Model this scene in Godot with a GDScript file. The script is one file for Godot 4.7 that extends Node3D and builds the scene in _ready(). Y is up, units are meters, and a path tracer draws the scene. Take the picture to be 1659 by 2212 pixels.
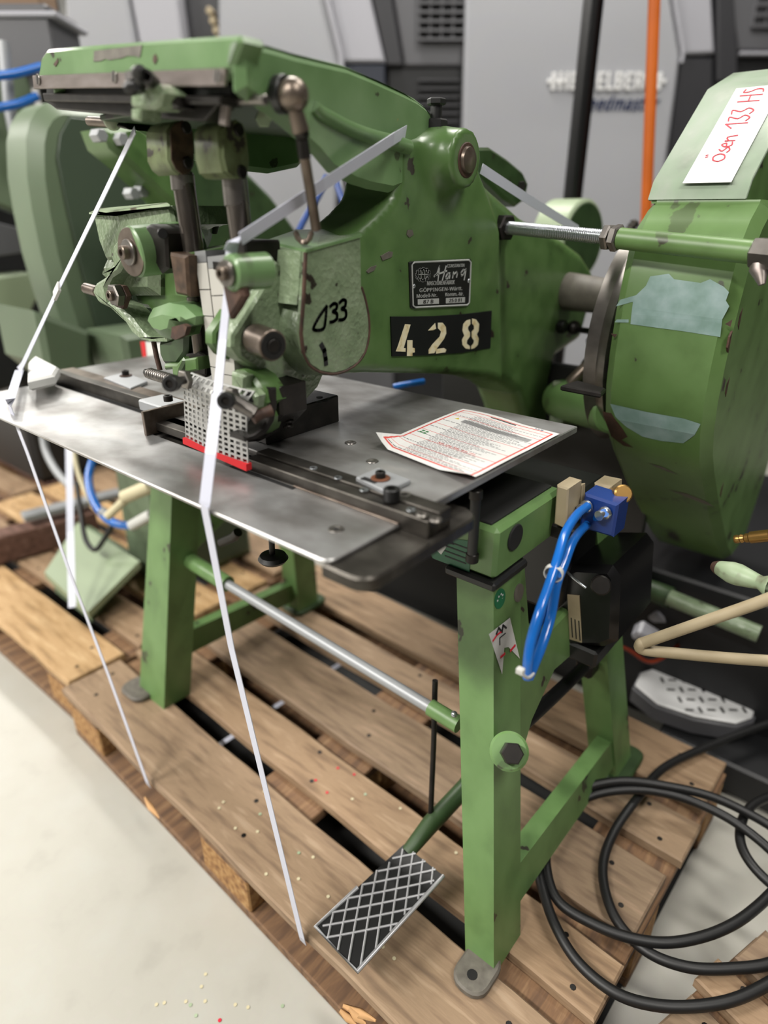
extends Node3D
# A hall with printing machines: an old green eyeleting machine stands on a pallet, strapped down with plastic bands.

func _ready() -> void:
	# ---------- camera, sky, lights, exposure ----------
	var cam := Camera3D.new()
	cam.name = "camera"
	cam.position = Vector3(0.70, 1.129, 0.78)
	cam.rotation_degrees = Vector3(-24.938, 40.0, 0.0)
	cam.fov = 76.62
	var look := CameraAttributesPhysical.new()
	look.frustum_focal_length = 15.19      # 24 mm / 2 / tan(fov / 2)
	look.frustum_focus_distance = 0.86
	look.frustum_near = 0.05
	look.frustum_far = 60.0
	look.exposure_aperture = 1.2
	cam.attributes = look
	add_child(cam)
	cam.current = true
	var e := Environment.new()
	e.background_mode = Environment.BG_COLOR
	e.background_color = Color(0.02, 0.02, 0.022)
	e.tonemap_mode = Environment.TONE_MAPPER_LINEAR
	e.tonemap_exposure = 1.45
	e.sdfgi_enabled = true
	e.ssao_enabled = true
	e.ssil_enabled = true
	var we := WorldEnvironment.new()
	we.name = "environment"
	we.environment = e
	add_child(we)
	make_materials()
	for p in LAMPS:
		ceiling_light(p[0], p[1], p[2])
	# ---------- setting, then the things ----------
	build_hall()
	build_presses()
	build_pallets()
	build_background()
	build_machine()
	build_loose_things()

const LAMPS := [
	[Vector3(-1.9, 3.55, 2.9), 13.0, "ceiling light panel above the aisle in front of the left pallet"],
	[Vector3(0.1, 3.55, 2.9), 10.6, "ceiling light panel above the aisle in front of the strapped green machine"],
	[Vector3(-3.9, 3.55, 2.9), 10.6, "ceiling light panel at the far left end of the aisle row"],
	[Vector3(-1.9, 3.55, 5.0), 9.4, "ceiling light panel by the front wall, left of the camera"],
	[Vector3(2.3, 3.55, 0.7), 5.5, "ceiling light panel to the right of the strapped green machine"],
	[Vector3(-3.5, 3.55, -1.2), 5.9, "ceiling light panel above the far left corner behind the dark machine"],
	[Vector3(-1.5, 3.55, -1.2), 5.3, "ceiling light panel above the left grey printing unit"],
	[Vector3(0.5, 3.55, -1.2), 4.1, "ceiling light panel above the lettered grey printing unit"],
	[Vector3(-5.8, 3.55, -1.2), 7.5, "ceiling light panel beside the white left wall behind"],
	[Vector3(-5.8, 3.55, 1.4), 7.0, "ceiling light panel beside the white left wall at the end of the aisle"],
]

func ceiling_light(at: Vector3, energy: float, label: String) -> void:
	var t := thing("ceiling_light", at, label, "ceiling light", "ceiling light panels")
	obj("housing", Sh.new().box(at + Vector3(0, 0.03, 0), Vector3(1.26, 0.05, 0.46), 0.004), M.steel_dark, t)
	obj("diffuser", Sh.new().box(at, Vector3(1.2, 0.012, 0.4), 0.002), M.lamp, t)
	var l := AreaLight3D.new()
	l.name = "lamp_light"
	l.area_size = Vector2(1.2, 0.4)
	l.light_energy = energy
	l.light_color = Color(1.0, 0.985, 0.96)
	l.shadow_enabled = true
	l.position = Vector3(0, -0.02, 0)
	l.rotation_degrees = Vector3(-90, 0, 0)
	t.add_child(l)

var M := {}

func make_materials() -> void:
	# green enamel: mottled, with a thin tail of chips down to the primer
	var enamel := func(lo: Color, mid: Color, hi: Color, chip: float, sd: int) -> NoiseTexture2D:
		return noise_tex(0.012, [0.0, chip, chip + 0.015, 0.5, 1.0], [Color(0.16, 0.13, 0.1), Color(0.18, 0.15, 0.12), lo, mid, hi], 512, 5, sd)
	M.green = tex_mat(enamel.call(Color(0.30, 0.42, 0.225), Color(0.345, 0.47, 0.26), Color(0.395, 0.515, 0.31), 0.14, 3), Vector3(2.2, 2.2, 2.2), 0.34)
	M.green_beam = tex_mat(enamel.call(Color(0.40, 0.53, 0.34), Color(0.44, 0.57, 0.38), Color(0.49, 0.61, 0.43), 0.12, 5), Vector3(2.0, 2.0, 2.0), 0.3)
	M.green_leg = tex_mat(enamel.call(Color(0.36, 0.49, 0.28), Color(0.41, 0.55, 0.32), Color(0.45, 0.59, 0.36), 0.13, 8), Vector3(2.0, 1.4, 2.0), 0.42)
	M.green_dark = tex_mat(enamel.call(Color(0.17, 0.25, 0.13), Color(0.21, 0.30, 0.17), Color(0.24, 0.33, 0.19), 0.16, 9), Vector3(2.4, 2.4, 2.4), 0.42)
	M.hammer = tex_mat(enamel.call(Color(0.46, 0.53, 0.41), Color(0.51, 0.58, 0.455), Color(0.57, 0.63, 0.52), 0.16, 11), Vector3(3.0, 3.0, 3.0), 0.33)
	M.hammer.normal_enabled = true
	M.hammer.normal_texture = noise_tex(0.09, [], [], 512, 2, 21, FastNoiseLite.TYPE_CELLULAR, 5.0)
	M.hammer.normal_scale = 0.35
	M.guard = tex_mat(enamel.call(Color(0.34, 0.46, 0.24), Color(0.38, 0.51, 0.28), Color(0.42, 0.55, 0.32), 0.17, 14), Vector3(1.7, 1.7, 1.7), 0.4)
	M.lid = tex_mat(noise_tex(0.01, [0.0, 0.2, 0.5, 0.8, 1.0], [Color(0.42, 0.47, 0.40), Color(0.52, 0.58, 0.50), Color(0.56, 0.63, 0.54), Color(0.60, 0.64, 0.58), Color(0.68, 0.70, 0.65)], 512, 5, 31), Vector3(2.5, 2.5, 2.5), 0.4)
	M.far_green = tex_mat(noise_tex(0.006, [0.0, 1.0], [Color(0.34, 0.40, 0.31), Color(0.46, 0.53, 0.42)], 256, 3, 15), Vector3(1, 1, 1), 0.45)
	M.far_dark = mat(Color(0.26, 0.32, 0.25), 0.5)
	M.far_light = mat(Color(0.58, 0.64, 0.52), 0.45)
	M.paint_patch = tex_mat(noise_tex(0.02, [0.0, 0.5, 1.0], [Color(0.48, 0.60, 0.56), Color(0.56, 0.67, 0.65), Color(0.64, 0.73, 0.73)], 256, 4, 41), Vector3(5, 5, 5), 0.3)
	M.primer = tex_mat(noise_tex(0.03, [0.0, 1.0], [Color(0.36, 0.34, 0.31), Color(0.48, 0.46, 0.42)], 256, 4, 43), Vector3(6, 6, 6), 0.6)
	M.rust = tex_mat(noise_tex(0.03, [0.0, 0.5, 1.0], [Color(0.17, 0.11, 0.08), Color(0.28, 0.18, 0.13), Color(0.38, 0.27, 0.2)], 256, 4, 44), Vector3(6, 6, 6), 0.7)
	# metals
	M.table = tex_mat(noise_tex(0.008, [0.0, 0.3, 0.5, 0.7, 1.0], [Color(0.50, 0.49, 0.475), Color(0.60, 0.59, 0.58), Color(0.68, 0.675, 0.67), Color(0.75, 0.75, 0.75), Color(0.84, 0.83, 0.82)], 512, 5, 51), Vector3(1.6, 1.6, 2.4), 0.33, 0.7)
	M.table.roughness_texture = noise_tex(0.01, [0.0, 1.0], [grey(0.55), grey(1.0)], 256, 4, 52)
	M.table.roughness = 0.52
	M.table_dark = tex_mat(noise_tex(0.01, [0.0, 0.5, 1.0], [Color(0.20, 0.185, 0.17), Color(0.31, 0.295, 0.275), Color(0.44, 0.425, 0.4)], 512, 5, 53), Vector3(2.5, 2.5, 3.5), 0.4, 0.8)
	M.steel = tex_mat(noise_tex(0.02, [0.0, 0.5, 1.0], [Color(0.42, 0.40, 0.38), Color(0.56, 0.54, 0.52), Color(0.68, 0.66, 0.64)], 256, 4, 54), Vector3(4, 4, 4), 0.34, 0.9)
	M.steel_brown = tex_mat(noise_tex(0.02, [0.0, 0.5, 1.0], [Color(0.33, 0.28, 0.24), Color(0.47, 0.42, 0.38), Color(0.58, 0.53, 0.48)], 256, 4, 55), Vector3(5, 5, 5), 0.36, 0.75)
	M.strip = tex_mat(noise_tex(0.02, [0.0, 0.5, 1.0], [Color(0.50, 0.46, 0.44), Color(0.60, 0.56, 0.54), Color(0.70, 0.66, 0.65)], 256, 4, 56), Vector3(2, 8, 2), 0.38, 0.75)
	M.steel_dark = tex_mat(noise_tex(0.02, [0.0, 1.0], [Color(0.11, 0.10, 0.095), Color(0.22, 0.205, 0.19)], 256, 4, 57), Vector3(5, 5, 5), 0.42, 0.6)
	M.zinc = mat(Color(0.80, 0.82, 0.84), 0.25, 0.9)
	M.alu = mat(Color(0.72, 0.73, 0.74), 0.38, 0.75)
	M.plate_silver = mat(Color(0.80, 0.81, 0.80), 0.4, 0.2)
	M.stencil = tex_mat(noise_tex(0.05, [0.0, 0.4, 1.0], [Color(0.80, 0.68, 0.44), Color(0.98, 0.93, 0.76), Color(1.0, 0.97, 0.86)], 128, 3, 47), Vector3(9, 9, 9), 0.6)
	M.blue_tube = mat(Color(0.06, 0.25, 0.55), 0.3)
	M.rod = tex_mat(noise_tex(0.02, [0.0, 0.5, 1.0], [Color(0.34, 0.31, 0.28), Color(0.50, 0.47, 0.44), Color(0.64, 0.61, 0.58)], 256, 4, 58), Vector3(9, 2, 9), 0.26, 0.9)
	M.olive = tex_mat(enamel.call(Color(0.35, 0.38, 0.24), Color(0.42, 0.47, 0.31), Color(0.50, 0.55, 0.40), 0.24, 17), Vector3(5, 5, 5), 0.5)
	M.letter = mat(Color(0.95, 0.95, 0.95), 0.4, 0.1)
	M.column = mat(Color(0.74, 0.73, 0.70), 0.6)
	M.brown = tex_mat(noise_tex(0.03, [0.0, 0.5, 1.0], [Color(0.20, 0.15, 0.11), Color(0.32, 0.24, 0.18), Color(0.42, 0.34, 0.27)], 256, 4, 45), Vector3(6, 6, 6), 0.5, 0.2)
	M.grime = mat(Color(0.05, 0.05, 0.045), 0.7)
	M.tread = mat(Color(0.74, 0.74, 0.75), 0.35, 0.55)
	M.alu_soft = mat(Color(0.66, 0.67, 0.68), 0.5, 0.4)
	M.brass = mat(Color(0.72, 0.56, 0.32), 0.32, 0.9)
	M.black = mat(Color(0.055, 0.055, 0.058), 0.45)
	M.black_gloss = mat(Color(0.045, 0.045, 0.05), 0.28)
	M.rubber = mat(Color(0.06, 0.06, 0.062), 0.5)
	M.slot = mat(Color(0.02, 0.02, 0.02), 0.8)
	# press panels
	M.press = tex_mat(noise_tex(0.004, [0.0, 1.0], [Color(0.64, 0.645, 0.665), Color(0.68, 0.685, 0.705)], 256, 3, 61), Vector3(1, 1, 1), 0.42)
	M.press_lit = mat(Color(0.69, 0.69, 0.72), 0.42)
	M.press_mid = mat(Color(0.36, 0.36, 0.375), 0.45)
	M.press_dark = mat(Color(0.19, 0.19, 0.205), 0.45)
	M.press_black = mat(Color(0.075, 0.078, 0.088), 0.5)
	M.press_blue = mat(Color(0.16, 0.18, 0.23), 0.45)
	M.navy = mat(Color(0.08, 0.14, 0.30), 0.4)
	# plastics, paper, wood, floor
	M.strap = mat(Color(0.84, 0.85, 0.91), 0.42)
	M.strap.backlight_enabled = true
	M.strap.backlight = Color(0.4, 0.4, 0.42)
	M.tie = mat(Color(0.86, 0.86, 0.84), 0.45)
	M.blue = mat(Color(0.10, 0.42, 0.78), 0.2)
	M.blue_block = mat(Color(0.06, 0.20, 0.48), 0.35)
	M.red = mat(Color(0.80, 0.07, 0.11), 0.75)
	M.orange = tex_mat(noise_tex(0.02, [0.0, 1.0], [Color(0.80, 0.38, 0.04), Color(0.92, 0.45, 0.07)], 128, 3, 62), Vector3(4, 2, 4), 0.5)
	M.white = mat(Color(0.86, 0.86, 0.85), 0.5)
	M.cream = mat(Color(0.84, 0.80, 0.66), 0.6)
	M.ink = mat(Color(0.04, 0.04, 0.06), 0.6)
	M.red_ink = mat(Color(0.85, 0.12, 0.22), 0.6)
	M.paper = mat(Color(0.88, 0.88, 0.88), 0.65)
	M.teal = mat(Color(0.05, 0.40, 0.25), 0.45)
	M.beige = tex_mat(noise_tex(0.03, [0.0, 1.0], [Color(0.62, 0.56, 0.44), Color(0.74, 0.68, 0.56)], 128, 3, 63), Vector3(4, 4, 4), 0.6)
	M.card = mat(Color(0.55, 0.45, 0.36), 0.8)
	M.pale_green = tex_mat(noise_tex(0.02, [0.0, 0.25, 0.3, 1.0], [Color(0.3, 0.25, 0.2), Color(0.45, 0.45, 0.36), Color(0.62, 0.70, 0.56), Color(0.72, 0.78, 0.66)], 128, 4, 64), Vector3(6, 6, 6), 0.45)
	var wood := func(a: Color, b: Color, c: Color, sd: int) -> NoiseTexture2D:
		return noise_tex(0.012, [0.0, 0.3, 0.5, 0.62, 0.8, 1.0], [a.darkened(0.18), a, b, a.lerp(b, 0.6), c, c.lightened(0.06)], 512, 6, sd)
	M.wood = []
	var tones := [[Color(0.56, 0.46, 0.36), Color(0.62, 0.52, 0.41), Color(0.67, 0.57, 0.46)], [Color(0.57, 0.46, 0.35), Color(0.64, 0.53, 0.41), Color(0.69, 0.58, 0.46)], [Color(0.52, 0.43, 0.34), Color(0.58, 0.49, 0.39), Color(0.63, 0.53, 0.43)]]
	for i in 3:
		var w := tex_mat(wood.call(tones[i][0], tones[i][1], tones[i][2], 70 + i), Vector3(0.9, 7, 7), 0.72)
		w.uv1_offset = Vector3(0.13 * i, 0.31 * i, 0.17 * i)
		M.wood.append(w)
	M.wood_cross = tex_mat(wood.call(Color(0.42, 0.31, 0.22), Color(0.52, 0.39, 0.27), Color(0.58, 0.45, 0.32), 75), Vector3(7, 7, 0.9), 0.75)
	M.wood_new = tex_mat(wood.call(Color(0.70, 0.56, 0.38), Color(0.78, 0.64, 0.46), Color(0.83, 0.70, 0.52), 76), Vector3(0.9, 6, 6), 0.7)
	M.wood_red = tex_mat(wood.call(Color(0.36, 0.25, 0.20), Color(0.45, 0.32, 0.27), Color(0.52, 0.40, 0.35), 77), Vector3(0.9, 6, 6), 0.75)
	M.chip = tex_mat(noise_tex(0.05, [0.0, 0.35, 0.6, 1.0], [Color(0.42, 0.28, 0.15), Color(0.60, 0.43, 0.25), Color(0.70, 0.53, 0.32), Color(0.80, 0.66, 0.46)], 256, 3, 78), Vector3(4, 4, 4), 0.85)
	M.splinter = mat(Color(0.80, 0.62, 0.42), 0.8)
	M.floor = tex_mat(noise_tex(0.009, [0.0, 0.22, 0.3, 0.5, 1.0], [Color(0.70, 0.69, 0.65), Color(0.725, 0.715, 0.675), Color(0.735, 0.725, 0.685), Color(0.74, 0.73, 0.69), Color(0.75, 0.745, 0.71)], 1024, 6, 81), Vector3(0.9, 0.9, 0.9), 0.38)
	M.wall_dark = mat(Color(0.22, 0.22, 0.23), 0.8)
	M.wall_white = mat(Color(0.86, 0.86, 0.85), 0.8)
	M.guard_sheet = mat(Color(0.70, 0.70, 0.69), 0.45, 0.35)
	M.wall = mat(Color(0.36, 0.36, 0.36), 0.8)
	M.ceiling = mat(Color(0.26, 0.26, 0.26), 0.85)
	M.lamp = mat(Color(0.95, 0.95, 0.95), 0.5)
	M.lamp.emission_enabled = true
	M.lamp.emission = Color(1, 0.985, 0.95)
	M.lamp.emission_energy_multiplier = 3.0

func build_hall() -> void:
	struct("floor", Sh.new().box(Vector3(-1.75, -0.06, -1.0), Vector3(10.7, 0.12, 14), 0.0), M.floor)
	struct("ceiling", Sh.new().box(Vector3(-1.75, 3.71, -1.0), Vector3(10.7, 0.14, 14), 0.0), M.ceiling)
	struct("wall_left", Sh.new().box(Vector3(-7.08, 1.8, -1.0), Vector3(0.16, 3.8, 14), 0.0), M.wall_white)
	struct("wall_right", Sh.new().box(Vector3(3.58, 1.8, -1.0), Vector3(0.16, 3.8, 14), 0.0), M.wall_dark)
	struct("wall_back", Sh.new().box(Vector3(-1.75, 1.8, -8.08), Vector3(10.8, 3.8, 0.16), 0.0), M.wall)
	struct("wall_front", Sh.new().box(Vector3(-1.75, 1.8, 6.08), Vector3(10.8, 3.8, 0.16), 0.0), M.wall)

# ---------- pallets ----------
func pallet(called: String, at: Vector3, turn: float, woods: Array, label: String, depth := 0.775, length := 1.2) -> Node3D:
	var t := thing(called, at, label, "pallet")
	t.rotation_degrees.y = turn
	var k := depth / 0.775
	var lobj := func(nm: String, s: Sh, m: Material, parent: Node3D) -> MeshInstance3D:
		var o := MeshInstance3D.new()
		o.name = nm
		o.mesh = s.mesh()
		o.material_override = m
		parent.add_child(o, true)
		return o
	var rows := [[0.3055, 0.141], [0.1465, 0.097], [-0.0125, 0.141], [-0.1715, 0.097], [-0.33, 0.14]]
	var i := 0
	for r in rows:
		var s := Sh.new()
		var z: float = r[0] * k + 0.012 * k
		var w: float = r[1] * k * 0.5
		var hx := length * 0.5 + 0.006 * sin(i * 2.7)
		# slightly worn edge outline
		var o := []
		for q in 13:
			o.append_array([-hx + 2 * hx * q / 12.0, z - w + 0.0016 * sin(q * 2.1 + i)])
		for q in 13:
			o.append_array([hx - 2 * hx * q / 12.0, z + w + 0.0018 * sin(q * 1.7 + i * 2.0)])
		s.ext(o, 0.1225, 0.1445, "Y", 0.003)
		var b = lobj.call("board", s, woods[i % woods.size()], t)
		var nails := Sh.new()
		for x in [-1.0, 0.0, 1.0]:
			for q in [-0.03, 0.03]:
				nails.cyl(Vector3(x * (length * 0.5 - 0.06) + q * 0.7, 0.1435, z + q * k), Vector3(x * (length * 0.5 - 0.06) + q * 0.7, 0.1455, z + q * k), 0.0045, 0.0005, 8)
		lobj.call("nail_heads", nails, M.steel_dark, b).set_meta("kind", "stuff")
		i += 1
	for x in [-1.0, 0.0, 1.0]:
		var px: float = x * (length * 0.5 - 0.07)
		lobj.call("cross_board", Sh.new().box(Vector3(px, 0.1115, 0), Vector3(0.14, 0.022, depth * 0.99), 0.002), M.wood_cross, t)
		for z in [-1.0, 0.0, 1.0]:
			lobj.call("block", Sh.new().box(Vector3(px, 0.0615, z * (depth * 0.5 - 0.055 * k)), Vector3(0.14, 0.078, 0.1 * k), 0.003), M.chip, t)
	for z in [-1.0, 0.0, 1.0]:
		lobj.call("bottom_board", Sh.new().box(Vector3(0, 0.0115, z * (depth * 0.5 - 0.055 * k)), Vector3(length, 0.021, 0.1 * k), 0.002), M.wood_cross, t)
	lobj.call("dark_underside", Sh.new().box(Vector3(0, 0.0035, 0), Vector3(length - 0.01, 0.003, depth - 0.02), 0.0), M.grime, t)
	return t

func build_pallets() -> void:
	pallet("pallet", Vector3(0, 0, -0.012), -1.95, M.wood, "weathered wooden pallet under the strapped green machine with the number 428")
	pallet("pallet", Vector3(-1.225, 0, -0.045), 0.6, [M.wood_new, M.wood[1], M.wood_new], "lighter wooden pallet to the left, end to end with the weathered one")
	pallet("pallet", Vector3(-2.46, 0, -0.25), 1.0, [M.wood_red, M.wood[1]], "reddish wooden pallet behind the left pallet near the dark cables")
	pallet("pallet", Vector3(1.235, 0, 0.325), -19.0, [M.wood[2], M.wood[1]], "small wooden pallet at the right, under the black cable loops", 0.42)
	var sp := Sh.new()
	for q in [[Vector3(0.315,0.12,0.4094), Vector3(0.3654,0.13,0.3983), 0.007], [Vector3(0.3257,0.125,0.4084), Vector3(0.3532,0.118,0.4057), 0.008], [Vector3(0.3163,0.122,0.4172), Vector3(0.3439,0.116,0.4144), 0.006]]:
		sp.tube([q[0], q[0].lerp(q[1], 0.5), q[1]], 0.005, 4, [0.003, q[2], 0.002])
	tag(obj("wood_splinter", sp, M.splinter), "pale torn wood splinter on the front edge of the weathered pallet", "splinter")
	var sq := Sh.new()
	var b := Vector3(-0.189,0.118,0.3976)
	sq.tube([b + Vector3(-0.03, 0, -0.006), b, b + Vector3(0.035, 0.003, 0.004)], 0.004, 5, [0.002, 0.006, 0.001])
	tag(obj("wood_splinter", sq, M.splinter), "small loose wood chip below the left strap's lower end", "splinter")
# ---------- mesh building ----------
class Sh:
	var v := PackedVector3Array()
	var n := PackedVector3Array()
	var u := PackedVector2Array()
	var has_uv := false

	func tri(a: Vector3, b: Vector3, c: Vector3, na: Vector3, nb: Vector3, nc: Vector3) -> void:
		if (b - a).cross(c - a).dot(na + nb + nc) > 0.0:
			v.append(a); v.append(c); v.append(b)
			n.append(na); n.append(nc); n.append(nb)
		else:
			v.append(a); v.append(b); v.append(c)
			n.append(na); n.append(nb); n.append(nc)

	func quad(a: Vector3, b: Vector3, c: Vector3, d: Vector3, na: Vector3, nb: Vector3, nc: Vector3, nd: Vector3) -> void:
		tri(a, b, c, na, nb, nc)
		tri(a, c, d, na, nc, nd)

	func flat(pts: Array, out: Vector3) -> void:
		var nn: Vector3 = (pts[1] - pts[0]).cross(pts[2] - pts[0])
		if nn.length() < 1e-12:
			return
		nn = nn.normalized()
		if nn.dot(out) < 0.0:
			nn = -nn
		for i in range(1, pts.size() - 1):
			tri(pts[0], pts[i], pts[i + 1], nn, nn, nn)

	func uvquad(a: Vector3, b: Vector3, c: Vector3, d: Vector3, nn: Vector3) -> void:   # a top left, b top right, c bottom right, d bottom left
		has_uv = true
		var p := [a, b, c, a, c, d]
		var t := [Vector2(0, 0), Vector2(1, 0), Vector2(1, 1), Vector2(0, 0), Vector2(1, 1), Vector2(0, 1)]
		if (b - a).cross(c - a).dot(nn) > 0.0:
			p = [a, c, b, a, d, c]
			t = [Vector2(0, 0), Vector2(1, 1), Vector2(1, 0), Vector2(0, 0), Vector2(0, 1), Vector2(1, 1)]
		for i in 6:
			v.append(p[i]); n.append(nn); u.append(t[i])

	func mesh() -> ArrayMesh:
		var m := ArrayMesh.new()
		var arr := []
		arr.resize(Mesh.ARRAY_MAX)
		arr[Mesh.ARRAY_VERTEX] = v
		arr[Mesh.ARRAY_NORMAL] = n
		if has_uv:
			u.resize(v.size())
			arr[Mesh.ARRAY_TEX_UV] = u
		m.add_surface_from_arrays(Mesh.PRIMITIVE_TRIANGLES, arr)
		return m

	func box(c: Vector3, s: Vector3, bev := 0.0015, b := Basis()) -> Sh:
		var h := s * 0.5
		bev = minf(bev, minf(h.x, minf(h.y, h.z)) * 0.6)
		var face := func(ax: int, sg: float) -> Array:
			var r := []
			var e := (ax + 1) % 3
			var f := (ax + 2) % 3
			for q in [[-1, -1], [1, -1], [1, 1], [-1, 1]]:
				var p := Vector3()
				p[ax] = sg * h[ax]
				p[e] = q[0] * (h[e] - bev)
				p[f] = q[1] * (h[f] - bev)
				r.append(c + b * p)
			return r
		for ax in 3:
			for sg in [-1.0, 1.0]:
				var o := Vector3()
				o[ax] = sg
				flat(face.call(ax, sg), b * o)
		if bev > 0.0:
			for ax in 3:
				var e := (ax + 1) % 3
				var f := (ax + 2) % 3
				for s1 in [-1.0, 1.0]:
					for s2 in [-1.0, 1.0]:
						var q := []
						for k in [[-1, 0], [1, 0], [1, 1], [-1, 1]]:
							var p := Vector3()
							p[ax] = k[0] * (h[ax] - bev)
							p[e] = s1 * (h[e] - (bev if k[1] == 1 else 0.0))
							p[f] = s2 * (h[f] - (0.0 if k[1] == 1 else bev))
							q.append(c + b * p)
						var o := Vector3()
						o[e] = s1
						o[f] = s2
						flat(q, b * o)
			for s1 in [-1.0, 1.0]:
				for s2 in [-1.0, 1.0]:
					for s3 in [-1.0, 1.0]:
						var sg := Vector3(s1, s2, s3)
						flat([c + b * (sg * Vector3(h.x, h.y - bev, h.z - bev)), c + b * (sg * Vector3(h.x - bev, h.y, h.z - bev)), c + b * (sg * Vector3(h.x - bev, h.y - bev, h.z))], b * sg)
		return self

	func map(plane: String, a: float, b: float, w: float) -> Vector3:
		if plane == "X":
			return Vector3(w, b, a)
		if plane == "Y":
			return Vector3(a, w, b)
		return Vector3(a, b, w)

	# extrudes an outline that lies in the plane across X (z, y), Y (x, z) or Z (x, y) from w0 to w1
	func ext(flat_pts: Array, w0: float, w1: float, plane := "Z", bev := 0.0015, smooth := 0.75) -> Sh:
		var o := PackedVector2Array()
		for i in range(0, flat_pts.size(), 2):
			o.append(Vector2(flat_pts[i], flat_pts[i + 1]))
		var area := 0.0
		for i in o.size():
			area += o[i].cross(o[(i + 1) % o.size()])
		if area < 0.0:
			o.reverse()
		var cnt := o.size()
		var en := []
		for i in cnt:
			var d := (o[(i + 1) % cnt] - o[i]).normalized()
			en.append(Vector2(d.y, -d.x))
		var inner := PackedVector2Array()
		for i in cnt:
			var a: Vector2 = en[(i + cnt - 1) % cnt]
			var b: Vector2 = en[i]
			var m := a + b
			m = m / maxf(m.length_squared() * 0.5, 0.3)
			inner.append(o[i] - m * bev)
		if w0 > w1:
			var t := w0
			w0 = w1
			w1 = t
		var rows := [[inner, w0], [o, w0 + bev], [o, w1 - bev], [inner, w1]] if bev > 0.0 else [[o, w0], [o, w1]]
		var tilt := [-1.0, 0.0, 1.0] if bev > 0.0 else [0.0]
		for r in rows.size() - 1:
			for i in cnt:
				var j := (i + 1) % cnt
				var e: Vector2 = en[i]
				var ea: Vector2 = en[(i + cnt - 1) % cnt]
				var eb: Vector2 = en[j]
				var n0 := (e + ea).normalized() if e.dot(ea) > smooth else e
				var n1 := (e + eb).normalized() if e.dot(eb) > smooth else e
				var k: float = tilt[r]
				var na := map(plane, n0.x, n0.y, k).normalized()
				var nb := map(plane, n1.x, n1.y, k).normalized()
				var A: PackedVector2Array = rows[r][0]
				var B: PackedVector2Array = rows[r + 1][0]
				quad(map(plane, A[i].x, A[i].y, rows[r][1]), map(plane, A[j].x, A[j].y, rows[r][1]), map(plane, B[j].x, B[j].y, rows[r + 1][1]), map(plane, B[i].x, B[i].y, rows[r + 1][1]), na, nb, nb, na)
		var cap: PackedVector2Array = inner if bev > 0.0 else o
		var idx := Geometry2D.triangulate_polygon(o)
		if idx.size() == 0:
			idx = Geometry2D.triangulate_polygon(cap)
			if idx.size() == 0:
				print("outline cannot be filled near ", map(plane, o[0].x, o[0].y, w0))
		for s in [[w0, -1.0], [w1, 1.0]]:
			var nn := map(plane, 0, 0, s[1])
			for i in range(0, idx.size(), 3):
				tri(map(plane, cap[idx[i]].x, cap[idx[i]].y, s[0]), map(plane, cap[idx[i + 1]].x, cap[idx[i + 1]].y, s[0]), map(plane, cap[idx[i + 2]].x, cap[idx[i + 2]].y, s[0]), nn, nn, nn)
		return self

	# turns a profile of (radius, height) pairs about an axis; seg 6 with hard edges makes a hexagon
	func lathe(prof: Array, a: Vector3, axis: Vector3, seg := 24, hard := false, turn := 0.0) -> Sh:
		axis = axis.normalized()
		var s := axis.cross(Vector3.UP if absf(axis.y) < 0.9 else Vector3.RIGHT).normalized()
		var t := axis.cross(s)
		var rn := []
		var cnt := prof.size() / 2
		for i in cnt - 1:
			var d := Vector2(prof[i * 2 + 2] - prof[i * 2], prof[i * 2 + 3] - prof[i * 2 + 1]).normalized()
			rn.append(Vector2(d.y, -d.x))
		for i in cnt - 1:
			var m: Vector2 = rn[i]
			var m0: Vector2 = (m + rn[i - 1]).normalized() if i > 0 and m.dot(rn[i - 1]) > 0.8 else m
			var m1: Vector2 = (m + rn[i + 1]).normalized() if i < cnt - 2 and m.dot(rn[i + 1]) > 0.8 else m
			for k in seg:
				var f0 := TAU * k / seg + turn
				var f1 := TAU * (k + 1) / seg + turn
				var fm := (f0 + f1) * 0.5
				var d0 := s * cos(f0) + t * sin(f0)
				var d1 := s * cos(f1) + t * sin(f1)
				var e0 := s * cos(fm) + t * sin(fm) if hard else d0
				var e1 := e0 if hard else d1
				var r0: float = prof[i * 2]
				var h0: float = prof[i * 2 + 1]
				var r1: float = prof[i * 2 + 2]
				var h1: float = prof[i * 2 + 3]
				var p00 := a + d0 * r0 + axis * h0
				var p01 := a + d1 * r0 + axis * h0
				var p10 := a + d0 * r1 + axis * h1
				var p11 := a + d1 * r1 + axis * h1
				if r0 > 1e-6:
					tri(p00, p01, p11, e0 * m0.x + axis * m0.y, e1 * m0.x + axis * m0.y, e1 * m1.x + axis * m1.y)
				if r1 > 1e-6:
					tri(p00, p11, p10, e0 * m0.x + axis * m0.y, e1 * m1.x + axis * m1.y, e0 * m1.x + axis * m1.y)
		return self

	func cyl(a: Vector3, b: Vector3, r: float, bev := 0.001, seg := 24, r2 := -1.0) -> Sh:
		var l := a.distance_to(b)
		if r2 < 0.0:
			r2 = r
		bev = minf(bev, minf(l, minf(r, r2)) * 0.4)
		return lathe([0, 0, r - bev, 0, r, bev, r2, l - bev, r2 - bev, l, 0, l], a, b - a, seg)

	func hexa(a: Vector3, b: Vector3, r: float, turn := 0.0) -> Sh:
		var l := a.distance_to(b)
		var q := minf(r * 0.12, l * 0.2)
		return lathe([0, 0, r - q, 0, r, q, r, l - q, r - q, l, 0, l], a, b - a, 6, true, turn)

	func ball(c: Vector3, r: float, seg := 16) -> Sh:
		var p := []
		for i in seg / 2 + 1:
			var f := PI * i / (seg / 2)
			p.append(r * sin(f))
			p.append(-r * cos(f))
		return lathe(p, c, Vector3.UP, seg)

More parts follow.
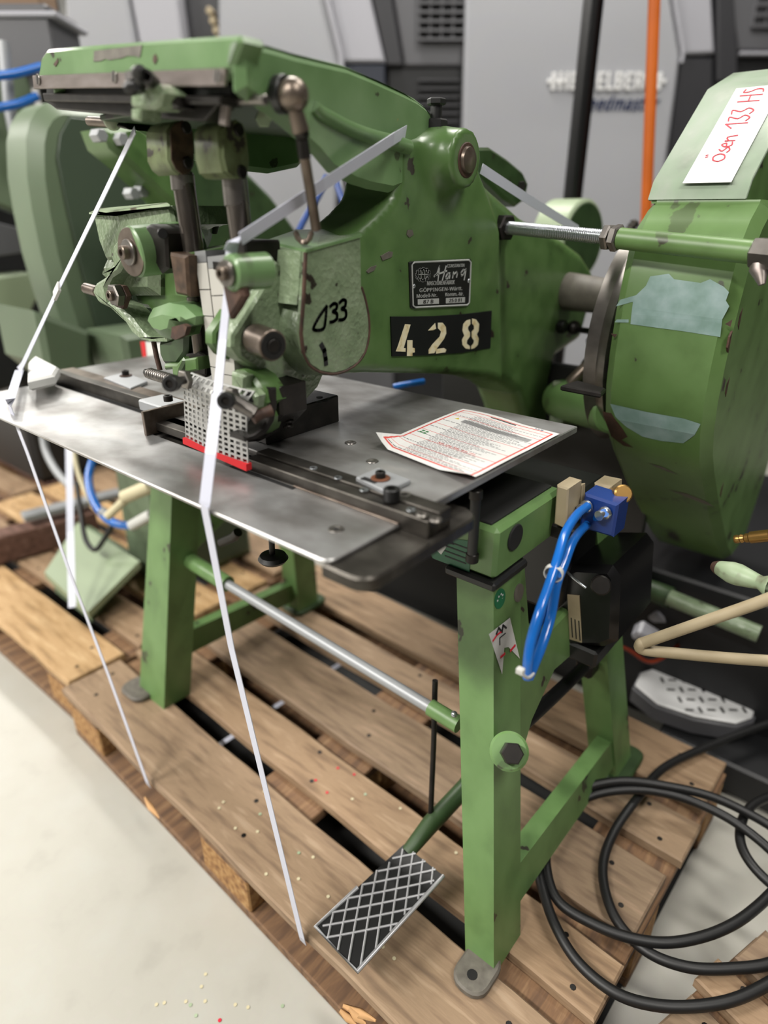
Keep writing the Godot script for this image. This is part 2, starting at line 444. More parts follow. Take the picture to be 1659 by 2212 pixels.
	func tube(path: Array, r: float, seg := 10, radii := []) -> Sh:
		var frames := []
		var side := Vector3()
		for i in path.size():
			var d: Vector3 = (path[mini(i + 1, path.size() - 1)] - path[maxi(i - 1, 0)]).normalized()
			if i == 0:
				side = d.cross(Vector3.UP if absf(d.y) < 0.9 else Vector3.RIGHT).normalized()
			else:
				side = (side - d * side.dot(d)).normalized()
			frames.append([path[i], side, d.cross(side), radii[i] if radii.size() else r, d])
		for i in frames.size() - 1:
			var A: Array = frames[i]
			var B: Array = frames[i + 1]
			for k in seg:
				var f0 := TAU * k / seg
				var f1 := TAU * (k + 1) / seg
				var a0: Vector3 = A[1] * cos(f0) + A[2] * sin(f0)
				var a1: Vector3 = A[1] * cos(f1) + A[2] * sin(f1)
				var b0: Vector3 = B[1] * cos(f0) + B[2] * sin(f0)
				var b1: Vector3 = B[1] * cos(f1) + B[2] * sin(f1)
				quad(A[0] + a0 * A[3], A[0] + a1 * A[3], B[0] + b1 * B[3], B[0] + b0 * B[3], a0, a1, b1, b0)
		for e in [[0, -1.0], [frames.size() - 1, 1.0]]:
			var F: Array = frames[e[0]]
			var ring := []
			for k in seg:
				ring.append(F[0] + (F[1] * cos(TAU * k / seg) + F[2] * sin(TAU * k / seg)) * F[3])
			flat(ring, F[4] * e[1])
		return self

	# a flat band that follows a path; across is its width direction
	func band(path: Array, across: Vector3, w: float, th: float) -> Sh:
		var rows := []
		for i in path.size():
			var d: Vector3 = (path[mini(i + 1, path.size() - 1)] - path[maxi(i - 1, 0)]).normalized()
			var s := (across - d * across.dot(d)).normalized() * w * 0.5
			var t := d.cross(s).normalized() * th * 0.5
			rows.append([path[i] + s + t, path[i] - s + t, path[i] - s - t, path[i] + s - t, t, s])
		for i in rows.size() - 1:
			var A: Array = rows[i]
			var B: Array = rows[i + 1]
			flat([A[0], A[1], B[1], B[0]], A[4] + B[4])
			flat([A[3], A[2], B[2], B[3]], -A[4] - B[4])
			flat([A[0], A[3], B[3], B[0]], A[5] + B[5])
			flat([A[1], A[2], B[2], B[1]], -A[5] - B[5])
		flat([rows[0][0], rows[0][1], rows[0][2], rows[0][3]], path[0] - path[1])
		var z: Array = rows[-1]
		flat([z[0], z[1], z[2], z[3]], path[-1] - path[-2])
		return self

	# a pen stroke of given width lying on a surface with the normal nn
	func stroke(path: Array, w: float, nn: Vector3, th := 0.0006) -> Sh:
		for i in path.size() - 1:
			var a: Vector3 = path[i]
			var b: Vector3 = path[i + 1]
			var d := (b - a).normalized()
			var s := d.cross(nn).normalized() * w * 0.5
			var e := d * w * 0.4
			var t := nn.normalized() * th
			flat([a - e - s + t, a - e + s + t, b + e + s + t, b + e - s + t], nn)
			flat([a - e - s, a - e - s + t, b + e - s + t, b + e - s], -s)
			flat([a - e + s, a - e + s + t, b + e + s + t, b + e + s], s)
		return self

	# a closed surface from a field sampled on a grid (surface nets)
	func nets(f: PackedFloat32Array, nx: int, ny: int, nz: int, at: Vector3, cell: float) -> Sh:
		var idx := PackedInt32Array()
		idx.resize(nx * ny * nz)
		idx.fill(-1)
		var pts := PackedVector3Array()
		var nor := PackedVector3Array()
		var sy := nx
		var sz := nx * ny
		var off := [0, 1, sy, sy + 1, sz, sz + 1, sz + sy, sz + sy + 1]
		var edges := [[0, 1], [2, 3], [4, 5], [6, 7], [0, 2], [1, 3], [4, 6], [5, 7], [0, 4], [1, 5], [2, 6], [3, 7]]
		for z in nz - 1:
			for y in ny - 1:
				for x in nx - 1:
					var b := x + y * sy + z * sz
					var inside := 0
					for o in off:
						if f[b + o] < 0.0:
							inside += 1
					if inside == 0 or inside == 8:
						continue
					var p := Vector3()
					var c := 0
					for e in edges:
						var fa: float = f[b + off[e[0]]]
						var fb: float = f[b + off[e[1]]]
						if (fa < 0.0) != (fb < 0.0):
							var t: float = fa / (fa - fb)
							var pa := Vector3(e[0] & 1, (e[0] >> 1) & 1, e[0] >> 2)
							var pb := Vector3(e[1] & 1, (e[1] >> 1) & 1, e[1] >> 2)
							p += pa.lerp(pb, t)
							c += 1
					idx[b] = pts.size()
					pts.append(at + (Vector3(x, y, z) + p / c) * cell)
					var g := Vector3(f[b + 1] + f[b + sy + 1] + f[b + sz + 1] + f[b + sz + sy + 1] - f[b] - f[b + sy] - f[b + sz] - f[b + sz + sy],
						f[b + sy] + f[b + sy + 1] + f[b + sz + sy] + f[b + sz + sy + 1] - f[b] - f[b + 1] - f[b + sz] - f[b + sz + 1],
						f[b + sz] + f[b + sz + 1] + f[b + sz + sy] + f[b + sz + sy + 1] - f[b] - f[b + 1] - f[b + sy] - f[b + sy + 1])
					nor.append(g.normalized())
		for z in range(1, nz - 1):
			for y in range(1, ny - 1):
				for x in range(1, nx - 1):
					var b := x + y * sy + z * sz
					for ax in 3:
						var st: int = [1, sy, sz][ax]
						if (f[b] < 0.0) == (f[b + st] < 0.0):
							continue
						var q: int = [sy, sz, 1][ax]
						var r: int = [sz, 1, sy][ax]
						var i0 := idx[b]
						var i1 := idx[b - q]
						var i2 := idx[b - q - r]
						var i3 := idx[b - r]
						if i0 < 0 or i1 < 0 or i2 < 0 or i3 < 0:
							continue
						quad(pts[i0], pts[i1], pts[i2], pts[i3], nor[i0], nor[i1], nor[i2], nor[i3])
		return self


func poly_sdf(o: Array, px: float, py: float) -> float:
	var d := 1e9
	var s := 1.0
	var cnt := o.size() / 2
	var j := cnt - 1
	for i in cnt:
		var ax: float = o[i * 2]
		var ay: float = o[i * 2 + 1]
		var bx: float = o[j * 2]
		var by: float = o[j * 2 + 1]
		var ex := bx - ax
		var ey := by - ay
		var wx := px - ax
		var wy := py - ay
		var t := clampf((wx * ex + wy * ey) / (ex * ex + ey * ey), 0.0, 1.0)
		var qx := wx - ex * t
		var qy := wy - ey * t
		d = minf(d, qx * qx + qy * qy)
		if (py >= ay) != (py >= by):
			var cr := ex * wy - ey * wx
			if (by > ay) == (cr > 0.0):
				s = -s
		j = i
	return s * sqrt(d)

# a casting: outlines in (z, y) extruded along x with rounded edges, and bosses, all melted together by k
func casting(layers: Array, bosses: Array, lo: Vector3, hi: Vector3, cell: float, k: float) -> Sh:
	var nx := int(ceil((hi.x - lo.x) / cell)) + 1
	var ny := int(ceil((hi.y - lo.y) / cell)) + 1
	var nz := int(ceil((hi.z - lo.z) / cell)) + 1
	var f := PackedFloat32Array()
	f.resize(nx * ny * nz)
	for z in nz:
		var pz := lo.z + z * cell
		for y in ny:
			var py := lo.y + y * cell
			var d2 := []
			for l in layers:
				d2.append(poly_sdf(l.o, pz, py))
			for x in nx:
				var px := lo.x + x * cell
				var d := 1e9
				for i in layers.size():
					var l: Dictionary = layers[i]
					var a: float = d2[i] + l.r
					var b: float = absf(px - l.x) - l.h + l.r
					var e: float = minf(maxf(a, b), 0.0) + Vector2(maxf(a, 0.0), maxf(b, 0.0)).length() - l.r
					var hh: float = maxf(k - absf(d - e), 0.0)
					d = minf(d, e) - hh * hh / (4.0 * k)
				for bo in bosses:
					var p: Vector3 = Vector3(px, py, pz) - bo.a
					var ax: Vector3 = bo.d
					var hgt := p.dot(ax)
					var rad := (p - ax * hgt).length()
					var rr: float = bo.r
					var a: float = rad - lerpf(rr, bo.get("r2", rr), clampf(hgt / bo.l, 0.0, 1.0)) + 0.004
					var b: float = absf(hgt - bo.l * 0.5) - bo.l * 0.5 + 0.004
					var e: float = minf(maxf(a, b), 0.0) + Vector2(maxf(a, 0.0), maxf(b, 0.0)).length() - 0.004
					var kk: float = bo.get("k", k)
					var hh: float = maxf(kk - absf(d - e), 0.0)
					d = minf(d, e) - hh * hh / (4.0 * kk)
				f[x + y * nx + z * nx * ny] = d
	return Sh.new().nets(f, nx, ny, nz, lo, cell)


func smooth_path(p: Array, per := 8, closed := false) -> Array:
	var r := []
	var cnt := p.size()
	var last := cnt if closed else cnt - 1
	for i in last:
		var p0: Vector3 = p[(i - 1 + cnt) % cnt] if closed or i > 0 else p[0]
		var p1: Vector3 = p[i]
		var p2: Vector3 = p[(i + 1) % cnt]
		var p3: Vector3 = p[(i + 2) % cnt] if closed or i + 2 < cnt else p[cnt - 1]
		for k in per:
			r.append(p1.cubic_interpolate(p2, p0, p3, float(k) / per))
	r.append(p[0] if closed else p[cnt - 1])
	return r

func arc(cx: float, cy: float, r: float, a0: float, a1: float, n: int) -> Array:
	var q := []
	for i in n + 1:
		var f := deg_to_rad(lerpf(a0, a1, float(i) / n))
		q.append(cx + r * cos(f))
		q.append(cy + r * sin(f))
	return q

# rounded rectangle outline
func rrect(x0: float, y0: float, x1: float, y1: float, r: float) -> Array:
	return arc(x1 - r, y1 - r, r, 0, 90, 4) + arc(x0 + r, y1 - r, r, 90, 180, 4) + arc(x0 + r, y0 + r, r, 180, 270, 4) + arc(x1 - r, y0 + r, r, 270, 360, 4)

# ---------- naming and describing ----------
var names := {}

func numbered(called: String) -> String:
	var c: int = names.get(called, 0)
	names[called] = c + 1
	return called if c == 0 else "%s_%03d" % [called, c]

func tag(o: Node3D, label := "", category := "", group := "", kind := "") -> Node3D:
	if label: o.set_meta("label", label)
	if category: o.set_meta("category", category)
	if group: o.set_meta("group", group)
	if kind: o.set_meta("kind", kind)
	return o

func thing(called: String, at: Vector3, label: String, category: String, group := "") -> Node3D:
	var o := Node3D.new()
	o.name = numbered(called)
	o.position = at
	add_child(o)
	return tag(o, label, category, group)

# commits a shape given in world coordinates as one named mesh under its thing or part
func obj(called: String, s: Sh, m: Material, parent: Node3D = null, label := "") -> MeshInstance3D:
	var o := MeshInstance3D.new()
	o.mesh = s.mesh()
	o.material_override = m
	if parent == null:
		o.name = numbered(called)
		add_child(o)
	else:
		o.name = called
		if parent.get_parent() == self:
			o.position = -parent.position
		parent.add_child(o, true)
	if label: o.set_meta("label", label)
	return o

func struct(called: String, s: Sh, m: Material) -> MeshInstance3D:
	var o := obj(called, s, m)
	o.set_meta("kind", "structure")
	return o

# ---------- materials ----------
func noise_tex(freq: float, offsets: Array, cols: Array, size := 512, octaves := 4, sd := 1, kind := FastNoiseLite.TYPE_SIMPLEX_SMOOTH, normal := 0.0) -> NoiseTexture2D:
	var f := FastNoiseLite.new()
	f.seed = sd
	f.noise_type = kind
	f.frequency = freq
	f.fractal_octaves = octaves
	var t := NoiseTexture2D.new()
	t.width = size
	t.height = size
	t.seamless = true
	t.noise = f
	if normal > 0.0:
		t.as_normal_map = true
		t.bump_strength = normal
	elif offsets.size():
		var g := Gradient.new()
		g.offsets = PackedFloat32Array(offsets)
		var pc := PackedColorArray()
		for c in cols:
			pc.append(worn(c))
		g.colors = pc
		t.color_ramp = g
	return t

func mat(col: Color, rough := 0.5, metal := 0.0) -> StandardMaterial3D:
	var m := StandardMaterial3D.new()
	m.albedo_color = worn(col)
	m.roughness = rough
	m.metallic = metal
	return m

func tex_mat(t: Texture2D, scale: Vector3, rough := 0.5, metal := 0.0) -> StandardMaterial3D:
	var m := mat(Color.WHITE, rough, metal)
	m.albedo_color = Color.WHITE
	m.albedo_texture = t
	m.uv1_triplanar = true
	m.uv1_world_triplanar = true
	m.uv1_scale = scale
	return m

func grey(c: float) -> Color:
	return Color(minf(c * 1.16, 1.0), minf(c * 1.16, 1.0), minf(c * 1.16, 1.0))

# paints and surfaces here are old and a little dull
func worn(c: Color) -> Color:
	return Color(c.r * 0.86, c.g * 0.86, c.b * 0.86, c.a)

# ---------- printing units behind ----------
# their fronts stand square to the aisle behind; every unit has its own frame: x along the row, y up, z out of the front
const ROW_TURN := 40.0

func shifted(o: Array, dx: float) -> Array:
	var r := []
	for i in range(0, o.size(), 2):
		r.append(o[i] - dx)
		r.append(o[i + 1])
	return r

func unit_part(called: String, s: Sh, m: Material, parent: Node3D, label := "") -> MeshInstance3D:
	var o := MeshInstance3D.new()
	o.name = called
	o.mesh = s.mesh()
	o.material_override = m
	parent.add_child(o, true)
	if label: o.set_meta("label", label)
	return o

func unit_base(lat: float, label: String) -> Node3D:
	var at := Vector3(0.70, 0, 0.78) + Vector3(-0.6428, 0, -0.7660) * 3.2 + Vector3(0.7660, 0, -0.6428) * lat
	var t := thing("printing_unit", at, label, "printing press", "grey printing units in a row")
	t.rotation_degrees.y = ROW_TURN
	return t

func grille(t: Node3D, x0: float, y0: float, x1: float, y1: float, nx: int, ny: int, z: float, m: Material) -> void:
	var back := Sh.new().box(Vector3((x0 + x1) / 2, (y0 + y1) / 2, z - 0.02), Vector3(x1 - x0, y1 - y0, 0.01), 0.0)
	var g := unit_part("grille_recess", back, M.slot, t)
	for i in ny + 1:
		var y := lerpf(y0, y1, float(i) / ny)
		unit_part("grille_bar", Sh.new().box(Vector3((x0 + x1) / 2, y, z), Vector3(x1 - x0, 0.009, 0.018), 0.001), m, t)
	for i in nx + 1:
		var x := lerpf(x0, x1, float(i) / nx)
		unit_part("grille_bar", Sh.new().box(Vector3(x, (y0 + y1) / 2, z - 0.004), Vector3(0.009, y1 - y0, 0.012), 0.001), m, t)

func build_presses() -> void:
	# unit with the lettering
	var lat := 0.775
	var t := unit_base(lat, "light grey printing unit with raised lettering above a blue script line")
	unit_part("front_panel", Sh.new().ext(shifted([0.3236,1.9919,1.1067,1.9919,1.2175,1.709,1.2362,1.1757,1.2561,0.6355,1.3968,-0.5699,0.4019,-0.5699,0.3528,0.8453], lat), -0.5, 0.0, "Z", 0.012), M.press, t)
	unit_part("side_panel", Sh.new().ext(shifted([1.1067,1.9919,1.2879,1.9919,1.3635,1.7184,1.2226,1.7121], lat), -0.5, -0.02, "Z", 0.008), M.press_lit, t)
	unit_part("lower_side_panel", Sh.new().ext(shifted([1.2238,1.7058,1.3662,1.7058,1.442,1.3562,1.556,0.6355,1.7905,-0.5992,1.4016,-0.5992,1.2672,0.6355,1.2485,1.1757], lat), -0.5, -0.03, "Z", 0.008), M.press_dark, t)
	var bar := Sh.new()
	bar.tube([Vector3(-0.4957,1.9892,-2.3809),Vector3(-0.4149,1.7166,-2.4487),Vector3(-0.4153,1.6803,-2.4484)].map(func(p): return t.transform.affine_inverse() * p), 0.008, 8)
	unit_part("edge_trim", bar, M.press_lit, t)
	var words := TextMesh.new()
	words.text = "HEIDELBERG"
	words.font = font(true, "Droid Sans")
	words.font_size = 64
	words.pixel_size = 0.00116
	words.depth = 0.012
	var wm := MeshInstance3D.new()
	wm.name = "raised_lettering"
	wm.mesh = words
	wm.material_override = M.letter
	t.add_child(wm, true)
	var a: Array = shifted([0.7268,1.5836,1.1198,1.5836], lat)
	var aabb := words.get_aabb()
	wm.position = Vector3((a[0] + a[2]) / 2, a[1] + 0.032, 0.008)
	wm.scale = Vector3((a[2] - a[0]) / maxf(aabb.size.x, 0.01), 0.064 / maxf(aabb.size.y, 0.01), 1)
	for x in [[a[0] - 0.022, -1.0], [a[2] + 0.024, 1.0]]:
		var s := Sh.new().box(Vector3(x[0], a[1] + 0.032, 0.006), Vector3(0.052, 0.016, 0.012), 0.002)
		s.box(Vector3(x[0], a[1] + 0.032, 0.006), Vector3(0.016, 0.062, 0.012), 0.002)
		unit_part("raised_mark", s, M.letter, t)
	var script := TextMesh.new()
	script.text = "Speedmaster"
	script.font = font(true, "Droid Sans")
	script.font_size = 64
	script.pixel_size = 0.0007
	script.depth = 0.004
	var sm := MeshInstance3D.new()
	sm.name = "script_lettering"
	sm.mesh = script
	sm.material_override = M.navy
	t.add_child(sm, true)
	var b: Array = shifted([0.8024,1.5207,1.1542,1.5207], lat)
	var sb := script.get_aabb()
	sm.position = Vector3((b[0] + b[2]) / 2, b[1] + 0.016, 0.003)
	var sx: float = (b[2] - b[0]) / maxf(sb.size.x, 0.01)
	sm.transform.basis = Basis(Vector3(sx, 0, 0), Vector3(0.3 * sx, 1.25 * sx, 0), Vector3(0, 0, 1))
	# right neighbour
	lat = 1.75
	t = unit_base(lat, "dark grey printing unit at the right edge with a slatted vent")
	unit_part("body", Sh.new().ext(shifted([1.3079,1.9919,1.9405,1.9919,2.7759,-0.5992,1.8035,-0.5992,1.446,1.3562], lat), -0.5, -0.03, "Z", 0.01), M.press_black, t)
	unit_part("door", Sh.new().ext(shifted([1.3242,1.9919,1.9405,1.9919,2.0267,1.7247,1.4549,1.7247], lat), -0.05, -0.01, "Z", 0.008), M.press_mid, t)
	unit_part("door_frame", Sh.new().ext(shifted([1.3079,1.9919,1.3641,1.9919,1.4473,1.7247,1.4719,1.6178,1.3892,1.6178], lat), -0.05, 0.0, "Z", 0.006), M.press_dark, t)
	unit_part("handle_bar", Sh.new().ext(shifted([1.4564,1.7184,2.0287,1.7184,2.0322,1.7074,1.4589,1.7074], lat), -0.05, 0.01, "Z", 0.002), M.press_lit, t)
	var v: Array = shifted([1.4875,1.8021,1.6908,1.9775], lat)
	grille(t, v[0], v[1], v[2], v[3], 4, 5, 0.0, M.press_mid)
	# middle unit
	lat = -0.37
	t = unit_base(lat, "light grey printing unit with a ribbed edge and a dark grille door behind the arm")
	unit_part("front_panel", Sh.new().ext(shifted([-0.648,1.9919,-0.2529,1.9919,-0.1744,1.6821,-0.2073,1.2308,-0.2543,0.6355,-0.3223,-0.5845,-0.9047,-0.5845,-0.7341,1.2308], lat), -0.5, 0.0, "Z", 0.012), M.press, t)
	unit_part("side_panel", Sh.new().ext(shifted([-0.242,1.9919,-0.0789,1.9919,0.0048,1.6868,-0.1667,1.6868], lat), -0.5, -0.02, "Z", 0.008), M.press_lit, t)
	unit_part("edge_trim", Sh.new().tube([Vector3(-1.5436,1.9892,-1.5016),Vector3(-1.4861,1.704,-1.5499),Vector3(-1.4842,1.6565,-1.5515)].map(func(p): return t.transform.affine_inverse() * p), 0.012, 8), M.press_lit, t)
	unit_part("band", Sh.new().ext(shifted([-0.1668,1.6805,0.0048,1.6805,0.017,1.3562,-0.2073,1.2308], lat), -0.5, -0.025, "Z", 0.006), M.press_blue, t)
	unit_part("lower_panel", Sh.new().ext(shifted([-0.174,1.4085,0.0129,1.4085,0.0455,0.6355,0.0531,-0.5845,-0.2964,-0.5845], lat), -0.5, -0.015, "Z", 0.006), M.press_mid, t)
	unit_part("corner_post", Sh.new().ext(shifted([-0.0716,1.9919,0.0154,1.9919,0.0811,1.6773,0.0124,1.6773], lat), -0.5, -0.03, "Z", 0.006), M.press_dark, t)
	unit_part("door", Sh.new().ext(shifted([0.019,1.9919,0.3199,1.9919,0.3367,1.6773,0.0849,1.6773], lat), -0.5, -0.05, "Z", 0.008), M.press_mid, t)
	unit_part("recess", Sh.new().ext(shifted([0.0162,1.6741,0.333,1.6741,0.4414,-0.5845,0.0531,-0.5845], lat), -0.5, -0.06, "Z", 0.004), M.press_black, t)
	for i in 6:
		var q: Array = shifted([0.1452,1.6259,0.3191,1.6097], lat)
		unit_part("rib", Sh.new().box(Vector3((q[0] + q[2]) / 2, q[1] - 0.03 * i, -0.05), Vector3(q[2] - q[0], 0.009, 0.02), 0.002), M.press_dark, t)
	v = shifted([0.142,1.7652,0.328,1.9775], lat)
	grille(t, v[0], v[1], v[2], v[3], 4, 7, -0.03, M.press_mid)
	# left unit
	lat = -1.1
	t = unit_base(lat, "grey printing unit at the upper left with a narrow light edge panel")
	unit_part("front_panel", Sh.new().ext(shifted([-1.2499,1.9919,-1.0287,1.9919,-1.0042,1.69,-1.1211,0.8453,-1.3707,-0.5845,-1.759,-0.5845], lat), -0.5, 0.0, "Z", 0.012), M.press, t)
	unit_part("side_panel", Sh.new().ext(shifted([-1.0178,1.9919,-0.8293,1.9919,-0.8191,1.7372,-0.9269,0.8453,-1.1377,-0.5845,-1.3552,-0.5845,-0.9966,1.69], lat), -0.5, -0.01, "Z", 0.008), M.press_lit, t)
	unit_part("recess", Sh.new().ext(shifted([-0.8221,1.9919,-0.6553,1.9919,-0.9358,-0.5845,-1.1222,-0.5845,-0.9269,0.8453], lat), -0.5, -0.12, "Z", 0.006), M.press_dark, t)
	var bits := Sh.new()
	for i in 4:
		var q: Array = shifted([-0.7114,1.8672,-0.6875,1.7991], lat)
		bits.cyl(Vector3(q[0] + 0.012 * i, q[1] - 0.035 * i, -0.12), Vector3(q[0] + 0.012 * i, q[1] - 0.035 * i, -0.05 + 0.01 * i), 0.014, 0.002, 10)
	unit_part("fitting", bits, M.beige, t)
	# poles
	var pole := Sh.new().tube([Vector3(-0.2313,1.9839,-1.1799),Vector3(-0.2288,1.1778,-1.182),Vector3(-0.2264,0.5392,-1.184)], 0.0268, 20)
	tag(obj("black_pole", pole, M.black_gloss), "thick black round pole standing in front of the lettered printing unit", "pole")
	var op := Sh.new().tube([Vector3(-0.1033,1.9432,-1.1568),Vector3(-0.0227,1.1231,-1.2244),Vector3(0.0363,0.534,-1.2739)], 0.0145, 16)
	tag(obj("orange_pole", op, M.orange), "thin orange pole standing beside the thick black one", "pole")
	# step plate and dark plinth at the lower right
	t = thing("step_plate", Vector3(0.4818,0.12,-0.6125), "oval metal checker step plate on a black plinth at the right", "step")
	var top: Array = [0.3806,-0.5005,0.3746,-0.5515,0.3976,-0.5977,0.4708,-0.6366,0.5296,-0.6467,0.6078,-0.6459,0.6134,-0.5582,0.5911,-0.5176,0.5165,-0.4825,0.4415,-0.4707]
	obj("tread", Sh.new().ext(top, 0.132, 0.14, "Y", 0.003), M.letter, t)
	obj("rim", Sh.new().ext([0.3761,-0.4997,0.3667,-0.5656,0.392,-0.6187,0.4663,-0.6582,0.526,-0.6683,0.6133,-0.6658,0.6191,-0.5626,0.5929,-0.5188,0.5182,-0.4833,0.438,-0.471], 0.085, 0.131, "Y", 0.006), M.press_mid, t)
	var cr := Vector3(0, 0.1405, 0)
	var c0 := Vector3(0.4263,0.14,-0.5452)
	var bumps := Sh.new()
	for i in 9:
		for j in 4:
			var p := c0 + Vector3(0.7660, 0, -0.6428) * (0.024 * i) + Vector3(0.30, 0, 0.95) * (0.022 * j - 0.01) + Vector3(0.02, 0, 0.0) * j
			bumps.box(p, Vector3(0.018, 0.003, 0.006), 0.001, Basis(Vector3.UP, 0.6 if (i + j) % 2 else -0.9))
	obj("raised_tread_pattern", bumps, M.steel_dark, t)
	var pl := Sh.new()
	pl.box(Vector3(0.55, 0.2, -0.98), Vector3(2.3, 0.4, 0.8), 0.006)
	pl.box(Vector3(0.62, 0.045, -0.52), Vector3(0.32, 0.08, 0.14), 0.006)
	obj("plinth", pl, M.press_black, t)

func font(bold: bool, family: String) -> SystemFont:
	var f := SystemFont.new()
	f.font_names = PackedStringArray([family])
	f.font_weight = 700 if bold else 400
	return f

# ---------- the machines on the left pallet ----------
func build_background() -> void:
	var t := thing("eyeleting_machine", Vector3(-1.0, 0.1445, -0.1), "blurred pale green machine with a curved column on the lighter left pallet", "machine")
	var col: Array = [-0.0745,1.3575,-0.0496,1.3497,-0.0289,1.3353,-0.008,1.3103,0.0081,1.275,0.0227,1.2007,0.0272,1.1241,0.0277,1.0341,0.0214,0.9497,0.0102,0.8489,-0.0041,0.7531,-0.002,0.6675,-0.2561,0.5716,-0.3588,0.8279,-0.377,1.1577,-0.3701,1.3003,-0.2701,1.3438,-0.1523,1.3598]
	obj("column", Sh.new().ext(col, -1.14, -0.98, "X", 0.028), M.far_green, t)
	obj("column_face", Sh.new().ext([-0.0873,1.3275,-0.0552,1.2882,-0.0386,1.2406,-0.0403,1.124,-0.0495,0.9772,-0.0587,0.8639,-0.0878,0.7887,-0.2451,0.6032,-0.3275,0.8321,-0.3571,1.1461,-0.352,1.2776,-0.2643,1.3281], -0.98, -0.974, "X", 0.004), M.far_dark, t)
	obj("arm", Sh.new().ext([-0.2539,1.2779,-0.3474,1.2335,-0.4016,1.2075,-0.4654,1.1616,-0.5099,1.1178,-0.5489,1.0773,-0.5451,0.9084,-0.192,0.9393,-0.1533,1.0257,-0.1595,1.1433,-0.1985,1.2379], -0.84, -0.72, "X", 0.012), M.green_dark, t)
	obj("boss_bracket", Sh.new().ext([0.0333,1.2706,-0.0426,1.2835,-0.1107,1.2377,-0.1539,1.1608,-0.1236,1.1154,-0.0552,1.1764,-0.0012,1.2197,0.0245,1.2381], -0.72, -0.62, "X", 0.01), M.green, t)
	for q in [Vector3(-0.6,1.2538,0.0061), Vector3(-0.6,1.2569,0.0487), Vector3(-0.66,1.1613,-0.0366), Vector3(-0.66,1.1651,-0.0587)]:
		obj("bolt", Sh.new().hexa(q + Vector3(-0.03, 0, 0), q, 0.012), M.alu_soft, t)
	var base: Array = [0.1126,0.9204,-0.0061,0.8599,0.0077,0.7666,0.0716,0.7435,0.1165,0.7962]
	obj("column_foot", Sh.new().ext(base, -1.14, -0.9, "X", 0.012), M.far_green, t)
	# pedestal below the table, with a dark side
	obj("pedestal", Sh.new().ext([-0.02, 0.20, -0.03, 0.60, -0.02, 0.86, -0.32, 0.86, -0.34, 0.1475, -0.04, 0.1475], -0.96, -0.78, "X", 0.012), M.far_green, t)
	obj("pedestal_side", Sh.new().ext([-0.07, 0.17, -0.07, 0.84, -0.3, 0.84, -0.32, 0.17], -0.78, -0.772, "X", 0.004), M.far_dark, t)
	# treadle plate
	var tr := [Vector3(-1.1535,0.27,0.0197),Vector3(-0.7909,0.27,0.0302),Vector3(-0.774,0.2,0.199),Vector3(-1.0613,0.2,0.1779)]
	var th := Vector3(0, -0.02, 0)
	var s := Sh.new()
	s.flat([tr[0], tr[1], tr[2], tr[3]], Vector3.UP)
	s.flat([tr[0] + th, tr[1] + th, tr[2] + th, tr[3] + th], Vector3.DOWN)
	for i in 4:
		var a: Vector3 = tr[i]
		var b: Vector3 = tr[(i + 1) % 4]
		s.flat([a, b, b + th, a + th], (a + b) * 0.5 - (tr[0] + tr[2]) * 0.5)
	obj("treadle_plate", s, M.far_light, t)
	obj("treadle_skirt", Sh.new().ext([-1.322,-0.0601,-0.972,-0.0488,-0.7963,0.1848,-1.0175,0.1777], 0.147, 0.2, "Y", 0.004), M.far_green, t)
	# further back at the left edge: another machine, mostly in the dark
	t = thing("folding_machine", Vector3(-1.75, 0, -0.55), "dark machine with pale green panels at the far left edge", "machine")
	obj("housing", Sh.new().box(Vector3(-2.14, 0.7, -0.42), Vector3(0.55, 1.11, 0.52), 0.02), M.press_black, t)
	obj("panel", Sh.new().ext([-0.1354,1.4893,-0.2597,1.4945,-0.2688,1.3701,-0.2309,1.1736,-0.1727,1.11,-0.0548,1.1589], -1.56, -1.5, "X", 0.01), M.far_green, t)
	obj("cross_rail", Sh.new().ext([-0.004,0.9504,-0.1382,0.9574,-0.1875,0.9241,-0.1071,0.8202,0.0115,0.8867], -1.6, -1.5, "X", 0.008), M.far_light, t)
	obj("tray", Sh.new().ext([-0.0431,1.1109,-0.1777,1.0715,-0.1968,1.0185,-0.0162,1.0005], -1.7, -1.5, "X", 0.004), M.press_mid, t)
	obj("upright", Sh.new().tube([Vector3(-1.45,1.5425,-0.1854),Vector3(-1.45,1.3911,-0.1644),Vector3(-1.45,1.2784,-0.1633)], 0.016, 10), M.alu_soft, t)
	obj("lower_panel", Sh.new().ext([0.0273,0.822,-0.1179,0.8049,-0.1219,0.6581,-0.0627,0.6236,0.0797,0.6073], -1.75, -1.52, "X", 0.004), M.press_black, t)
	for k in 2:
		var hp: Array = [[Vector3(-1.4,1.4473,-0.0988),Vector3(-1.4,1.4624,-0.1724),Vector3(-1.4,1.4894,-0.2524)], [Vector3(-1.4,1.3728,-0.0808),Vector3(-1.4,1.3911,-0.1607),Vector3(-1.4,1.4169,-0.2237)]][k]
		tag(obj("air_hose", Sh.new().tube(smooth_path(hp, 6), 0.011, 10), M.blue), ["upper blue hose across the machine at the far left edge", "lower blue hose across the machine at the far left edge"][k], "hose")
	# boxes on it
	t = thing("grey_crate", Vector3(-1.6058,1.4745,-0.2876), "grey open crate at the upper left corner", "crate")
	var cb := Basis(Vector3.UP, deg_to_rad(ROW_TURN))
	obj("crate_body", Sh.new().box(Vector3(-1.5955,1.5605,-0.2962), Vector3(0.28, 0.17, 0.2), 0.006, cb), M.press_mid, t)
	obj("crate_rim", Sh.new().box(Vector3(-1.5849,1.6194,-0.3052), Vector3(0.3, 0.014, 0.22), 0.004, cb), M.press_lit, t)
	tag(obj("carton", Sh.new().box(Vector3(-1.5881,1.6588,-0.3286), Vector3(0.14, 0.13, 0.12), 0.004, cb), M.card), "brown cardboard carton standing in the grey crate", "carton")
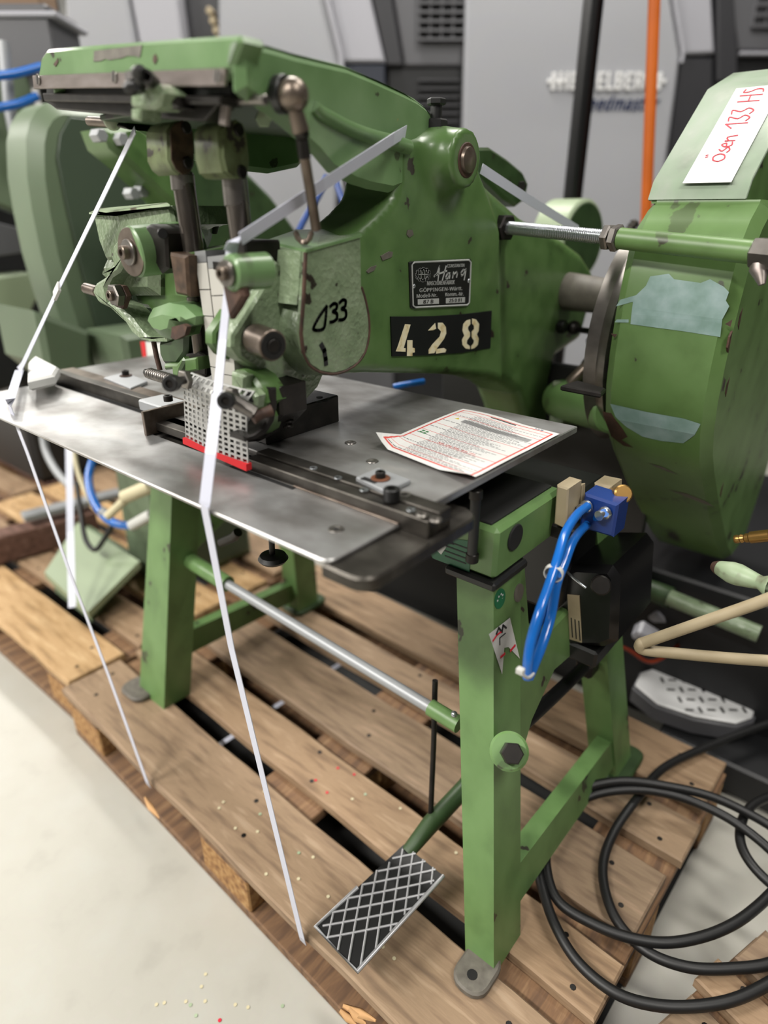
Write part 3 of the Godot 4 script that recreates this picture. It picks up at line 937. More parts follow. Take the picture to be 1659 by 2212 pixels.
	tag(obj("machine_pillar", Sh.new().box(Vector3(-1.6786,1.5218,-0.4224), Vector3(0.075, 1.0, 0.1), 0.006, cb), M.black), "narrow black upright beside the grey crate", "pillar")
	var cbl := Sh.new().tube(smooth_path([Vector3(-1.5763,1.6457,-0.3777),Vector3(-1.5627,1.639,-0.3891),Vector3(-1.547,1.6323,-0.4022),Vector3(-1.525,1.6256,-0.4207),Vector3(-1.5437,1.5871,-0.405),Vector3(-1.5615,1.5293,-0.39),Vector3(-1.5385,1.4701,-0.4094)], 6), 0.009, 8)
	tag(obj("cable_bunch", cbl, M.beige), "pale cables tied in front of the narrow black upright", "cable")
	# cable duct and hoses under the table
	t = thing("blue_hose", Vector3(-0.9178,0.4546,0.0275), "thick blue hose with pale end fittings hanging under the left end of the table", "hose")
	obj("tube", Sh.new().tube(smooth_path([Vector3(-0.9471,0.5623,-0.0133),Vector3(-0.9305,0.5386,0.0304),Vector3(-0.9089,0.4959,0.0669),Vector3(-0.8679,0.4544,0.0866),Vector3(-0.8137,0.4194,0.0911),Vector3(-0.7632,0.4099,0.0832),Vector3(-0.7175,0.4145,0.0709)], 6), 0.0105, 12), M.blue, t)
	obj("end_fitting", Sh.new().tube([Vector3(-0.7192,0.4145,0.0724),Vector3(-0.6715,0.4482,0.0407)], 0.014, 12), M.tie, t, "pale grey end fitting")
	obj("clamp", Sh.new().tube([Vector3(-0.8243,0.4334,0.0915),Vector3(-0.8034,0.4183,0.0831)], 0.0125, 12), M.alu_soft, t)
	var lk := Sh.new().tube([Vector3(-0.7526,0.444,0.1112),Vector3(-0.7137,0.4874,0.0811)], 0.011, 10)
	lk.tube([Vector3(-0.7161,0.4955,0.0782),Vector3(-0.6481,0.5317,0.0423)], 0.017, 10)
	tag(obj("beige_rod", lk, M.cream), "cream coloured rod with a thicker sleeve beside the left front leg", "rod")
	tag(obj("beige_cable", Sh.new().tube(smooth_path([Vector3(-1.0684,0.5636,0.0157),Vector3(-1.0415,0.4936,0.0357),Vector3(-0.9894,0.443,0.0514),Vector3(-0.9217,0.4036,0.0618)], 6), 0.007, 8), M.cream), "cream cable hanging beside the thick blue hose", "cable")
	tag(obj("black_cable", Sh.new().tube(smooth_path([Vector3(-1.0746,0.428,0.0312),Vector3(-1.0112,0.3569,0.0644),Vector3(-0.9634,0.3013,0.0868),Vector3(-0.9175,0.2839,0.0876),Vector3(-0.8879,0.3197,0.0699),Vector3(-0.8626,0.3683,0.0479)], 6), 0.007, 8), M.rubber), "thin black cable looping down in front of the pale green treadle plate", "cable")
	tag(obj("cable_conduit", Sh.new().tube(smooth_path([Vector3(-1.3489,0.5331,-0.0183),Vector3(-1.3189,0.4619,-0.0003),Vector3(-1.2576,0.4108,0.0081),Vector3(-1.1827,0.3775,0.0087)], 6), 0.011, 10), M.alu_soft), "grey ribbed conduit in the dark below the table's left corner", "conduit")
	t = thing("timber_beam", Vector3(-1.3539,0.2,0.0529), "reddish timber beam lying across the left pallet", "beam")
	var bp := [Vector3(-1.3456,0.24,0.253),Vector3(-1.2828,0.24,-0.0897)]
	var dirv: Vector3 = (bp[1] - bp[0]).normalized()
	obj("beam", Sh.new().box((bp[0] + bp[1]) * 0.5 - Vector3(0, 0.045, 0), Vector3(bp[0].distance_to(bp[1]), 0.09, 0.07), 0.004, Basis(dirv, Vector3.UP, dirv.cross(Vector3.UP))), M.wood_red, t)
	obj("steel_angle", Sh.new().box((bp[0] + bp[1]) * 0.5 + dirv * 0.12 + Vector3(0, 0.03, 0), Vector3(0.3, 0.02, 0.05), 0.002, Basis(dirv, Vector3.UP, dirv.cross(Vector3.UP))), M.alu_soft, t)

# a six-sided solid from four top and four bottom corners (same order)
func hexahedron(s: Sh, top: Array, bot: Array) -> Sh:
	var c := Vector3()
	for p in top + bot:
		c += p / 8.0
	s.flat(top, (top[0] + top[2]) * 0.5 - c)
	s.flat(bot, (bot[0] + bot[2]) * 0.5 - c)
	for i in 4:
		var j := (i + 1) % 4
		s.flat([top[i], top[j], bot[j], bot[i]], (top[i] + top[j] + bot[i] + bot[j]) * 0.25 - c)
	return s

func wing_nut(parent: Node3D, at: Vector3, axis: Vector3, across: Vector3, k: float, m: Material) -> void:
	var s := Sh.new()
	axis = axis.normalized()
	across = (across - axis * across.dot(axis)).normalized()
	s.cyl(at, at + axis * 0.012 * k, 0.0085 * k, 0.001, 16, 0.007 * k)
	for sg in [-1.0, 1.0]:
		var p0: Vector3 = at + axis * 0.004 * k + across * sg * 0.005 * k
		var p1: Vector3 = at + axis * 0.014 * k + across * sg * 0.013 * k
		var p2: Vector3 = at + axis * 0.024 * k + across * sg * 0.017 * k
		s.tube([p0, p1, p2, p2 + axis * 0.004 * k], 0.005, 10, [0.0045 * k, 0.0062 * k, 0.0058 * k, 0.002 * k])
	obj("wing_nut", s, m, parent)

func spring(a: Vector3, b: Vector3, r: float, turns: int, wire: float) -> Sh:
	var d := (b - a).normalized()
	var s := d.cross(Vector3.UP).normalized()
	var t := d.cross(s)
	var p := []
	for i in turns * 10 + 1:
		var f := TAU * i / 10.0
		p.append(a.lerp(b, float(i) / (turns * 10)) + s * cos(f) * r + t * sin(f) * r)
	return Sh.new().tube(p, wire, 5)

func socket_screw(parent: Node3D, at: Vector3, axis: Vector3, r: float, h: float, m: Material, called := "socket_screw") -> void:
	axis = axis.normalized()
	var s := Sh.new().lathe([0, 0, r, 0, r, h - 0.001, r - 0.001, h, r * 0.5, h, r * 0.5, h * 0.4, 0, h * 0.4], at, axis, 16)
	obj(called, s, m, parent)

func build_machine() -> void:
	var t := thing("eyeleting_machine", Vector3(0, 0.1445, 0), "old green eyeleting machine with steel table and number 428, strapped on the weathered pallet", "machine")
	build_stand(t)
	build_table(t)
	build_body(t)
	build_lever(t)
	build_heads(t)
	build_drive(t)

func build_stand(t: Node3D) -> void:
	# four legs in two side frames
	var legs := Sh.new()
	hexahedron(legs, [Vector3(0.322, 0.722, 0.19), Vector3(0.375, 0.722, 0.19), Vector3(0.375, 0.722, 0.125), Vector3(0.322, 0.722, 0.125)], [Vector3(0.414, 0.1445, 0.254), Vector3(0.462, 0.1445, 0.254), Vector3(0.462, 0.1445, 0.178), Vector3(0.414, 0.1445, 0.178)])
	var l1 := obj("leg", legs, M.green_leg, t)
	obj("foot", Sh.new().ext(rrect(0.415, 0.23, 0.468, 0.302, 0.022), 0.1447, 0.158, "Y", 0.003), M.primer, l1, "worn bare metal foot with a bolt hole")
	obj("bolt_hole", Sh.new().cyl(Vector3(0.441, 0.1572, 0.279), Vector3(0.441, 0.1588, 0.279), 0.0075, 0.0003, 14), M.slot, l1)
	legs = Sh.new()
	hexahedron(legs, [Vector3(-0.388, 0.722, 0.166), Vector3(-0.322, 0.722, 0.166), Vector3(-0.322, 0.722, 0.1), Vector3(-0.388, 0.722, 0.1)], [Vector3(-0.47, 0.1445, 0.247), Vector3(-0.372, 0.1445, 0.247), Vector3(-0.372, 0.1445, 0.18), Vector3(-0.47, 0.1445, 0.18)])
	var l2 := obj("leg", legs, M.green_leg, t)
	obj("foot", Sh.new().ext(rrect(-0.505, 0.215, -0.425, 0.28, 0.025), 0.1447, 0.157, "Y", 0.003), M.primer, l2)
	for sx in [1.0, -1.0]:
		var r := Sh.new()
		hexahedron(r, [Vector3(sx * 0.325, 0.722, -0.10), Vector3(sx * 0.375, 0.722, -0.10), Vector3(sx * 0.375, 0.722, -0.165), Vector3(sx * 0.325, 0.722, -0.165)], [Vector3(sx * 0.41, 0.1445, -0.19), Vector3(sx * 0.462, 0.1445, -0.19), Vector3(sx * 0.462, 0.1445, -0.262), Vector3(sx * 0.41, 0.1445, -0.262)])
		var lr := obj("leg", r, M.green_leg, t)
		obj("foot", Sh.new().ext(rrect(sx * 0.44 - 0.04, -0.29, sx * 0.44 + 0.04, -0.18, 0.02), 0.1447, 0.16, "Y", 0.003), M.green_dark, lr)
		# lower rail and upper web of the side frame
		var lo := Sh.new()
		hexahedron(lo, [Vector3(sx * 0.415, 0.275, 0.2), Vector3(sx * 0.442, 0.275, 0.2), Vector3(sx * 0.442, 0.245, -0.21), Vector3(sx * 0.415, 0.245, -0.21)], [Vector3(sx * 0.425, 0.205, 0.2), Vector3(sx * 0.452, 0.205, 0.2), Vector3(sx * 0.452, 0.185, -0.22), Vector3(sx * 0.425, 0.185, -0.22)])
		obj("side_rail", lo, M.green_leg, t)
		var web := Sh.new().ext([0.15, 0.0, 0.10, 0.0, 0.095, -0.1, 0.04, -0.135, -0.07, -0.13, -0.15, -0.1, -0.165, -0.24, -0.07, -0.22, 0.03, -0.21, 0.10, -0.25, 0.16, -0.32, 0.19, -0.32], sx * 0.36 - 0.008, sx * 0.36 + 0.008, "X", 0.004)
		move(web, Transform3D(Basis(Vector3.RIGHT, Vector3(-sx * 0.15, 1, 0), Vector3(0, 0, 1)), Vector3(0, 0.722, 0)))
		obj("side_web", web, M.green_leg, t)
	obj("rubber_pad", Sh.new().box(Vector3(0.345, 0.7265, 0.158), Vector3(0.072, 0.012, 0.082), 0.003), M.rubber, t)
	obj("rubber_pad", Sh.new().box(Vector3(-0.352, 0.7265, 0.135), Vector3(0.066, 0.012, 0.082), 0.003), M.rubber, t)
	# tray under the table
	var tray := obj("under_housing", Sh.new().box(Vector3(-0.002, 0.7655, 0.11), Vector3(0.756, 0.067, 0.164), 0.005), M.green_leg, t)
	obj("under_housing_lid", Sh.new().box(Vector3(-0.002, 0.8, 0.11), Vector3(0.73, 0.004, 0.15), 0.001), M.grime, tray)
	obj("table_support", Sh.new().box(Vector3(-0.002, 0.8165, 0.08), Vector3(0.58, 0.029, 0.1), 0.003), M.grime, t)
	obj("cable_grommet", Sh.new().cyl(Vector3(0.3755, 0.775, 0.151), Vector3(0.3785, 0.775, 0.151), 0.017, 0.001, 24), M.slot, tray)
	# label on its front
	var lab := obj("green_label", Sh.new().ext([0.272,0.7571,0.3417,0.7752,0.3419,0.7324,0.2873,0.7321], 0.1921, 0.1928, "Z", 0.0), M.teal, tray, "dark green printed label with a white sticker")
	var lp := Vector3(0.321,0.7634,0.193)
	for i in 4:
		obj("print", Sh.new().box(lp + Vector3(0, -0.007 * i, 0), Vector3(0.038 - 0.007 * (i % 2), 0.0016, 0.0004), 0.0), M.ink, lab)
	obj("print", Sh.new().tube([Vector3(0.3037,0.7678,0.193), Vector3(0.314,0.7674,0.193), Vector3(0.3176,0.7623,0.193), Vector3(0.3075,0.7614,0.193), Vector3(0.3025,0.7649,0.193)], 0.0006, 5), M.ink, lab)
	obj("sticker", Sh.new().box(Vector3(0.297,0.7529,0.1934), Vector3(0.016, 0.015, 0.0008), 0.0, Basis(Vector3(0, 0, 1), -0.5)), M.white, lab)
	obj("sticker_mark", Sh.new().cyl(Vector3(0.2965,0.7555,0.1938), Vector3(0.2968,0.7558,0.1943), 0.005, 0.0, 16), mat(Color(0.85, 0.3, 0.1), 0.6), lab)
	obj("hose", Sh.new().tube(smooth_path([Vector3(0.3482,0.8425,0.2),Vector3(0.3499,0.8277,0.202),Vector3(0.3507,0.7991,0.203),Vector3(0.3498,0.7744,0.202),Vector3(0.3485,0.7559,0.2)], 5), 0.0062, 10), M.rubber, t)
	for q in [Vector3(0.3484,0.8392,0.2), Vector3(0.349,0.7585,0.2)]:
		obj("hose_ferrule", Sh.new().cyl(q + Vector3(0, -0.006, 0), q + Vector3(0, 0.006, 0), 0.0078, 0.001, 14), M.steel_dark, t)
	# cross bars between the side frames
	obj("cross_tube", Sh.new().tube([Vector3(-0.386,0.4859,0.15), Vector3(-0.2223,0.4752,0.15)], 0.016, 14), M.green_leg, t)
	obj("steel_bar", Sh.new().tube([Vector3(-0.228,0.4751,0.15), Vector3(0.2718,0.4472,0.15)], 0.0095, 14), M.alu_soft, t, "bright steel tie bar between the side frames")
	obj("bar_socket", Sh.new().tube([Vector3(0.2631,0.4485,0.15), Vector3(0.3153,0.4453,0.15)], 0.013, 14), M.green_leg, t)
	obj("bar_end_screw", Sh.new().ball(Vector3(0.3118,0.4704,0.16), 0.005, 12), M.zinc, t)
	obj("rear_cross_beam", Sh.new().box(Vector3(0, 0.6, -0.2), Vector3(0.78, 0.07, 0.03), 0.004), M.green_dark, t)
	# boss and bolt half way up the right leg
	obj("leg_boss", Sh.new().cyl(Vector3(0.424,0.5082,0.206), Vector3(0.434,0.5279,0.2241), 0.024, 0.003, 24), M.green_leg, t)
	obj("leg_bolt", Sh.new().hexa(Vector3(0.434,0.5233,0.2212), Vector3(0.446,0.5432,0.2387), 0.0135), M.steel_dark, t)
	# lever bar of the treadle seen behind the right leg
	obj("lever_bar", Sh.new().tube([Vector3(0.39,0.454,0.0994), Vector3(0.39,0.4385,-0.0095), Vector3(0.39,0.4265,-0.1186)], 0.011, 8), M.black, t)
	obj("lever_bar_head", Sh.new().box(Vector3(0.39,0.42,-0.1393), Vector3(0.03, 0.03, 0.05), 0.005), M.steel_dark, t)
	# treadle: rod, arm, plate
	obj("treadle_rod", Sh.new().tube([Vector3(0.283,0.245,0.1666),Vector3(0.2648,0.3756,0.14),Vector3(0.2558,0.4829,0.13)], 0.0045, 10), M.steel_dark, t)
	obj("treadle_arm", Sh.new().tube([Vector3(0.2801,0.215,0.2224),Vector3(0.2883,0.24,0.1737),Vector3(0.2993,0.26,0.0923),Vector3(0.2973,0.275,-0.0362)], 0.0145, 12, [0.011, 0.0145, 0.0145, 0.0145]), M.green_dark, t)
	var q := [Vector3(0.2698,0.222,0.219),Vector3(0.3488,0.222,0.2223),Vector3(0.3333,0.205,0.3985),Vector3(0.248,0.205,0.3925)]
	var nn: Vector3 = (q[1] - q[0]).cross(q[3] - q[0]).normalized()
	if nn.y < 0.0:
		nn = -nn
	var pad := Sh.new()
	var dn := -nn * 0.008
	hexahedron(pad, q, q.map(func(p): return p + dn))
	var pd := obj("treadle_plate", pad, M.black, t)
	var bead := Sh.new()
	var at := func(u: float, w: float) -> Vector3:
		return q[0].lerp(q[1], u).lerp(q[3].lerp(q[2], u), w) + nn * 0.0004
	# diamond tread: crossing raised ribs, and a raised rim
	for i in range(-6, 8):
		for sg in [-1.0, 1.0]:
			var pts := []
			for k in 25:
				var w := k / 24.0
				var u: float = i / 4.0 + sg * w * 1.55 + (0.0 if sg > 0 else 0.06)
				if u > 0.01 and u < 0.99:
					pts.append(at.call(u, w))
			if pts.size() > 1:
				bead.tube(pts, 0.0019, 6)
	obj("tread_ribs", bead, M.tread, pd, "bare metal diamond ribs worn bright")
	var rim := Sh.new().tube([at.call(0, 0.55), at.call(0, 1), at.call(1, 1), at.call(1, 0.0)], 0.0032, 8)
	obj("rim", rim, M.tread, pd)
	# stickers on the right leg's outer side, which leans outwards towards its foot
	var lean := Vector3(1, 0.1507, 0).normalized()
	var on := func(p: Vector3, out: float) -> Vector3:
		return Vector3(0.375 + (0.722 - p.y) * 0.1507 + out, p.y, p.z)
	var sc: Vector3 = on.call(Vector3(0.381,0.7026,0.1782), 0.0)
	var st := obj("round_sticker", Sh.new().cyl(sc, sc + lean * 0.0008, 0.0125, 0.0, 24), M.teal, t, "green round inspection sticker")
	for i in 7:
		obj("sticker_print", Sh.new().box(sc + lean * 0.0009 + Vector3(0, 0.006 * sin(i * 0.9), 0.006 * cos(i * 0.9)), Vector3(0.0004, 0.0022, 0.0022), 0.0), M.white, st)
	var s2: Vector3 = on.call(Vector3(0.381,0.6902,0.1332), 0.0)
	obj("round_sticker", Sh.new().cyl(s2, s2 + lean * 0.0008, 0.012, 0.0, 24), M.primer, t, "faded grey round sticker")
	var ts_o: Array = [Vector3(0.387,0.6696,0.208),Vector3(0.387,0.6675,0.1585),Vector3(0.387,0.5983,0.1399),Vector3(0.387,0.6296,0.1661),Vector3(0.387,0.6337,0.1758),Vector3(0.387,0.6,0.1844)]
	var tso := PackedVector2Array()
	for p in ts_o:
		tso.append(Vector2(p.z, p.y))
	var tsi := Geometry2D.triangulate_polygon(tso)
	var tsh := Sh.new()
	for i in range(0, tsi.size(), 3):
		tsh.flat([on.call(ts_o[tsi[i]], 0.0009), on.call(ts_o[tsi[i + 1]], 0.0009), on.call(ts_o[tsi[i + 2]], 0.0009)], lean)
	var ts := obj("torn_sticker", tsh, M.white, t, "torn white sticker with red marks")
	for r in [[[Vector3(0.387,0.657,0.201),Vector3(0.387,0.6601,0.1907),Vector3(0.387,0.6594,0.1819)], 0.0022, M.red_ink], [[Vector3(0.387,0.6261,0.1859),Vector3(0.387,0.6258,0.1769)], 0.003, M.red_ink], [[Vector3(0.387,0.6226,0.1628),Vector3(0.387,0.6241,0.1513)], 0.003, M.red_ink],
		[[Vector3(0.387,0.6622,0.1921),Vector3(0.387,0.6673,0.1863),Vector3(0.387,0.6581,0.1795),Vector3(0.387,0.6659,0.1763),Vector3(0.387,0.6589,0.1696)], 0.0026, M.ink], [[Vector3(0.387,0.6438,0.1862),Vector3(0.387,0.653,0.1854),Vector3(0.387,0.6526,0.172)], 0.0012, M.ink]]:
		obj("print", Sh.new().stroke(r[0].map(func(p): return on.call(p, 0.0012)), r[1], lean), r[2], ts)

func build_table(t: Node3D) -> void:
	var base := obj("base_plate", Sh.new().ext([-0.52, 0.25, 0.37, 0.25] + arc(0.368, 0.27, 0.02, 270, 360, 4) + arc(0.368, 0.412, 0.02, 0, 90, 4) + [0.336, 0.432, 0.336, 0.375, -0.52, 0.345], 0.831, 0.8455, "Y", 0.002), M.table_dark, t)
	var front: Array = [-0.10, 0.331, -0.10, 0.262, -0.5, 0.262, -0.5, 0.405] + arc(-0.475, 0.408, 0.024, 180, 90, 5) + arc(0.333, 0.421, 0.012, 90, 0, 5) + [0.345, 0.331]
	var fp := obj("front_plate", Sh.new().ext(front, 0.8457, 0.8505, "Y", 0.0012), M.table, t, "thin polished steel plate along the front of the table")
	for px in [Vector3(0.3051,0.8507,0.3812), Vector3(-0.3844,0.8507,0.2438)]:
		obj("countersunk_screw", Sh.new().lathe([0, 0.0003, 0.004, 0.0003, 0.0042, 0.0006, 0.0075, 0.0008, 0.008, 0], px, Vector3.UP, 20), M.steel, fp)
		obj("screw_socket", Sh.new().cyl(px, px + Vector3(0, 0.0008, 0), 0.003, 0.0, 12), M.slot, fp)
	obj("shim", Sh.new().box(Vector3(0.27, 0.8515, 0.333), Vector3(0.15, 0.002, 0.006), 0.0005), M.steel_brown, fp)
	for sl in [[0.09, 0.2, 0.3385, 0.006], [-0.47, -0.13, 0.281, 0.008]]:
		obj("slot", Sh.new().box(Vector3((sl[0] + sl[1]) / 2, 0.8505, sl[2]), Vector3(sl[1] - sl[0], 0.0012, sl[3]), 0.0), M.slot, fp)
	var bp := obj("back_plate", Sh.new().ext([-0.5, -0.03, 0.36, -0.03, 0.36, 0.312, -0.09, 0.312, -0.09, 0.262, -0.5, 0.262], 0.8565, 0.866, "Y", 0.0012), M.table, t, "steel plate forming the back of the table")
	obj("plate_riser", Sh.new().box(Vector3(-0.08, 0.8495, 0.115), Vector3(0.80, 0.0135, 0.27), 0.002), M.table_dark, bp)
	# right fence bar, with its holes
	var fb := obj("fence_bar", Sh.new().box(Vector3(0.245, 0.8545, 0.3245), Vector3(0.27, 0.019, 0.018), 0.0012), M.table_dark, t)
	obj("fence_ledge", Sh.new().box(Vector3(0.245, 0.8565, 0.306), Vector3(0.27, 0.021, 0.02), 0.001), M.table_dark, fb)
	for h in [[888,1100,0.0036], [911,1110,0.0052], [940,1122,0.0052], [730,1031,0.0028], [786,1056,0.003], [677,1010,0.0025]]:
		pass
	for h in [Vector3(0.3551,0.868,0.3284), Vector3(0.2876,0.868,0.3208), Vector3(0.244,0.868,0.3139), Vector3(0.2027,0.868,0.3104)]:
		obj("hole_rim", Sh.new().lathe([0.0024, 0.0, 0.0024, 0.0008, 0.0044, 0.0008, 0.0048, 0], h - Vector3(0, 0.0006, 0), Vector3.UP, 16), M.zinc, fb)
	for h in [Vector3(0.3697,0.868,0.3299), Vector3(0.386,0.868,0.3308)]:
		socket_screw(fb, h - Vector3(0, 0.0015, 0), Vector3.UP, 0.0062, 0.002, M.steel)
	for h in [Vector3(0.237,0.8665,0.2494), Vector3(0.3255,0.8665,0.3017), Vector3(0.1729,0.8665,0.217)]:
		obj("countersunk_screw", Sh.new().lathe([0, 0.0002, 0.0035, 0.0002, 0.004, 0.0005, 0.007, 0.0006, 0.0074, 0], h, Vector3.UP, 18), M.steel, bp)
	# clamp plates with screws
	var ang := -0.12
	var k1 := obj("clamp_plate", Sh.new().ext([0.2648,0.3077,0.2642,0.2706,0.3142,0.2765,0.3139,0.3173], 0.8663, 0.872, "Y", 0.001), M.alu_soft, t)
	var c1 := Vector3(0.2885,0.8722,0.2953)
	obj("washer", Sh.new().cyl(c1, c1 + Vector3(0, 0.0016, 0), 0.0105, 0.0004, 20), mat(Color(0.42, 0.24, 0.13), 0.7), k1, "rusty washer")
	socket_screw(k1, c1 + Vector3(0, 0.0016, 0), Vector3.UP, 0.0055, 0.007, M.steel_dark)
	obj("slot", Sh.new().box(c1 + Vector3(-0.006, 0.0002, 0.011), Vector3(0.02, 0.0006, 0.007), 0.0), M.slot, k1)
	var k2 := obj("clamp_plate", Sh.new().ext([-0.3697,0.2468,-0.3805,0.2012,-0.2893,0.2138,-0.268,0.2567], 0.8663, 0.872, "Y", 0.001), M.alu_soft, t)
	var c2 := Vector3(-0.3493,0.8722,0.2175)
	obj("washer", Sh.new().cyl(c2, c2 + Vector3(0, 0.0016, 0), 0.0105, 0.0004, 20), M.rust, k2)
	socket_screw(k2, c2 + Vector3(0, 0.0016, 0), Vector3.UP, 0.006, 0.008, M.steel_dark)
	var c3 := Vector3(0.3239,0.866,0.3199)
	socket_screw(t, c3, Vector3.UP, 0.0085, 0.013, M.black, "black_socket_screw")
	# left fence, a box section with an open end
	var lf := obj("fence_bar", Sh.new().box(Vector3(-0.30, 0.8605, 0.269), Vector3(0.40, 0.020, 0.015), 0.001), M.table_dark, t)
	obj("fence_top", Sh.new().box(Vector3(-0.30, 0.866, 0.248), Vector3(0.40, 0.006, 0.026), 0.001), M.steel_brown, lf)
	obj("fence_end_plate", Sh.new().ext([0.27, 0.8505, 0.341, 0.8505, 0.341, 0.884, 0.27, 0.884], -0.096, -0.09, "X", 0.0008), M.steel_brown, lf)
	obj("fence_block", Sh.new().box(Vector3(-0.138, 0.872, 0.282), Vector3(0.06, 0.016, 0.042), 0.002), M.alu_soft, lf)
	socket_screw(lf, Vector3(-0.107,0.886,0.2905), Vector3.UP, 0.0065, 0.008, M.steel_dark)
	obj("rail", Sh.new().box(Vector3(-0.02, 0.86, 0.31), Vector3(0.16, 0.012, 0.03), 0.001), M.table_dark, t)
	# die block behind the guard
	var die := obj("die_block", Sh.new().box(Vector3(0.045, 0.8845, 0.225), Vector3(0.11, 0.037, 0.13), 0.0015), M.steel_dark, t)
	for h in [Vector3(0.0882,0.9032,0.185), Vector3(0.1036,0.9032,0.1813), Vector3(0.1047,0.9032,0.2014), Vector3(0.1075,0.9032,0.1931)]:
		obj("screw_hole", Sh.new().cyl(h, h + Vector3(0, 0.0006, 0), 0.0042, 0.0, 14), M.slot, die)
	# knob under the table front
	obj("clamp_rod", Sh.new().cyl(Vector3(0.1052,0.7198,0.3), Vector3(0.1069,0.7517,0.3), 0.004, 0.0005, 12), M.steel_dark, t)
	var kb := Vector3(0.1064,0.7133,0.3)
	obj("clamp_knob", Sh.new().lathe([0, -0.004, 0.017, -0.004, 0.02, 0, 0.017, 0.005, 0, 0.006], kb, Vector3.UP, 24), M.black, t)
	obj("valve", Sh.new().tube([Vector3(-0.1537,0.609,0.2),Vector3(-0.1158,0.6323,0.2),Vector3(-0.1029,0.6452,0.2)], 0.008, 10), M.steel_dark, t)

func build_body(t: Node3D) -> void:
	# main casting: outlines in (z, y)
	var front: Array = [0.0631,1.2109,0.0773,1.1907,0.0752,1.1656,0.0841,1.1447,0.1109,1.1264,0.1454,1.1088,0.1851,1.087,0.2174,1.0583,0.256,1.0311,0.2643,0.9802,0.255,0.9471,0.1998,0.9406,0.1292,0.9305,-0.0322,0.9008,-0.1841,0.8683,-0.2332,0.8503,-0.2095,0.9556,-0.1853,1.0994,-0.1478,1.1447,-0.1178,1.1804,-0.107,1.2101,-0.0772,1.2261]
	var rear: Array = [-0.1043,1.1916,-0.1722,1.1607,-0.2819,1.1186,-0.44,1.0808,-0.5304,1.0522,-0.6,1.0118,-0.6065,0.9655,-0.5738,0.8791,-0.4593,0.858,-0.4489,0.8176,-0.458,0.7378,-0.5467,0.6091,-0.397,0.6418,-0.3491,0.7627,-0.3124,0.8117,-0.2499,0.8472,-0.1535,0.8778,-0.0894,0.9698,-0.0864,1.132]
	var layers := [{"o": front, "x": 0.083, "h": 0.047, "r": 0.014}, {"o": rear, "x": 0.065, "h": 0.052, "r": 0.02}]
	var ax := Vector3.RIGHT
	var piv := Vector3(0.165,1.1889,-0.0287)
	var bosses := [
		{"a": Vector3(0.03, piv.y + 0.002, piv.z), "d": ax, "l": 0.133, "r": 0.0355, "k": 0.03},
		{"a": Vector3(0.1,0.7882,-0.519), "d": Vector3(1, 0.0, 0.0), "l": 0.045, "r": 0.022, "k": 0.03},
	]
	var b := obj("body_casting", casting(layers, bosses, Vector3(-0.02, 0.70, -0.62), Vector3(0.18, 1.26, 0.33), 0.0062, 0.022), M.green, t)
	obj("pivot_pin", Sh.new().lathe([0, 0.0, 0.0165, 0.0, 0.0165, 0.004, 0.015, 0.0075, 0.009, 0.0095, 0, 0.0102], Vector3(0.161, piv.y, piv.z), ax, 24), M.steel_brown, t)
	obj("pin_collar", Sh.new().cyl(Vector3(0.160, piv.y, piv.z), Vector3(0.1645, piv.y, piv.z), 0.021, 0.001, 24), M.rust, t)
	# bolt with nut on the pivot boss
	var bt := Vector3(0.115,1.2257,-0.0235)
	obj("lock_nut", Sh.new().hexa(bt, bt + Vector3(0, 0.0125, 0), 0.0155), M.black, t)
	obj("lock_bolt", Sh.new().cyl(bt + Vector3(0, 0.012, 0), bt + Vector3(0, 0.032, 0), 0.0075, 0.0005, 14), M.black, t)
	obj("lock_bolt_head", Sh.new().hexa(bt + Vector3(0, 0.028, 0), bt + Vector3(0, 0.036, 0), 0.0125), M.black, t)
	obj("thread", spring(bt + Vector3(0, 0.013, 0), bt + Vector3(0, 0.028, 0), 0.0073, 7, 0.0009), M.black, t)
	# bracket plate behind the pivot
	var br := obj("bracket_plate", Sh.new().ext([-0.2571,1.224,-0.3001,1.2266,-0.3644,1.211,-0.4211,1.1934,-0.4438,1.1757,-0.4367,1.1473,-0.4037,1.1353,-0.358,1.148,-0.2761,1.1825], 0.0, 0.03, "X", 0.005), M.green_dark, t)
	obj("bolt", Sh.new().hexa(Vector3(0.03,1.1703,-0.4166), Vector3(0.036,1.17,-0.4059), 0.009), M.steel_dark, br)
	# name plate
	var np: Array = [0.0507,1.0664,0.0467,1.0673,-0.0965,1.0639,-0.1005,1.0618,-0.1019,0.9985,-0.0983,0.9961,0.0417,1.0061,0.046,1.0084]
	var plate := obj("name_plate", Sh.new().ext(np, 0.1285, 0.1325, "X", 0.0006), M.black, t, "black name plate with raised silver lettering")
	var c00 := Vector3(0.1326,1.0668,0.0475)
	var c10 := Vector3(0.1326,1.0627,-0.0999)
	var c01 := Vector3(0.1326,1.0071,0.0427)
	var c11 := Vector3(0.1326,0.9967,-0.1015)
	var on := func(u: float, w: float) -> Vector3:
		return c00.lerp(c10, u).lerp(c01.lerp(c11, u), w)
	var fr := Sh.new().tube([on.call(0.05, 0.01), on.call(0.95, 0.01), on.call(0.99, 0.06), on.call(0.99, 0.94), on.call(0.95, 0.99), on.call(0.05, 0.99), on.call(0.01, 0.94), on.call(0.01, 0.06), on.call(0.05, 0.01)], 0.0013, 8)
	obj("plate_frame", fr, M.plate_silver, plate)
	for q in [on.call(0.035, 0.52), on.call(0.965, 0.46)]:
		obj("rivet", Sh.new().lathe([0.0032, 0, 0.0028, 0.001, 0.0016, 0.0018, 0, 0.002], q, Vector3.RIGHT, 14), M.zinc, plate)
	var st := Sh.new()
	# toothed wheel emblem with letters inside
	var ring := []
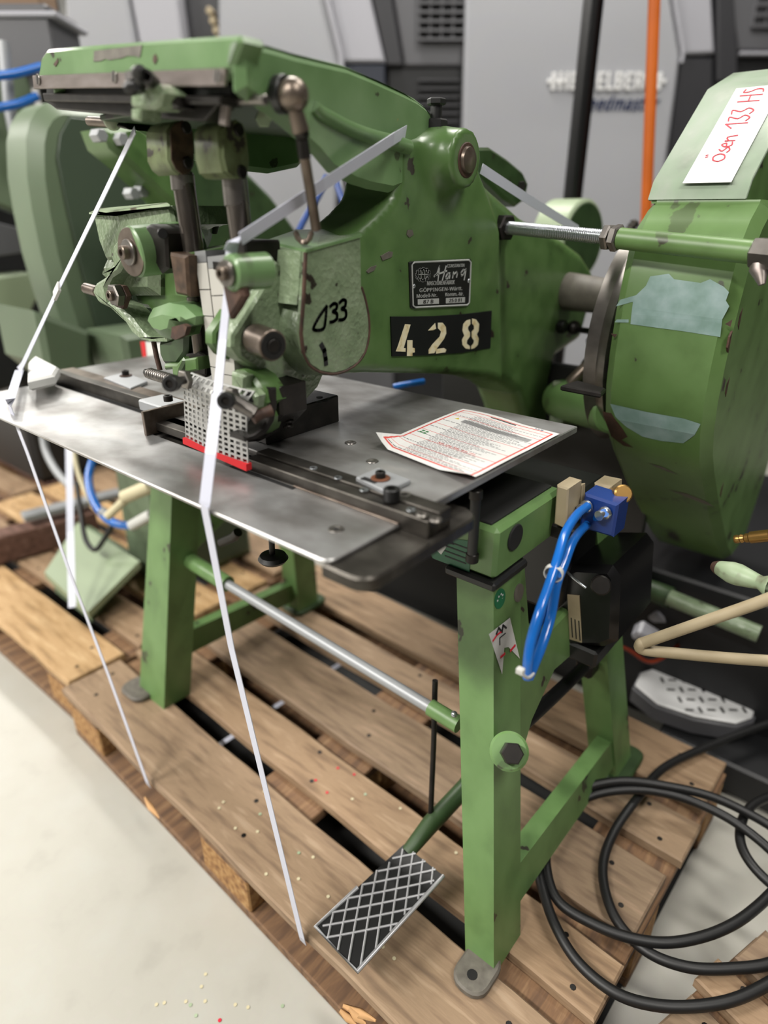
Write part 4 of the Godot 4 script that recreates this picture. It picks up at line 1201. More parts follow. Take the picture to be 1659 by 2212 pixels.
	for i in 49:
		var f := TAU * i / 48.0
		var r := 0.112 if (i / 2) % 2 == 0 else 0.095
		ring.append(on.call(0.175 + r * cos(f), 0.28 + r * 1.22 * sin(f)))
	st.stroke(ring, 0.0026, Vector3.RIGHT)
	var ring2 := []
	for i in 25:
		var f := TAU * i / 24.0
		ring2.append(on.call(0.175 + 0.085 * cos(f), 0.28 + 0.104 * sin(f)))
	st.stroke(ring2, 0.0013, Vector3.RIGHT)
	for p in [[[0.105, 0.275], [0.245, 0.275]], [[0.145, 0.2], [0.145, 0.36]], [[0.2, 0.2], [0.2, 0.36]], [[0.165, 0.22], [0.165, 0.27]], [[0.2, 0.36], [0.225, 0.36], [0.225, 0.31]]]:
		st.stroke(p.map(func(a): return on.call(a[0], a[1])), 0.0007, Vector3.RIGHT)
	# the script line
	for p in [[[0.35, 0.33], [0.4, 0.27], [0.44, 0.11]], [[0.44, 0.11], [0.415, 0.42]], [[0.36, 0.31], [0.56, 0.22]], [[0.55, 0.12], [0.49, 0.41]],
		[[0.62, 0.27], [0.58, 0.27], [0.545, 0.36], [0.56, 0.4], [0.59, 0.37], [0.625, 0.27], [0.61, 0.38]],
		[[0.68, 0.255], [0.665, 0.375]], [[0.675, 0.31], [0.735, 0.25], [0.75, 0.275], [0.735, 0.365]],
		[[0.9, 0.22], [0.85, 0.21], [0.815, 0.28], [0.825, 0.34], [0.86, 0.31], [0.905, 0.2], [0.875, 0.43]]]:
		st.stroke(p.map(func(a): return on.call(a[0], a[1])), 0.0021, Vector3.RIGHT)
	obj("emblem", st, M.plate_silver, plate, "raised toothed wheel emblem and script")
	for row in [["CONSTANTIN", 0.72, 0.115, 0.30, 0.075], ["MASCHINENFABRIK", 0.47, 0.47, 0.46, 0.09], ["GÖPPINGEN-Württ.", 0.48, 0.605, 0.72, 0.1], ["Modell-Nr.", 0.235, 0.735, 0.33, 0.085], ["Komm.-Nr.", 0.71, 0.735, 0.33, 0.085]]:
		plate_text(plate, row[0], on.call(row[1], row[2]), on.call(row[1] + 0.1, row[2]) - on.call(row[1], row[2]), row[3] * c00.distance_to(c10), row[4] * c00.distance_to(c01), M.plate_silver)
	var fld := Sh.new()
	for w in [[0.08, 0.43], [0.55, 0.9]]:
		fld.flat([on.call(w[0], 0.81) + Vector3(0.0006, 0, 0), on.call(w[1], 0.81) + Vector3(0.0006, 0, 0), on.call(w[1], 0.93) + Vector3(0.0006, 0, 0), on.call(w[0], 0.93) + Vector3(0.0006, 0, 0)], Vector3.RIGHT)
	obj("number_fields", fld, M.plate_silver, plate)
	for row in [["87 B", 0.25, 0.87, 0.16, 0.08], ["25 0 81", 0.72, 0.87, 0.22, 0.08]]:
		plate_text(plate, row[0], on.call(row[1], row[2]) + Vector3(0.0007, 0, 0), on.call(row[1] + 0.1, row[2]) - on.call(row[1], row[2]), row[3] * c00.distance_to(c10), row[4] * c00.distance_to(c01), M.steel_dark)
	# number sticker with stencilled figures
	var sk: Array = [0.0888,1.0007,0.0537,0.9968,-0.0116,0.9903,-0.0842,0.9851,-0.1694,0.9818,-0.1731,0.9212,-0.0896,0.9261,0.0084,0.9369,0.0854,0.9475]
	var sticker := obj("number_sticker", Sh.new().ext(sk, 0.129, 0.1322, "X", 0.0), mat(Color(0.03, 0.035, 0.05), 0.5), t, "black sticker with stencilled figures 428")
	var x0 := 0.1322
	var x1 := 0.1326
	var figs := [
		[[0.0586,0.9875,0.0461,0.9854,0.061,0.9552,0.0568,0.9546,0.0567,0.9495,0.0784,0.9533,0.0754,0.9573], [0.0529,0.9649,0.0412,0.9633,0.0409,0.9529,0.0355,0.9515,0.0353,0.9456,0.0407,0.9458,0.0406,0.9412,0.0534,0.9432]],
		[[0.0044,0.972,-0.0122,0.9805,-0.015,0.9723,-0.0081,0.9711], [-0.0191,0.9803,-0.0309,0.979,-0.0397,0.9719,-0.0416,0.9622,-0.0361,0.9548,-0.019,0.9436,-0.0123,0.9371,0.0016,0.9385,0.0019,0.9439,-0.0069,0.9507,-0.0251,0.9596,-0.0281,0.9666,-0.0196,0.9723], [-0.0167,0.9426,-0.037,0.941,-0.0433,0.938,-0.0411,0.9341,-0.0171,0.9357]],
		[[-0.1058,0.9751,-0.1066,0.968,-0.1004,0.9645,-0.1008,0.9603,-0.1065,0.9553,-0.1072,0.9488,-0.0997,0.944,-0.0989,0.9392,-0.1088,0.9334,-0.1092,0.929,-0.097,0.9315,-0.0872,0.9387,-0.0852,0.9467,-0.0911,0.9523,-0.0852,0.9608,-0.0869,0.9703,-0.0954,0.9749], [-0.111,0.9759,-0.122,0.9733,-0.1324,0.965,-0.1322,0.9549,-0.1273,0.9497,-0.1337,0.9416,-0.132,0.9323,-0.1228,0.9285,-0.1133,0.9284,-0.1128,0.9328,-0.1192,0.9363,-0.1201,0.9405,-0.1127,0.9473,-0.1118,0.9553,-0.1182,0.9588,-0.1176,0.9639,-0.1118,0.9681]],
	]
	for fg in figs:
		var s := Sh.new()
		for o in fg:
			s.ext(o, x0, x1, "X", 0.0)
		obj("stencil_figure", s, M.stencil, sticker)
	# bare spots in the paint
	for o in [[0.0538,1.106,0.044,1.1064,0.0408,1.1001,0.0497,1.097,0.0556,1.1005], [0.1081,1.0769,0.0916,1.0817,0.0841,1.0808,0.086,1.0748,0.1045,1.0713], [0.1359,1.0604,0.1279,1.0648,0.1163,1.0664,0.1209,1.0606,0.1324,1.058]]:
		obj("bare_spot", Sh.new().ext(o, 0.129, 0.1312, "X", 0.0), M.primer, t)

func plate_text(parent: Node3D, text: String, at: Vector3, along: Vector3, w: float, h: float, m: Material) -> void:
	var tm := TextMesh.new()
	tm.text = text
	tm.font = font(false, "Droid Sans")
	tm.font_size = 24
	tm.pixel_size = 0.01
	tm.depth = 0.0004
	var o := MeshInstance3D.new()
	o.name = "lettering"
	o.mesh = tm
	o.material_override = m
	parent.add_child(o, true)
	var bb := tm.get_aabb()
	var r := along.normalized()
	var up := Vector3.RIGHT.cross(r)
	o.transform = Transform3D(Basis(r * (w / maxf(bb.size.x, 0.001)), up * (h / maxf(bb.size.y, 0.001)), Vector3.RIGHT), at + Vector3(0.0003, 0, 0)) * Transform3D(Basis(), -bb.get_center())

func build_lever(t: Node3D) -> void:
	# upper lever: two side walls, a top slab and a front bar, tilted a little to the right as it stands
	var near := func(z: float) -> float:
		return lerpf(0.10, 0.19, (z + 0.08) / 0.44)
	var wall: Array = [Vector3(0.1895,1.2601,0.3576),Vector3(0.1843,1.2612,0.3319),Vector3(0.179,1.262,0.3062),Vector3(0.1733,1.2621,0.2785),Vector3(0.1639,1.264,0.2326),Vector3(0.1548,1.2659,0.1881),Vector3(0.144,1.2638,0.1353),Vector3(0.1346,1.2613,0.089),Vector3(0.1276,1.2593,0.0548),Vector3(0.1208,1.2566,0.0218),Vector3(0.1152,1.2517,-0.0055),Vector3(0.1107,1.2401,-0.0276),Vector3(0.1131,1.1991,-0.0162),Vector3(0.1239,1.1589,0.0371),Vector3(0.1343,1.1493,0.0875),Vector3(0.1448,1.1521,0.139),Vector3(0.1524,1.1563,0.1763),Vector3(0.1618,1.1663,0.222),Vector3(0.1669,1.1803,0.2469),Vector3(0.1746,1.1963,0.2848),Vector3(0.1816,1.2087,0.3189),Vector3(0.1885,1.2181,0.3528),Vector3(0.1936,1.221,0.3775)]
	# local frame along the near wall: origin at its front foot, x back along it, y up, z outwards
	var o0 := Vector3(0.19, 0, 0.36)
	var bx := Vector3(-0.09, 0, -0.44).normalized()
	var bz := Vector3(0.44, 0, -0.09).normalized()
	var flat_o := []
	for p in wall:
		flat_o.append(maxf(0.0, (p - o0).dot(bx)))
		flat_o.append(p.y)
	var s := Sh.new().ext(flat_o, -0.016, 0.0, "Z", 0.0075)
	var turn := Transform3D(Basis(bx, Vector3.UP, bz), o0)
	move(s, turn)
	var wl := obj("lever_wall", s, M.green_beam, t)
	# far wall, mirrored about the middle of the lever
	var s2 := Sh.new().ext(flat_o, 0.0, 0.016, "Z", 0.006)
	move(s2, Transform3D(Basis(Vector3(0.05, 0, -0.44).normalized(), Vector3.UP, Vector3(0.44, 0, 0.05).normalized()), Vector3(-0.142, 0.028, 0.36)))
	obj("lever_wall", s2, M.green_beam, t)
	# top slab between the walls
	var tl := [[0.352, 1.293, 1.262], [0.28, 1.292, 1.263], [0.188, 1.288, 1.266], [0.12, 1.283, 1.264], [0.055, 1.275, 1.260], [0.0, 1.262, 1.252], [-0.03, 1.245, 1.243]]
	var slab := Sh.new()
	for i in tl.size() - 1:
		var a: Array = tl[i]
		var b: Array = tl[i + 1]
		var pa := [Vector3(lerpf(-0.142, -0.10, (0.36 - a[0]) / 0.44), a[1] - 0.002, a[0]), Vector3(near.call(a[0]) - 0.004, a[2] - 0.002, a[0])]
		var pb := [Vector3(lerpf(-0.142, -0.10, (0.36 - b[0]) / 0.44), b[1] - 0.002, b[0]), Vector3(near.call(b[0]) - 0.004, b[2] - 0.002, b[0])]
		slab.flat([pa[0], pa[1], pb[1], pb[0]], Vector3.UP)
		var dn := Vector3(0, -0.014, 0)
		slab.flat([pa[0] + dn, pa[1] + dn, pb[1] + dn, pb[0] + dn], Vector3.DOWN)
	obj("lever_top", slab, M.green_beam, t)
	# front face
	var face: Array = [-0.148,1.2841,-0.1323,1.289,-0.0351,1.2808,0.0484,1.2731,0.1211,1.2666,0.1937,1.2595,0.1965,1.2545,0.1783,1.2348,0.1726,1.2307,-0.1688,1.2628]
	var fc := obj("lever_front", Sh.new().ext(face, 0.335, 0.362, "Z", 0.003), M.green_beam, t)
	obj("bare_patch", Sh.new().ext([-0.0333,1.2755,0.0538,1.2698,0.0472,1.2608,0.0381,1.263,0.0271,1.2646,0.015,1.2638,0.005,1.2645,-0.0056,1.2646,-0.0137,1.2667,-0.0249,1.266,-0.0375,1.267], 0.3622, 0.36265, "Z", 0.0), M.primer, fc, "patch where a label has been torn off")
	obj("bare_spot", Sh.new().ext([-0.122,1.2739,-0.1158,1.2757,-0.1093,1.2784,-0.1099,1.2747,-0.1178,1.2713], 0.3622, 0.3627, "Z", 0.0), M.rust, fc)
	obj("bare_spot", Sh.new().ext([0.0695,1.259,0.0738,1.2606,0.0757,1.2561,0.071,1.2527,0.0679,1.2556], 0.3622, 0.3627, "Z", 0.0), M.rust, fc)
	obj("chipped_edge", Sh.new().ext([0.1833,1.2542,0.1896,1.2559,0.1911,1.2539,0.1854,1.2482,0.1807,1.2423,0.1774,1.2407,0.1795,1.2463], 0.3622, 0.3626, "Z", 0.0), M.lid, fc)
	# steel strip with three screws, and the dark rail below it
	var strip := obj("steel_strip", Sh.new().ext([-0.1677,1.2678,0.1783,1.2381,0.1737,1.2257,-0.1703,1.2555], 0.362, 0.3665, "Z", 0.0008), M.strip, t, "brushed steel strip along the front of the lever")
	for q in [Vector3(-0.1539,1.2625,0.3667), Vector3(0.0047,1.2491,0.3667), Vector3(0.1677,1.233,0.3667)]:
		obj("slotted_screw", Sh.new().cyl(q, q + Vector3(0, 0, 0.0012), 0.0052, 0.0004, 18), M.steel, strip)
		obj("screw_slot", Sh.new().box(q + Vector3(0, 0, 0.0012), Vector3(0.0012, 0.009, 0.0006), 0.0, Basis(Vector3(0, 0, 1), -0.4)), M.slot, strip)
	obj("rail_gap", Sh.new().ext([-0.1687,1.2591,0.1645,1.2289,0.1631,1.2208,-0.1729,1.2504], 0.33, 0.352, "Z", 0.001), M.black, t)
	var rail := obj("guide_rail", Sh.new().ext([-0.1616,1.2511,0.1629,1.2196,0.1606,1.2136,-0.1609,1.2429], 0.336, 0.362, "Z", 0.0015), M.steel_dark, t)
	obj("rail_foot", Sh.new().ext([-0.1773,1.2451,0.145,1.2157,0.1221,1.2043,0.015,1.2158,-0.1562,1.2356], 0.33, 0.352, "Z", 0.0015), M.steel_dark, rail)
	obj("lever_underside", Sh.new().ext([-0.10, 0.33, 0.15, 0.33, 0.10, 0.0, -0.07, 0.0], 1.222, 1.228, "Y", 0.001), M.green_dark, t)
	# hooked strap in front of the right link
	var hook := Sh.new()
	hook.ext([0.1456,1.2264,0.1561,1.2255,0.1538,1.2155,0.1477,1.1991,0.1377,1.2012,0.1429,1.2146], 0.342, 0.348, "Z", 0.001)
	obj("hook_strap", hook, M.strip, t)
	# clamp with wing screw on the rail
	var cl := obj("rail_clamp", Sh.new().ext([0.0574,1.2277,0.0729,1.2264,0.0762,1.2297,0.0884,1.2321,0.0978,1.2333,0.1055,1.2291,0.1102,1.2244,0.1019,1.2152,0.0923,1.2131,0.0664,1.2151,0.0545,1.2183], 0.355, 0.385, "Z", 0.003), M.hammer, t)
	obj("clamp_side", Sh.new().ext([0.085,1.2349,0.0934,1.2326,0.1091,1.2244,0.1105,1.2146,0.0856,1.2136,0.0813,1.2206], 0.345, 0.372, "Z", 0.003), M.steel_dark, cl)
	obj("clamp_tail", Sh.new().ext([0.0533,1.2169,0.0705,1.2156,0.0668,1.2054,0.0513,1.208], 0.36, 0.384, "Z", 0.002), M.hammer, cl)
	obj("clamp_stud", Sh.new().tube([Vector3(0.0747,1.2327,0.385),Vector3(0.0847,1.2384,0.4)], 0.0042, 10), M.steel_dark, cl)
	obj("wing_lobe", Sh.new().tube([Vector3(0.0864,1.2329,0.392),Vector3(0.0987,1.2387,0.397),Vector3(0.1016,1.2426,0.399)], 0.006, 10, [0.004, 0.008, 0.004]), M.black, cl)
	obj("wing_lobe", Sh.new().tube([Vector3(0.086,1.2315,0.392),Vector3(0.0816,1.23,0.397),Vector3(0.0754,1.2289,0.399)], 0.006, 10, [0.004, 0.0075, 0.004]), M.black, cl)
	obj("wing_hub", Sh.new().tube([Vector3(0.0795,1.2319,0.388),Vector3(0.0885,1.2329,0.396)], 0.0065, 12), M.black, cl)
	obj("socket_stud", Sh.new().lathe([0.0, -0.02, 0.006, -0.02, 0.006, 0.0, 0.0035, 0.0, 0.0035, -0.008, 0, -0.008], Vector3(0.105,1.2359,0.395), Vector3(0.105,1.2359,0.395) - Vector3(0.0922,1.2337,0.38), 16), M.steel_dark, cl)
	obj("stud_stem", Sh.new().tube([Vector3(0.0796,1.2317,0.37),Vector3(0.1002,1.2346,0.39)], 0.0055, 12), M.steel_dark, cl)
	# rib on the near wall
	var rib: Array = [Vector3(0.1694,1.2223,0.2546),Vector3(0.1675,1.2179,0.2453),Vector3(0.1633,1.214,0.2247),Vector3(0.1579,1.2098,0.1984),Vector3(0.1512,1.2063,0.1652),Vector3(0.1438,1.2042,0.1291),Vector3(0.1357,1.203,0.0898),Vector3(0.1283,1.2007,0.0533)]
	obj("rib", Sh.new().tube(smooth_path(rib, 4), 0.01, 12, range(29).map(func(i): return 0.006 + 0.003 * i / 28.0)), M.green_beam, wl)
	obj("small_boss", Sh.new().ext([0.1393,1.2095,0.1106,1.2191,0.0893,1.2246,0.0699,1.2223,0.0532,1.2097,0.0714,1.2026,0.1064,1.2052], 0.1, 0.128, "X", 0.006), M.green_beam, wl)
	obj("small_bolt", Sh.new().hexa(Vector3(0.125,1.2227,0.0804), Vector3(0.125,1.2297,0.0769), 0.0075), M.brass, wl)
	# ball joint with threaded rod going down to the right head
	var j0 := Vector3(0.1904,1.2235,0.3132)
	obj("ball_socket", Sh.new().cyl(j0 - bz * 0.006, j0 + bz * 0.004, 0.0155, 0.001, 20), M.black, t)
	var bc := j0 + bz * 0.018
	var rod: Array = [Vector3(0.205,1.2217,0.3145),Vector3(0.205,1.2079,0.3122),Vector3(0.205,1.1939,0.3076),Vector3(0.2,1.1741,0.2996),Vector3(0.19,1.1515,0.2855),Vector3(0.18,1.1118,0.2686)]
	obj("ball_joint", Sh.new().ball(rod[0], 0.0138, 20), M.steel_brown, t)
	obj("joint_stem", Sh.new().tube([rod[0], rod[1], rod[2]], 0.009, 12, [0.006, 0.0072, 0.0084]), M.steel_brown, t)
	obj("joint_nut", Sh.new().hexa(rod[2] + Vector3(0, 0.001, 0), rod[2].lerp(rod[3], 0.2), 0.0075), M.steel_dark, t)
	obj("joint_rod", Sh.new().tube([rod[2], rod[3], rod[4], rod[5]], 0.0052, 10), M.steel_brown, t)
	obj("joint_thread", spring(rod[2].lerp(rod[3], 0.2), rod[3], 0.0052, 14, 0.0009), M.steel_dark, t)
	# short pin in the lever side
	obj("side_pin", Sh.new().cyl(Vector3(0.16,1.2188,0.34), Vector3(0.2,1.2155,0.3427), 0.0042, 0.0008, 12), M.steel, t)
	obj("side_bolt", Sh.new().hexa(Vector3(0.1092,1.2136,0.27), Vector3(0.1294,1.2113,0.285), 0.008), M.pale_green, t)
	obj("left_pin", Sh.new().cyl(Vector3(-0.181,1.2296,0.3), Vector3(-0.1297,1.2246,0.3), 0.0055, 0.001, 12), M.steel_brown, t)
	obj("left_pin_knob", Sh.new().ball(Vector3(-0.126,1.2262,0.3), 0.0105, 14), M.pale_green, t)
	obj("left_bracket", Sh.new().ext([-0.124,1.2256,-0.0999,1.2202,-0.0953,1.2152,-0.1308,1.2213], 0.24, 0.3, "Z", 0.002), M.steel_dark, t)

# moves a shape that was made in a frame of its own
func move(s: Sh, tf: Transform3D) -> void:
	var fl := tf.basis.determinant() < 0.0
	for i in s.v.size():
		s.v[i] = tf * s.v[i]
		s.n[i] = (tf.basis * s.n[i]).normalized()
	if fl:
		for i in range(0, s.v.size(), 3):
			var a := s.v[i]
			s.v[i] = s.v[i + 1]
			s.v[i + 1] = a
			a = s.n[i]
			s.n[i] = s.n[i + 1]
			s.n[i + 1] = a

func build_heads(t: Node3D) -> void:
	# links and push rods
	var links := [[[0.3213,1.2055,0.3145,1.2128,0.3049,1.2161,0.296,1.2134,0.293,1.2063,0.2947,1.1864,0.2966,1.1738,0.303,1.1663,0.3128,1.1642,0.3202,1.1693,0.3245,1.1783], -0.03, 0.02, Vector3(0.0205,1.1761,0.3049), Vector3(0.0205,1.2095,0.3016)], [[0.3273,1.1991,0.3209,1.2058,0.3104,1.2098,0.3017,1.2066,0.298,1.1981,0.297,1.1758,0.2995,1.1645,0.3085,1.1583,0.3189,1.1588,0.3263,1.1635,0.3291,1.1762], 0.065, 0.115, Vector3(0.1155,1.1641,0.3082), Vector3(0.1155,1.2005,0.308)]]
	for l in links:
		var lk := obj("link", Sh.new().ext(l[0], l[1], l[2], "X", 0.006), M.olive, t)
		obj("link_cheek", Sh.new().ext(l[0], l[2], l[2] + 0.002, "X", 0.0008), M.brown if l[1] < 0.0 else M.olive, lk)
		for q in [l[3], l[4]]:
			obj("link_pin", Sh.new().cyl(q, q + Vector3(0.004, 0, 0), 0.006, 0.001, 16), M.steel_dark, lk)
	obj("push_rod", Sh.new().cyl(Vector3(0.0028,1.1679,0.3), Vector3(0.0087,1.0744,0.3), 0.0122, 0.001, 28), M.rod, t)
	obj("push_rod_collar", Sh.new().cyl(Vector3(0.0024,1.1661,0.3), Vector3(0.0022,1.1494,0.3), 0.0134, 0.001, 28), M.steel, t)
	obj("push_rod_gap", Sh.new().cyl(Vector3(0.0021,1.1725,0.3), Vector3(0.0022,1.1652,0.3), 0.0105, 0.001, 20), M.slot, t)
	obj("push_rod", Sh.new().cyl(Vector3(0.0942,1.1608,0.3), Vector3(0.0986,1.0811,0.3), 0.0122, 0.001, 28), M.rod, t)
	obj("push_rod_collar", Sh.new().cyl(Vector3(0.0939,1.1591,0.3), Vector3(0.0946,1.133,0.3), 0.0132, 0.001, 28), M.steel, t)
	obj("push_rod_gap", Sh.new().cyl(Vector3(0.0932,1.1643,0.3), Vector3(0.0938,1.1583,0.3), 0.0105, 0.001, 20), M.slot, t)
	obj("lower_rod", Sh.new().cyl(Vector3(-0.0012,1.0353,0.3), Vector3(-0.0015,0.9388,0.3), 0.0095, 0.001, 24), M.rod, t)
	# sliding block and its arm
	obj("slide_block", Sh.new().ext([0.0055,1.0862,0.0388,1.0836,0.0346,1.0398,0.0076,1.0414], 0.25, 0.332, "Z", 0.003), M.brown, t, "block with rubbed brown front")
	obj("slide_arm", Sh.new().ext([0.3248,1.0829,0.3084,1.0861,0.2621,1.0908,0.2195,1.0935,0.2215,1.0745,0.2852,1.0675,0.318,1.0413,0.3289,1.0397], 0.0, 0.03, "X", 0.003), M.green, t)
	obj("cross_arm", Sh.new().box(Vector3(0.04, 1.088, 0.215), Vector3(0.14, 0.018, 0.03), 0.004), M.green, t)
	obj("stop_block", Sh.new().box(Vector3(0.1039,1.0893,0.29), Vector3(0.034, 0.022, 0.05), 0.002), M.steel_dark, t)
	obj("rear_knob", Sh.new().lathe([0, 0, 0.022, 0.002, 0.026, 0.012, 0.022, 0.03, 0.012, 0.038, 0, 0.04], Vector3(-0.0981,1.1005,0.2), Vector3(-0.6, 0.2, 0.4), 20), M.hammer, t)
	obj("rear_fitting", Sh.new().tube([Vector3(-0.1146,1.1015,0.18),Vector3(-0.1104,1.1133,0.18),Vector3(-0.1089,1.1157,0.18)], 0.008, 12, [0.006, 0.008, 0.012]), M.steel_dark, t)
	# two columns of pale counterweight segments
	for c in [[[424, 566], [447, 566], [485, 838], [458, 832], 0.33, 0.3], [[450, 574], [492, 570], [506, 842], [486, 840], 0.335, 0.295]]:
		pass
	var colA := [Vector3(0.0353,1.0755,0.318), Vector3(0.0555,1.0774,0.318), Vector3(0.0724,0.9341,0.328), Vector3(0.0565,0.9342,0.328)]
	var colB := [Vector3(0.0618,1.0711,0.321), Vector3(0.095,1.0746,0.321), Vector3(0.1031,0.9301,0.331), Vector3(0.079,0.9292,0.331)]
	for c in [colA, colB]:
		var col := obj("segment_column", hexahedron(Sh.new(), [c[0] + Vector3(0, 0.012, 0), c[1] + Vector3(0, 0.012, 0), c[1] + Vector3(0.004, 0.012, -0.045), c[0] + Vector3(0.004, 0.012, -0.045)], [c[0], c[1], c[1] + Vector3(0.004, 0, -0.045), c[0] + Vector3(0.004, 0, -0.045)]), M.alu, t, "silver cap of a pale segmented column")
		for i in 5:
			var u0 := i / 5.0 + 0.004
			var u1 := (i + 1) / 5.0 - 0.004
			var bk := Vector3(0.004, 0, -0.045)
			var a0: Vector3 = c[0].lerp(c[3], u0)
			var a1: Vector3 = c[1].lerp(c[2], u0)
			var b0: Vector3 = c[0].lerp(c[3], u1)
			var b1: Vector3 = c[1].lerp(c[2], u1)
			obj("segment", hexahedron(Sh.new(), [a0, a1, a1 + bk, a0 + bk], [b0, b1, b1 + bk, b0 + bk]), M.column, col)
		obj("segment_core", hexahedron(Sh.new(), [c[0] + Vector3(0.002, 0, -0.002), c[1] + Vector3(-0.002, 0, -0.002), c[1] + Vector3(0, 0, -0.04), c[0] + Vector3(0.002, 0, -0.04)], [c[3] + Vector3(0.002, 0, -0.002), c[2] + Vector3(-0.002, 0, -0.002), c[2] + Vector3(0, 0, -0.04), c[3] + Vector3(0.002, 0, -0.04)]), M.steel_dark, col)
	obj("cap_slot", Sh.new().box(Vector3(0.079,1.0748,0.3222), Vector3(0.012, 0.008, 0.001), 0.0), M.steel_dark, t)
	build_right_head(t)
	build_left_head(t)
	build_guard(t)

func build_right_head(t: Node3D) -> void:
	var X1 := 0.165
	var side: Array = [0.2708,1.091,0.2286,1.0974,0.1838,1.1037,0.1835,1.0782,0.1834,1.0477,0.1763,1.0315,0.1708,1.0095,0.1711,0.9903,0.1782,0.9717,0.1929,0.96,0.2154,0.9542,0.2369,0.9546,0.2579,0.961,0.2734,0.9715,0.2817,0.9862,0.2852,1.0052,0.2798,1.041,0.2747,1.0642]
	var hop := obj("hopper_side", Sh.new().ext(side, 0.158, 0.166, "X", 0.002), M.hammer, t, "hopper side with the handwritten number 133")
	# upper box of the hopper
	var up: Array = [0.2702,1.0901,0.2286,1.0964,0.1846,1.1028,0.1846,1.0682,0.1844,1.0374,0.2801,1.0363,0.2747,1.0642]
	obj("hopper_box", Sh.new().ext(up, 0.072, 0.16, "X", 0.003), M.hammer, hop)
	obj("hopper_edge", Sh.new().tube([Vector3(0.166,1.0893,0.2719),Vector3(0.166,1.0457,0.2777),Vector3(0.166,1.0077,0.2845),Vector3(0.166,0.9865,0.2826)], 0.0022, 8), M.rust, hop)
	obj("hopper_rim", Sh.new().tube(smooth_path([Vector3(0.166,0.9865,0.2826),Vector3(0.166,0.9718,0.2744),Vector3(0.166,0.9613,0.2589),Vector3(0.166,0.955,0.2379),Vector3(0.166,0.9545,0.2165),Vector3(0.166,0.9603,0.194),Vector3(0.166,0.972,0.1794),Vector3(0.166,0.9905,0.1722),Vector3(0.166,1.0097,0.1719),Vector3(0.166,1.0316,0.1774),Vector3(0.166,1.0479,0.1845)], 3), 0.0016, 6), M.rust, hop)
	var lid: Array = [Vector3(0.168,1.0921,0.2736),Vector3(0.168,1.1048,0.1847),Vector3(0.07,1.1073,0.086),Vector3(0.07,1.1082,0.1941),Vector3(0.068,1.0977,0.2414)]
	var ls := Sh.new()
	ls.flat(lid, Vector3.UP)
	ls.flat(lid.map(func(p): return p - Vector3(0, 0.003, 0)), Vector3.DOWN)
	for i in 5:
		var a: Vector3 = lid[i]
		var b: Vector3 = lid[(i + 1) % 5]
		ls.flat([a, b, b - Vector3(0, 0.003, 0), a - Vector3(0, 0.003, 0)], (a + b) * 0.5 - Vector3(0.12, 1.1, 0.23))
	var ld := obj("hopper_lid", ls, M.green_beam, t)
	wing_nut(ld, Vector3(0.155,1.0959,0.2629), Vector3.UP, Vector3(0.8, 0, -0.55), 0.5, M.steel_brown)
	# drum below, narrowing towards the head
	var cc := Vector3(0.165,0.9996,0.2301)
	obj("hopper_drum", Sh.new().lathe([0, 0.0, 0.047, 0.0, 0.0485, 0.003, 0.0487, 0.01, 0.052, 0.03, 0.056, 0.06, 0.054, 0.092, 0.046, 0.1], cc - Vector3(0.007, 0, 0), Vector3(-1, 0.0, 0.0), 40), M.hammer, t)
	obj("hopper_shoulder", Sh.new().ext([0.2719,1.0603,0.2256,1.0623,0.2344,0.9492,0.2733,0.9363,0.2925,0.9592,0.2993,0.9922,0.2883,1.0318], 0.055, 0.1, "X", 0.02), M.hammer, t)
	# wavy head plates
	for k in 2:
		var dx := 0.024 * k
		var pl: Array = [0.2782,1.0797,0.2937,1.0696,0.3006,1.0534,0.3136,1.0401,0.3314,1.0226,0.346,1.0088,0.3476,0.9964,0.3392,0.9841,0.3184,0.9695,0.3031,0.9547,0.2924,0.9364,0.2889,0.9206,0.2786,0.9138,0.2482,0.9155,0.2218,0.9302,0.2058,0.9519,0.2028,1.0025,0.2371,1.0586]
		obj("head_plate", Sh.new().ext(shifted(pl, 0.012 * k) if k == 0 else pl, 0.076 + dx, 0.094 + dx * 1.35, "X", 0.003), M.hammer if k == 1 else M.green, t)
	# boss on top with washer and screw, its axis to the front
	var b0 := Vector3(0.1575,1.0743,0.368)
	obj("head_boss", Sh.new().cyl(b0 + Vector3(0.006, 0.0, -0.045), b0 + Vector3(0, 0, -0.002), 0.0175, 0.002, 28), M.green_beam, t)
	obj("boss_web", Sh.new().ext([0.1358,1.077,0.1486,1.0835,0.1624,1.0804,0.1693,1.0702,0.1725,1.0534,0.1585,1.04,0.1457,1.029,0.1426,1.0467,0.1396,1.0642], 0.352, 0.364, "Z", 0.003), M.rust, t)
	obj("washer", Sh.new().cyl(b0, b0 + Vector3(0, 0, 0.004), 0.0125, 0.0008, 22), M.steel, t)
	socket_screw(t, b0 + Vector3(0, 0, 0.004), Vector3(0, 0, 1), 0.0068, 0.006, M.steel_brown)
	# crank pin on the side
	var k0 := Vector3(0.085,1.0013,0.3108)
	var k1 := Vector3(0.135,1.0033,0.3219)
	var k2 := Vector3(0.17,1.0011,0.3284)
	obj("crank_sleeve", Sh.new().cyl(k0, k1, 0.0145, 0.001, 26), M.steel, t)
	obj("crank_roller", Sh.new().cyl(k1, k2, 0.0165, 0.0012, 26), M.steel_brown, t)
	obj("roller_ring", Sh.new().lathe([0, 0, 0.0142, 0, 0.0142, 0.0012, 0.009, 0.0012, 0.009, 0.0004, 0, 0.0004], k2, k2 - k1, 24), M.black, t)
	obj("roller_pin", Sh.new().cyl(k2, k2 + (k2 - k1).normalized() * 0.002, 0.0068, 0.0006, 18), M.steel_dark, t)
	# the handwritten figures
	var ink := Sh.new()
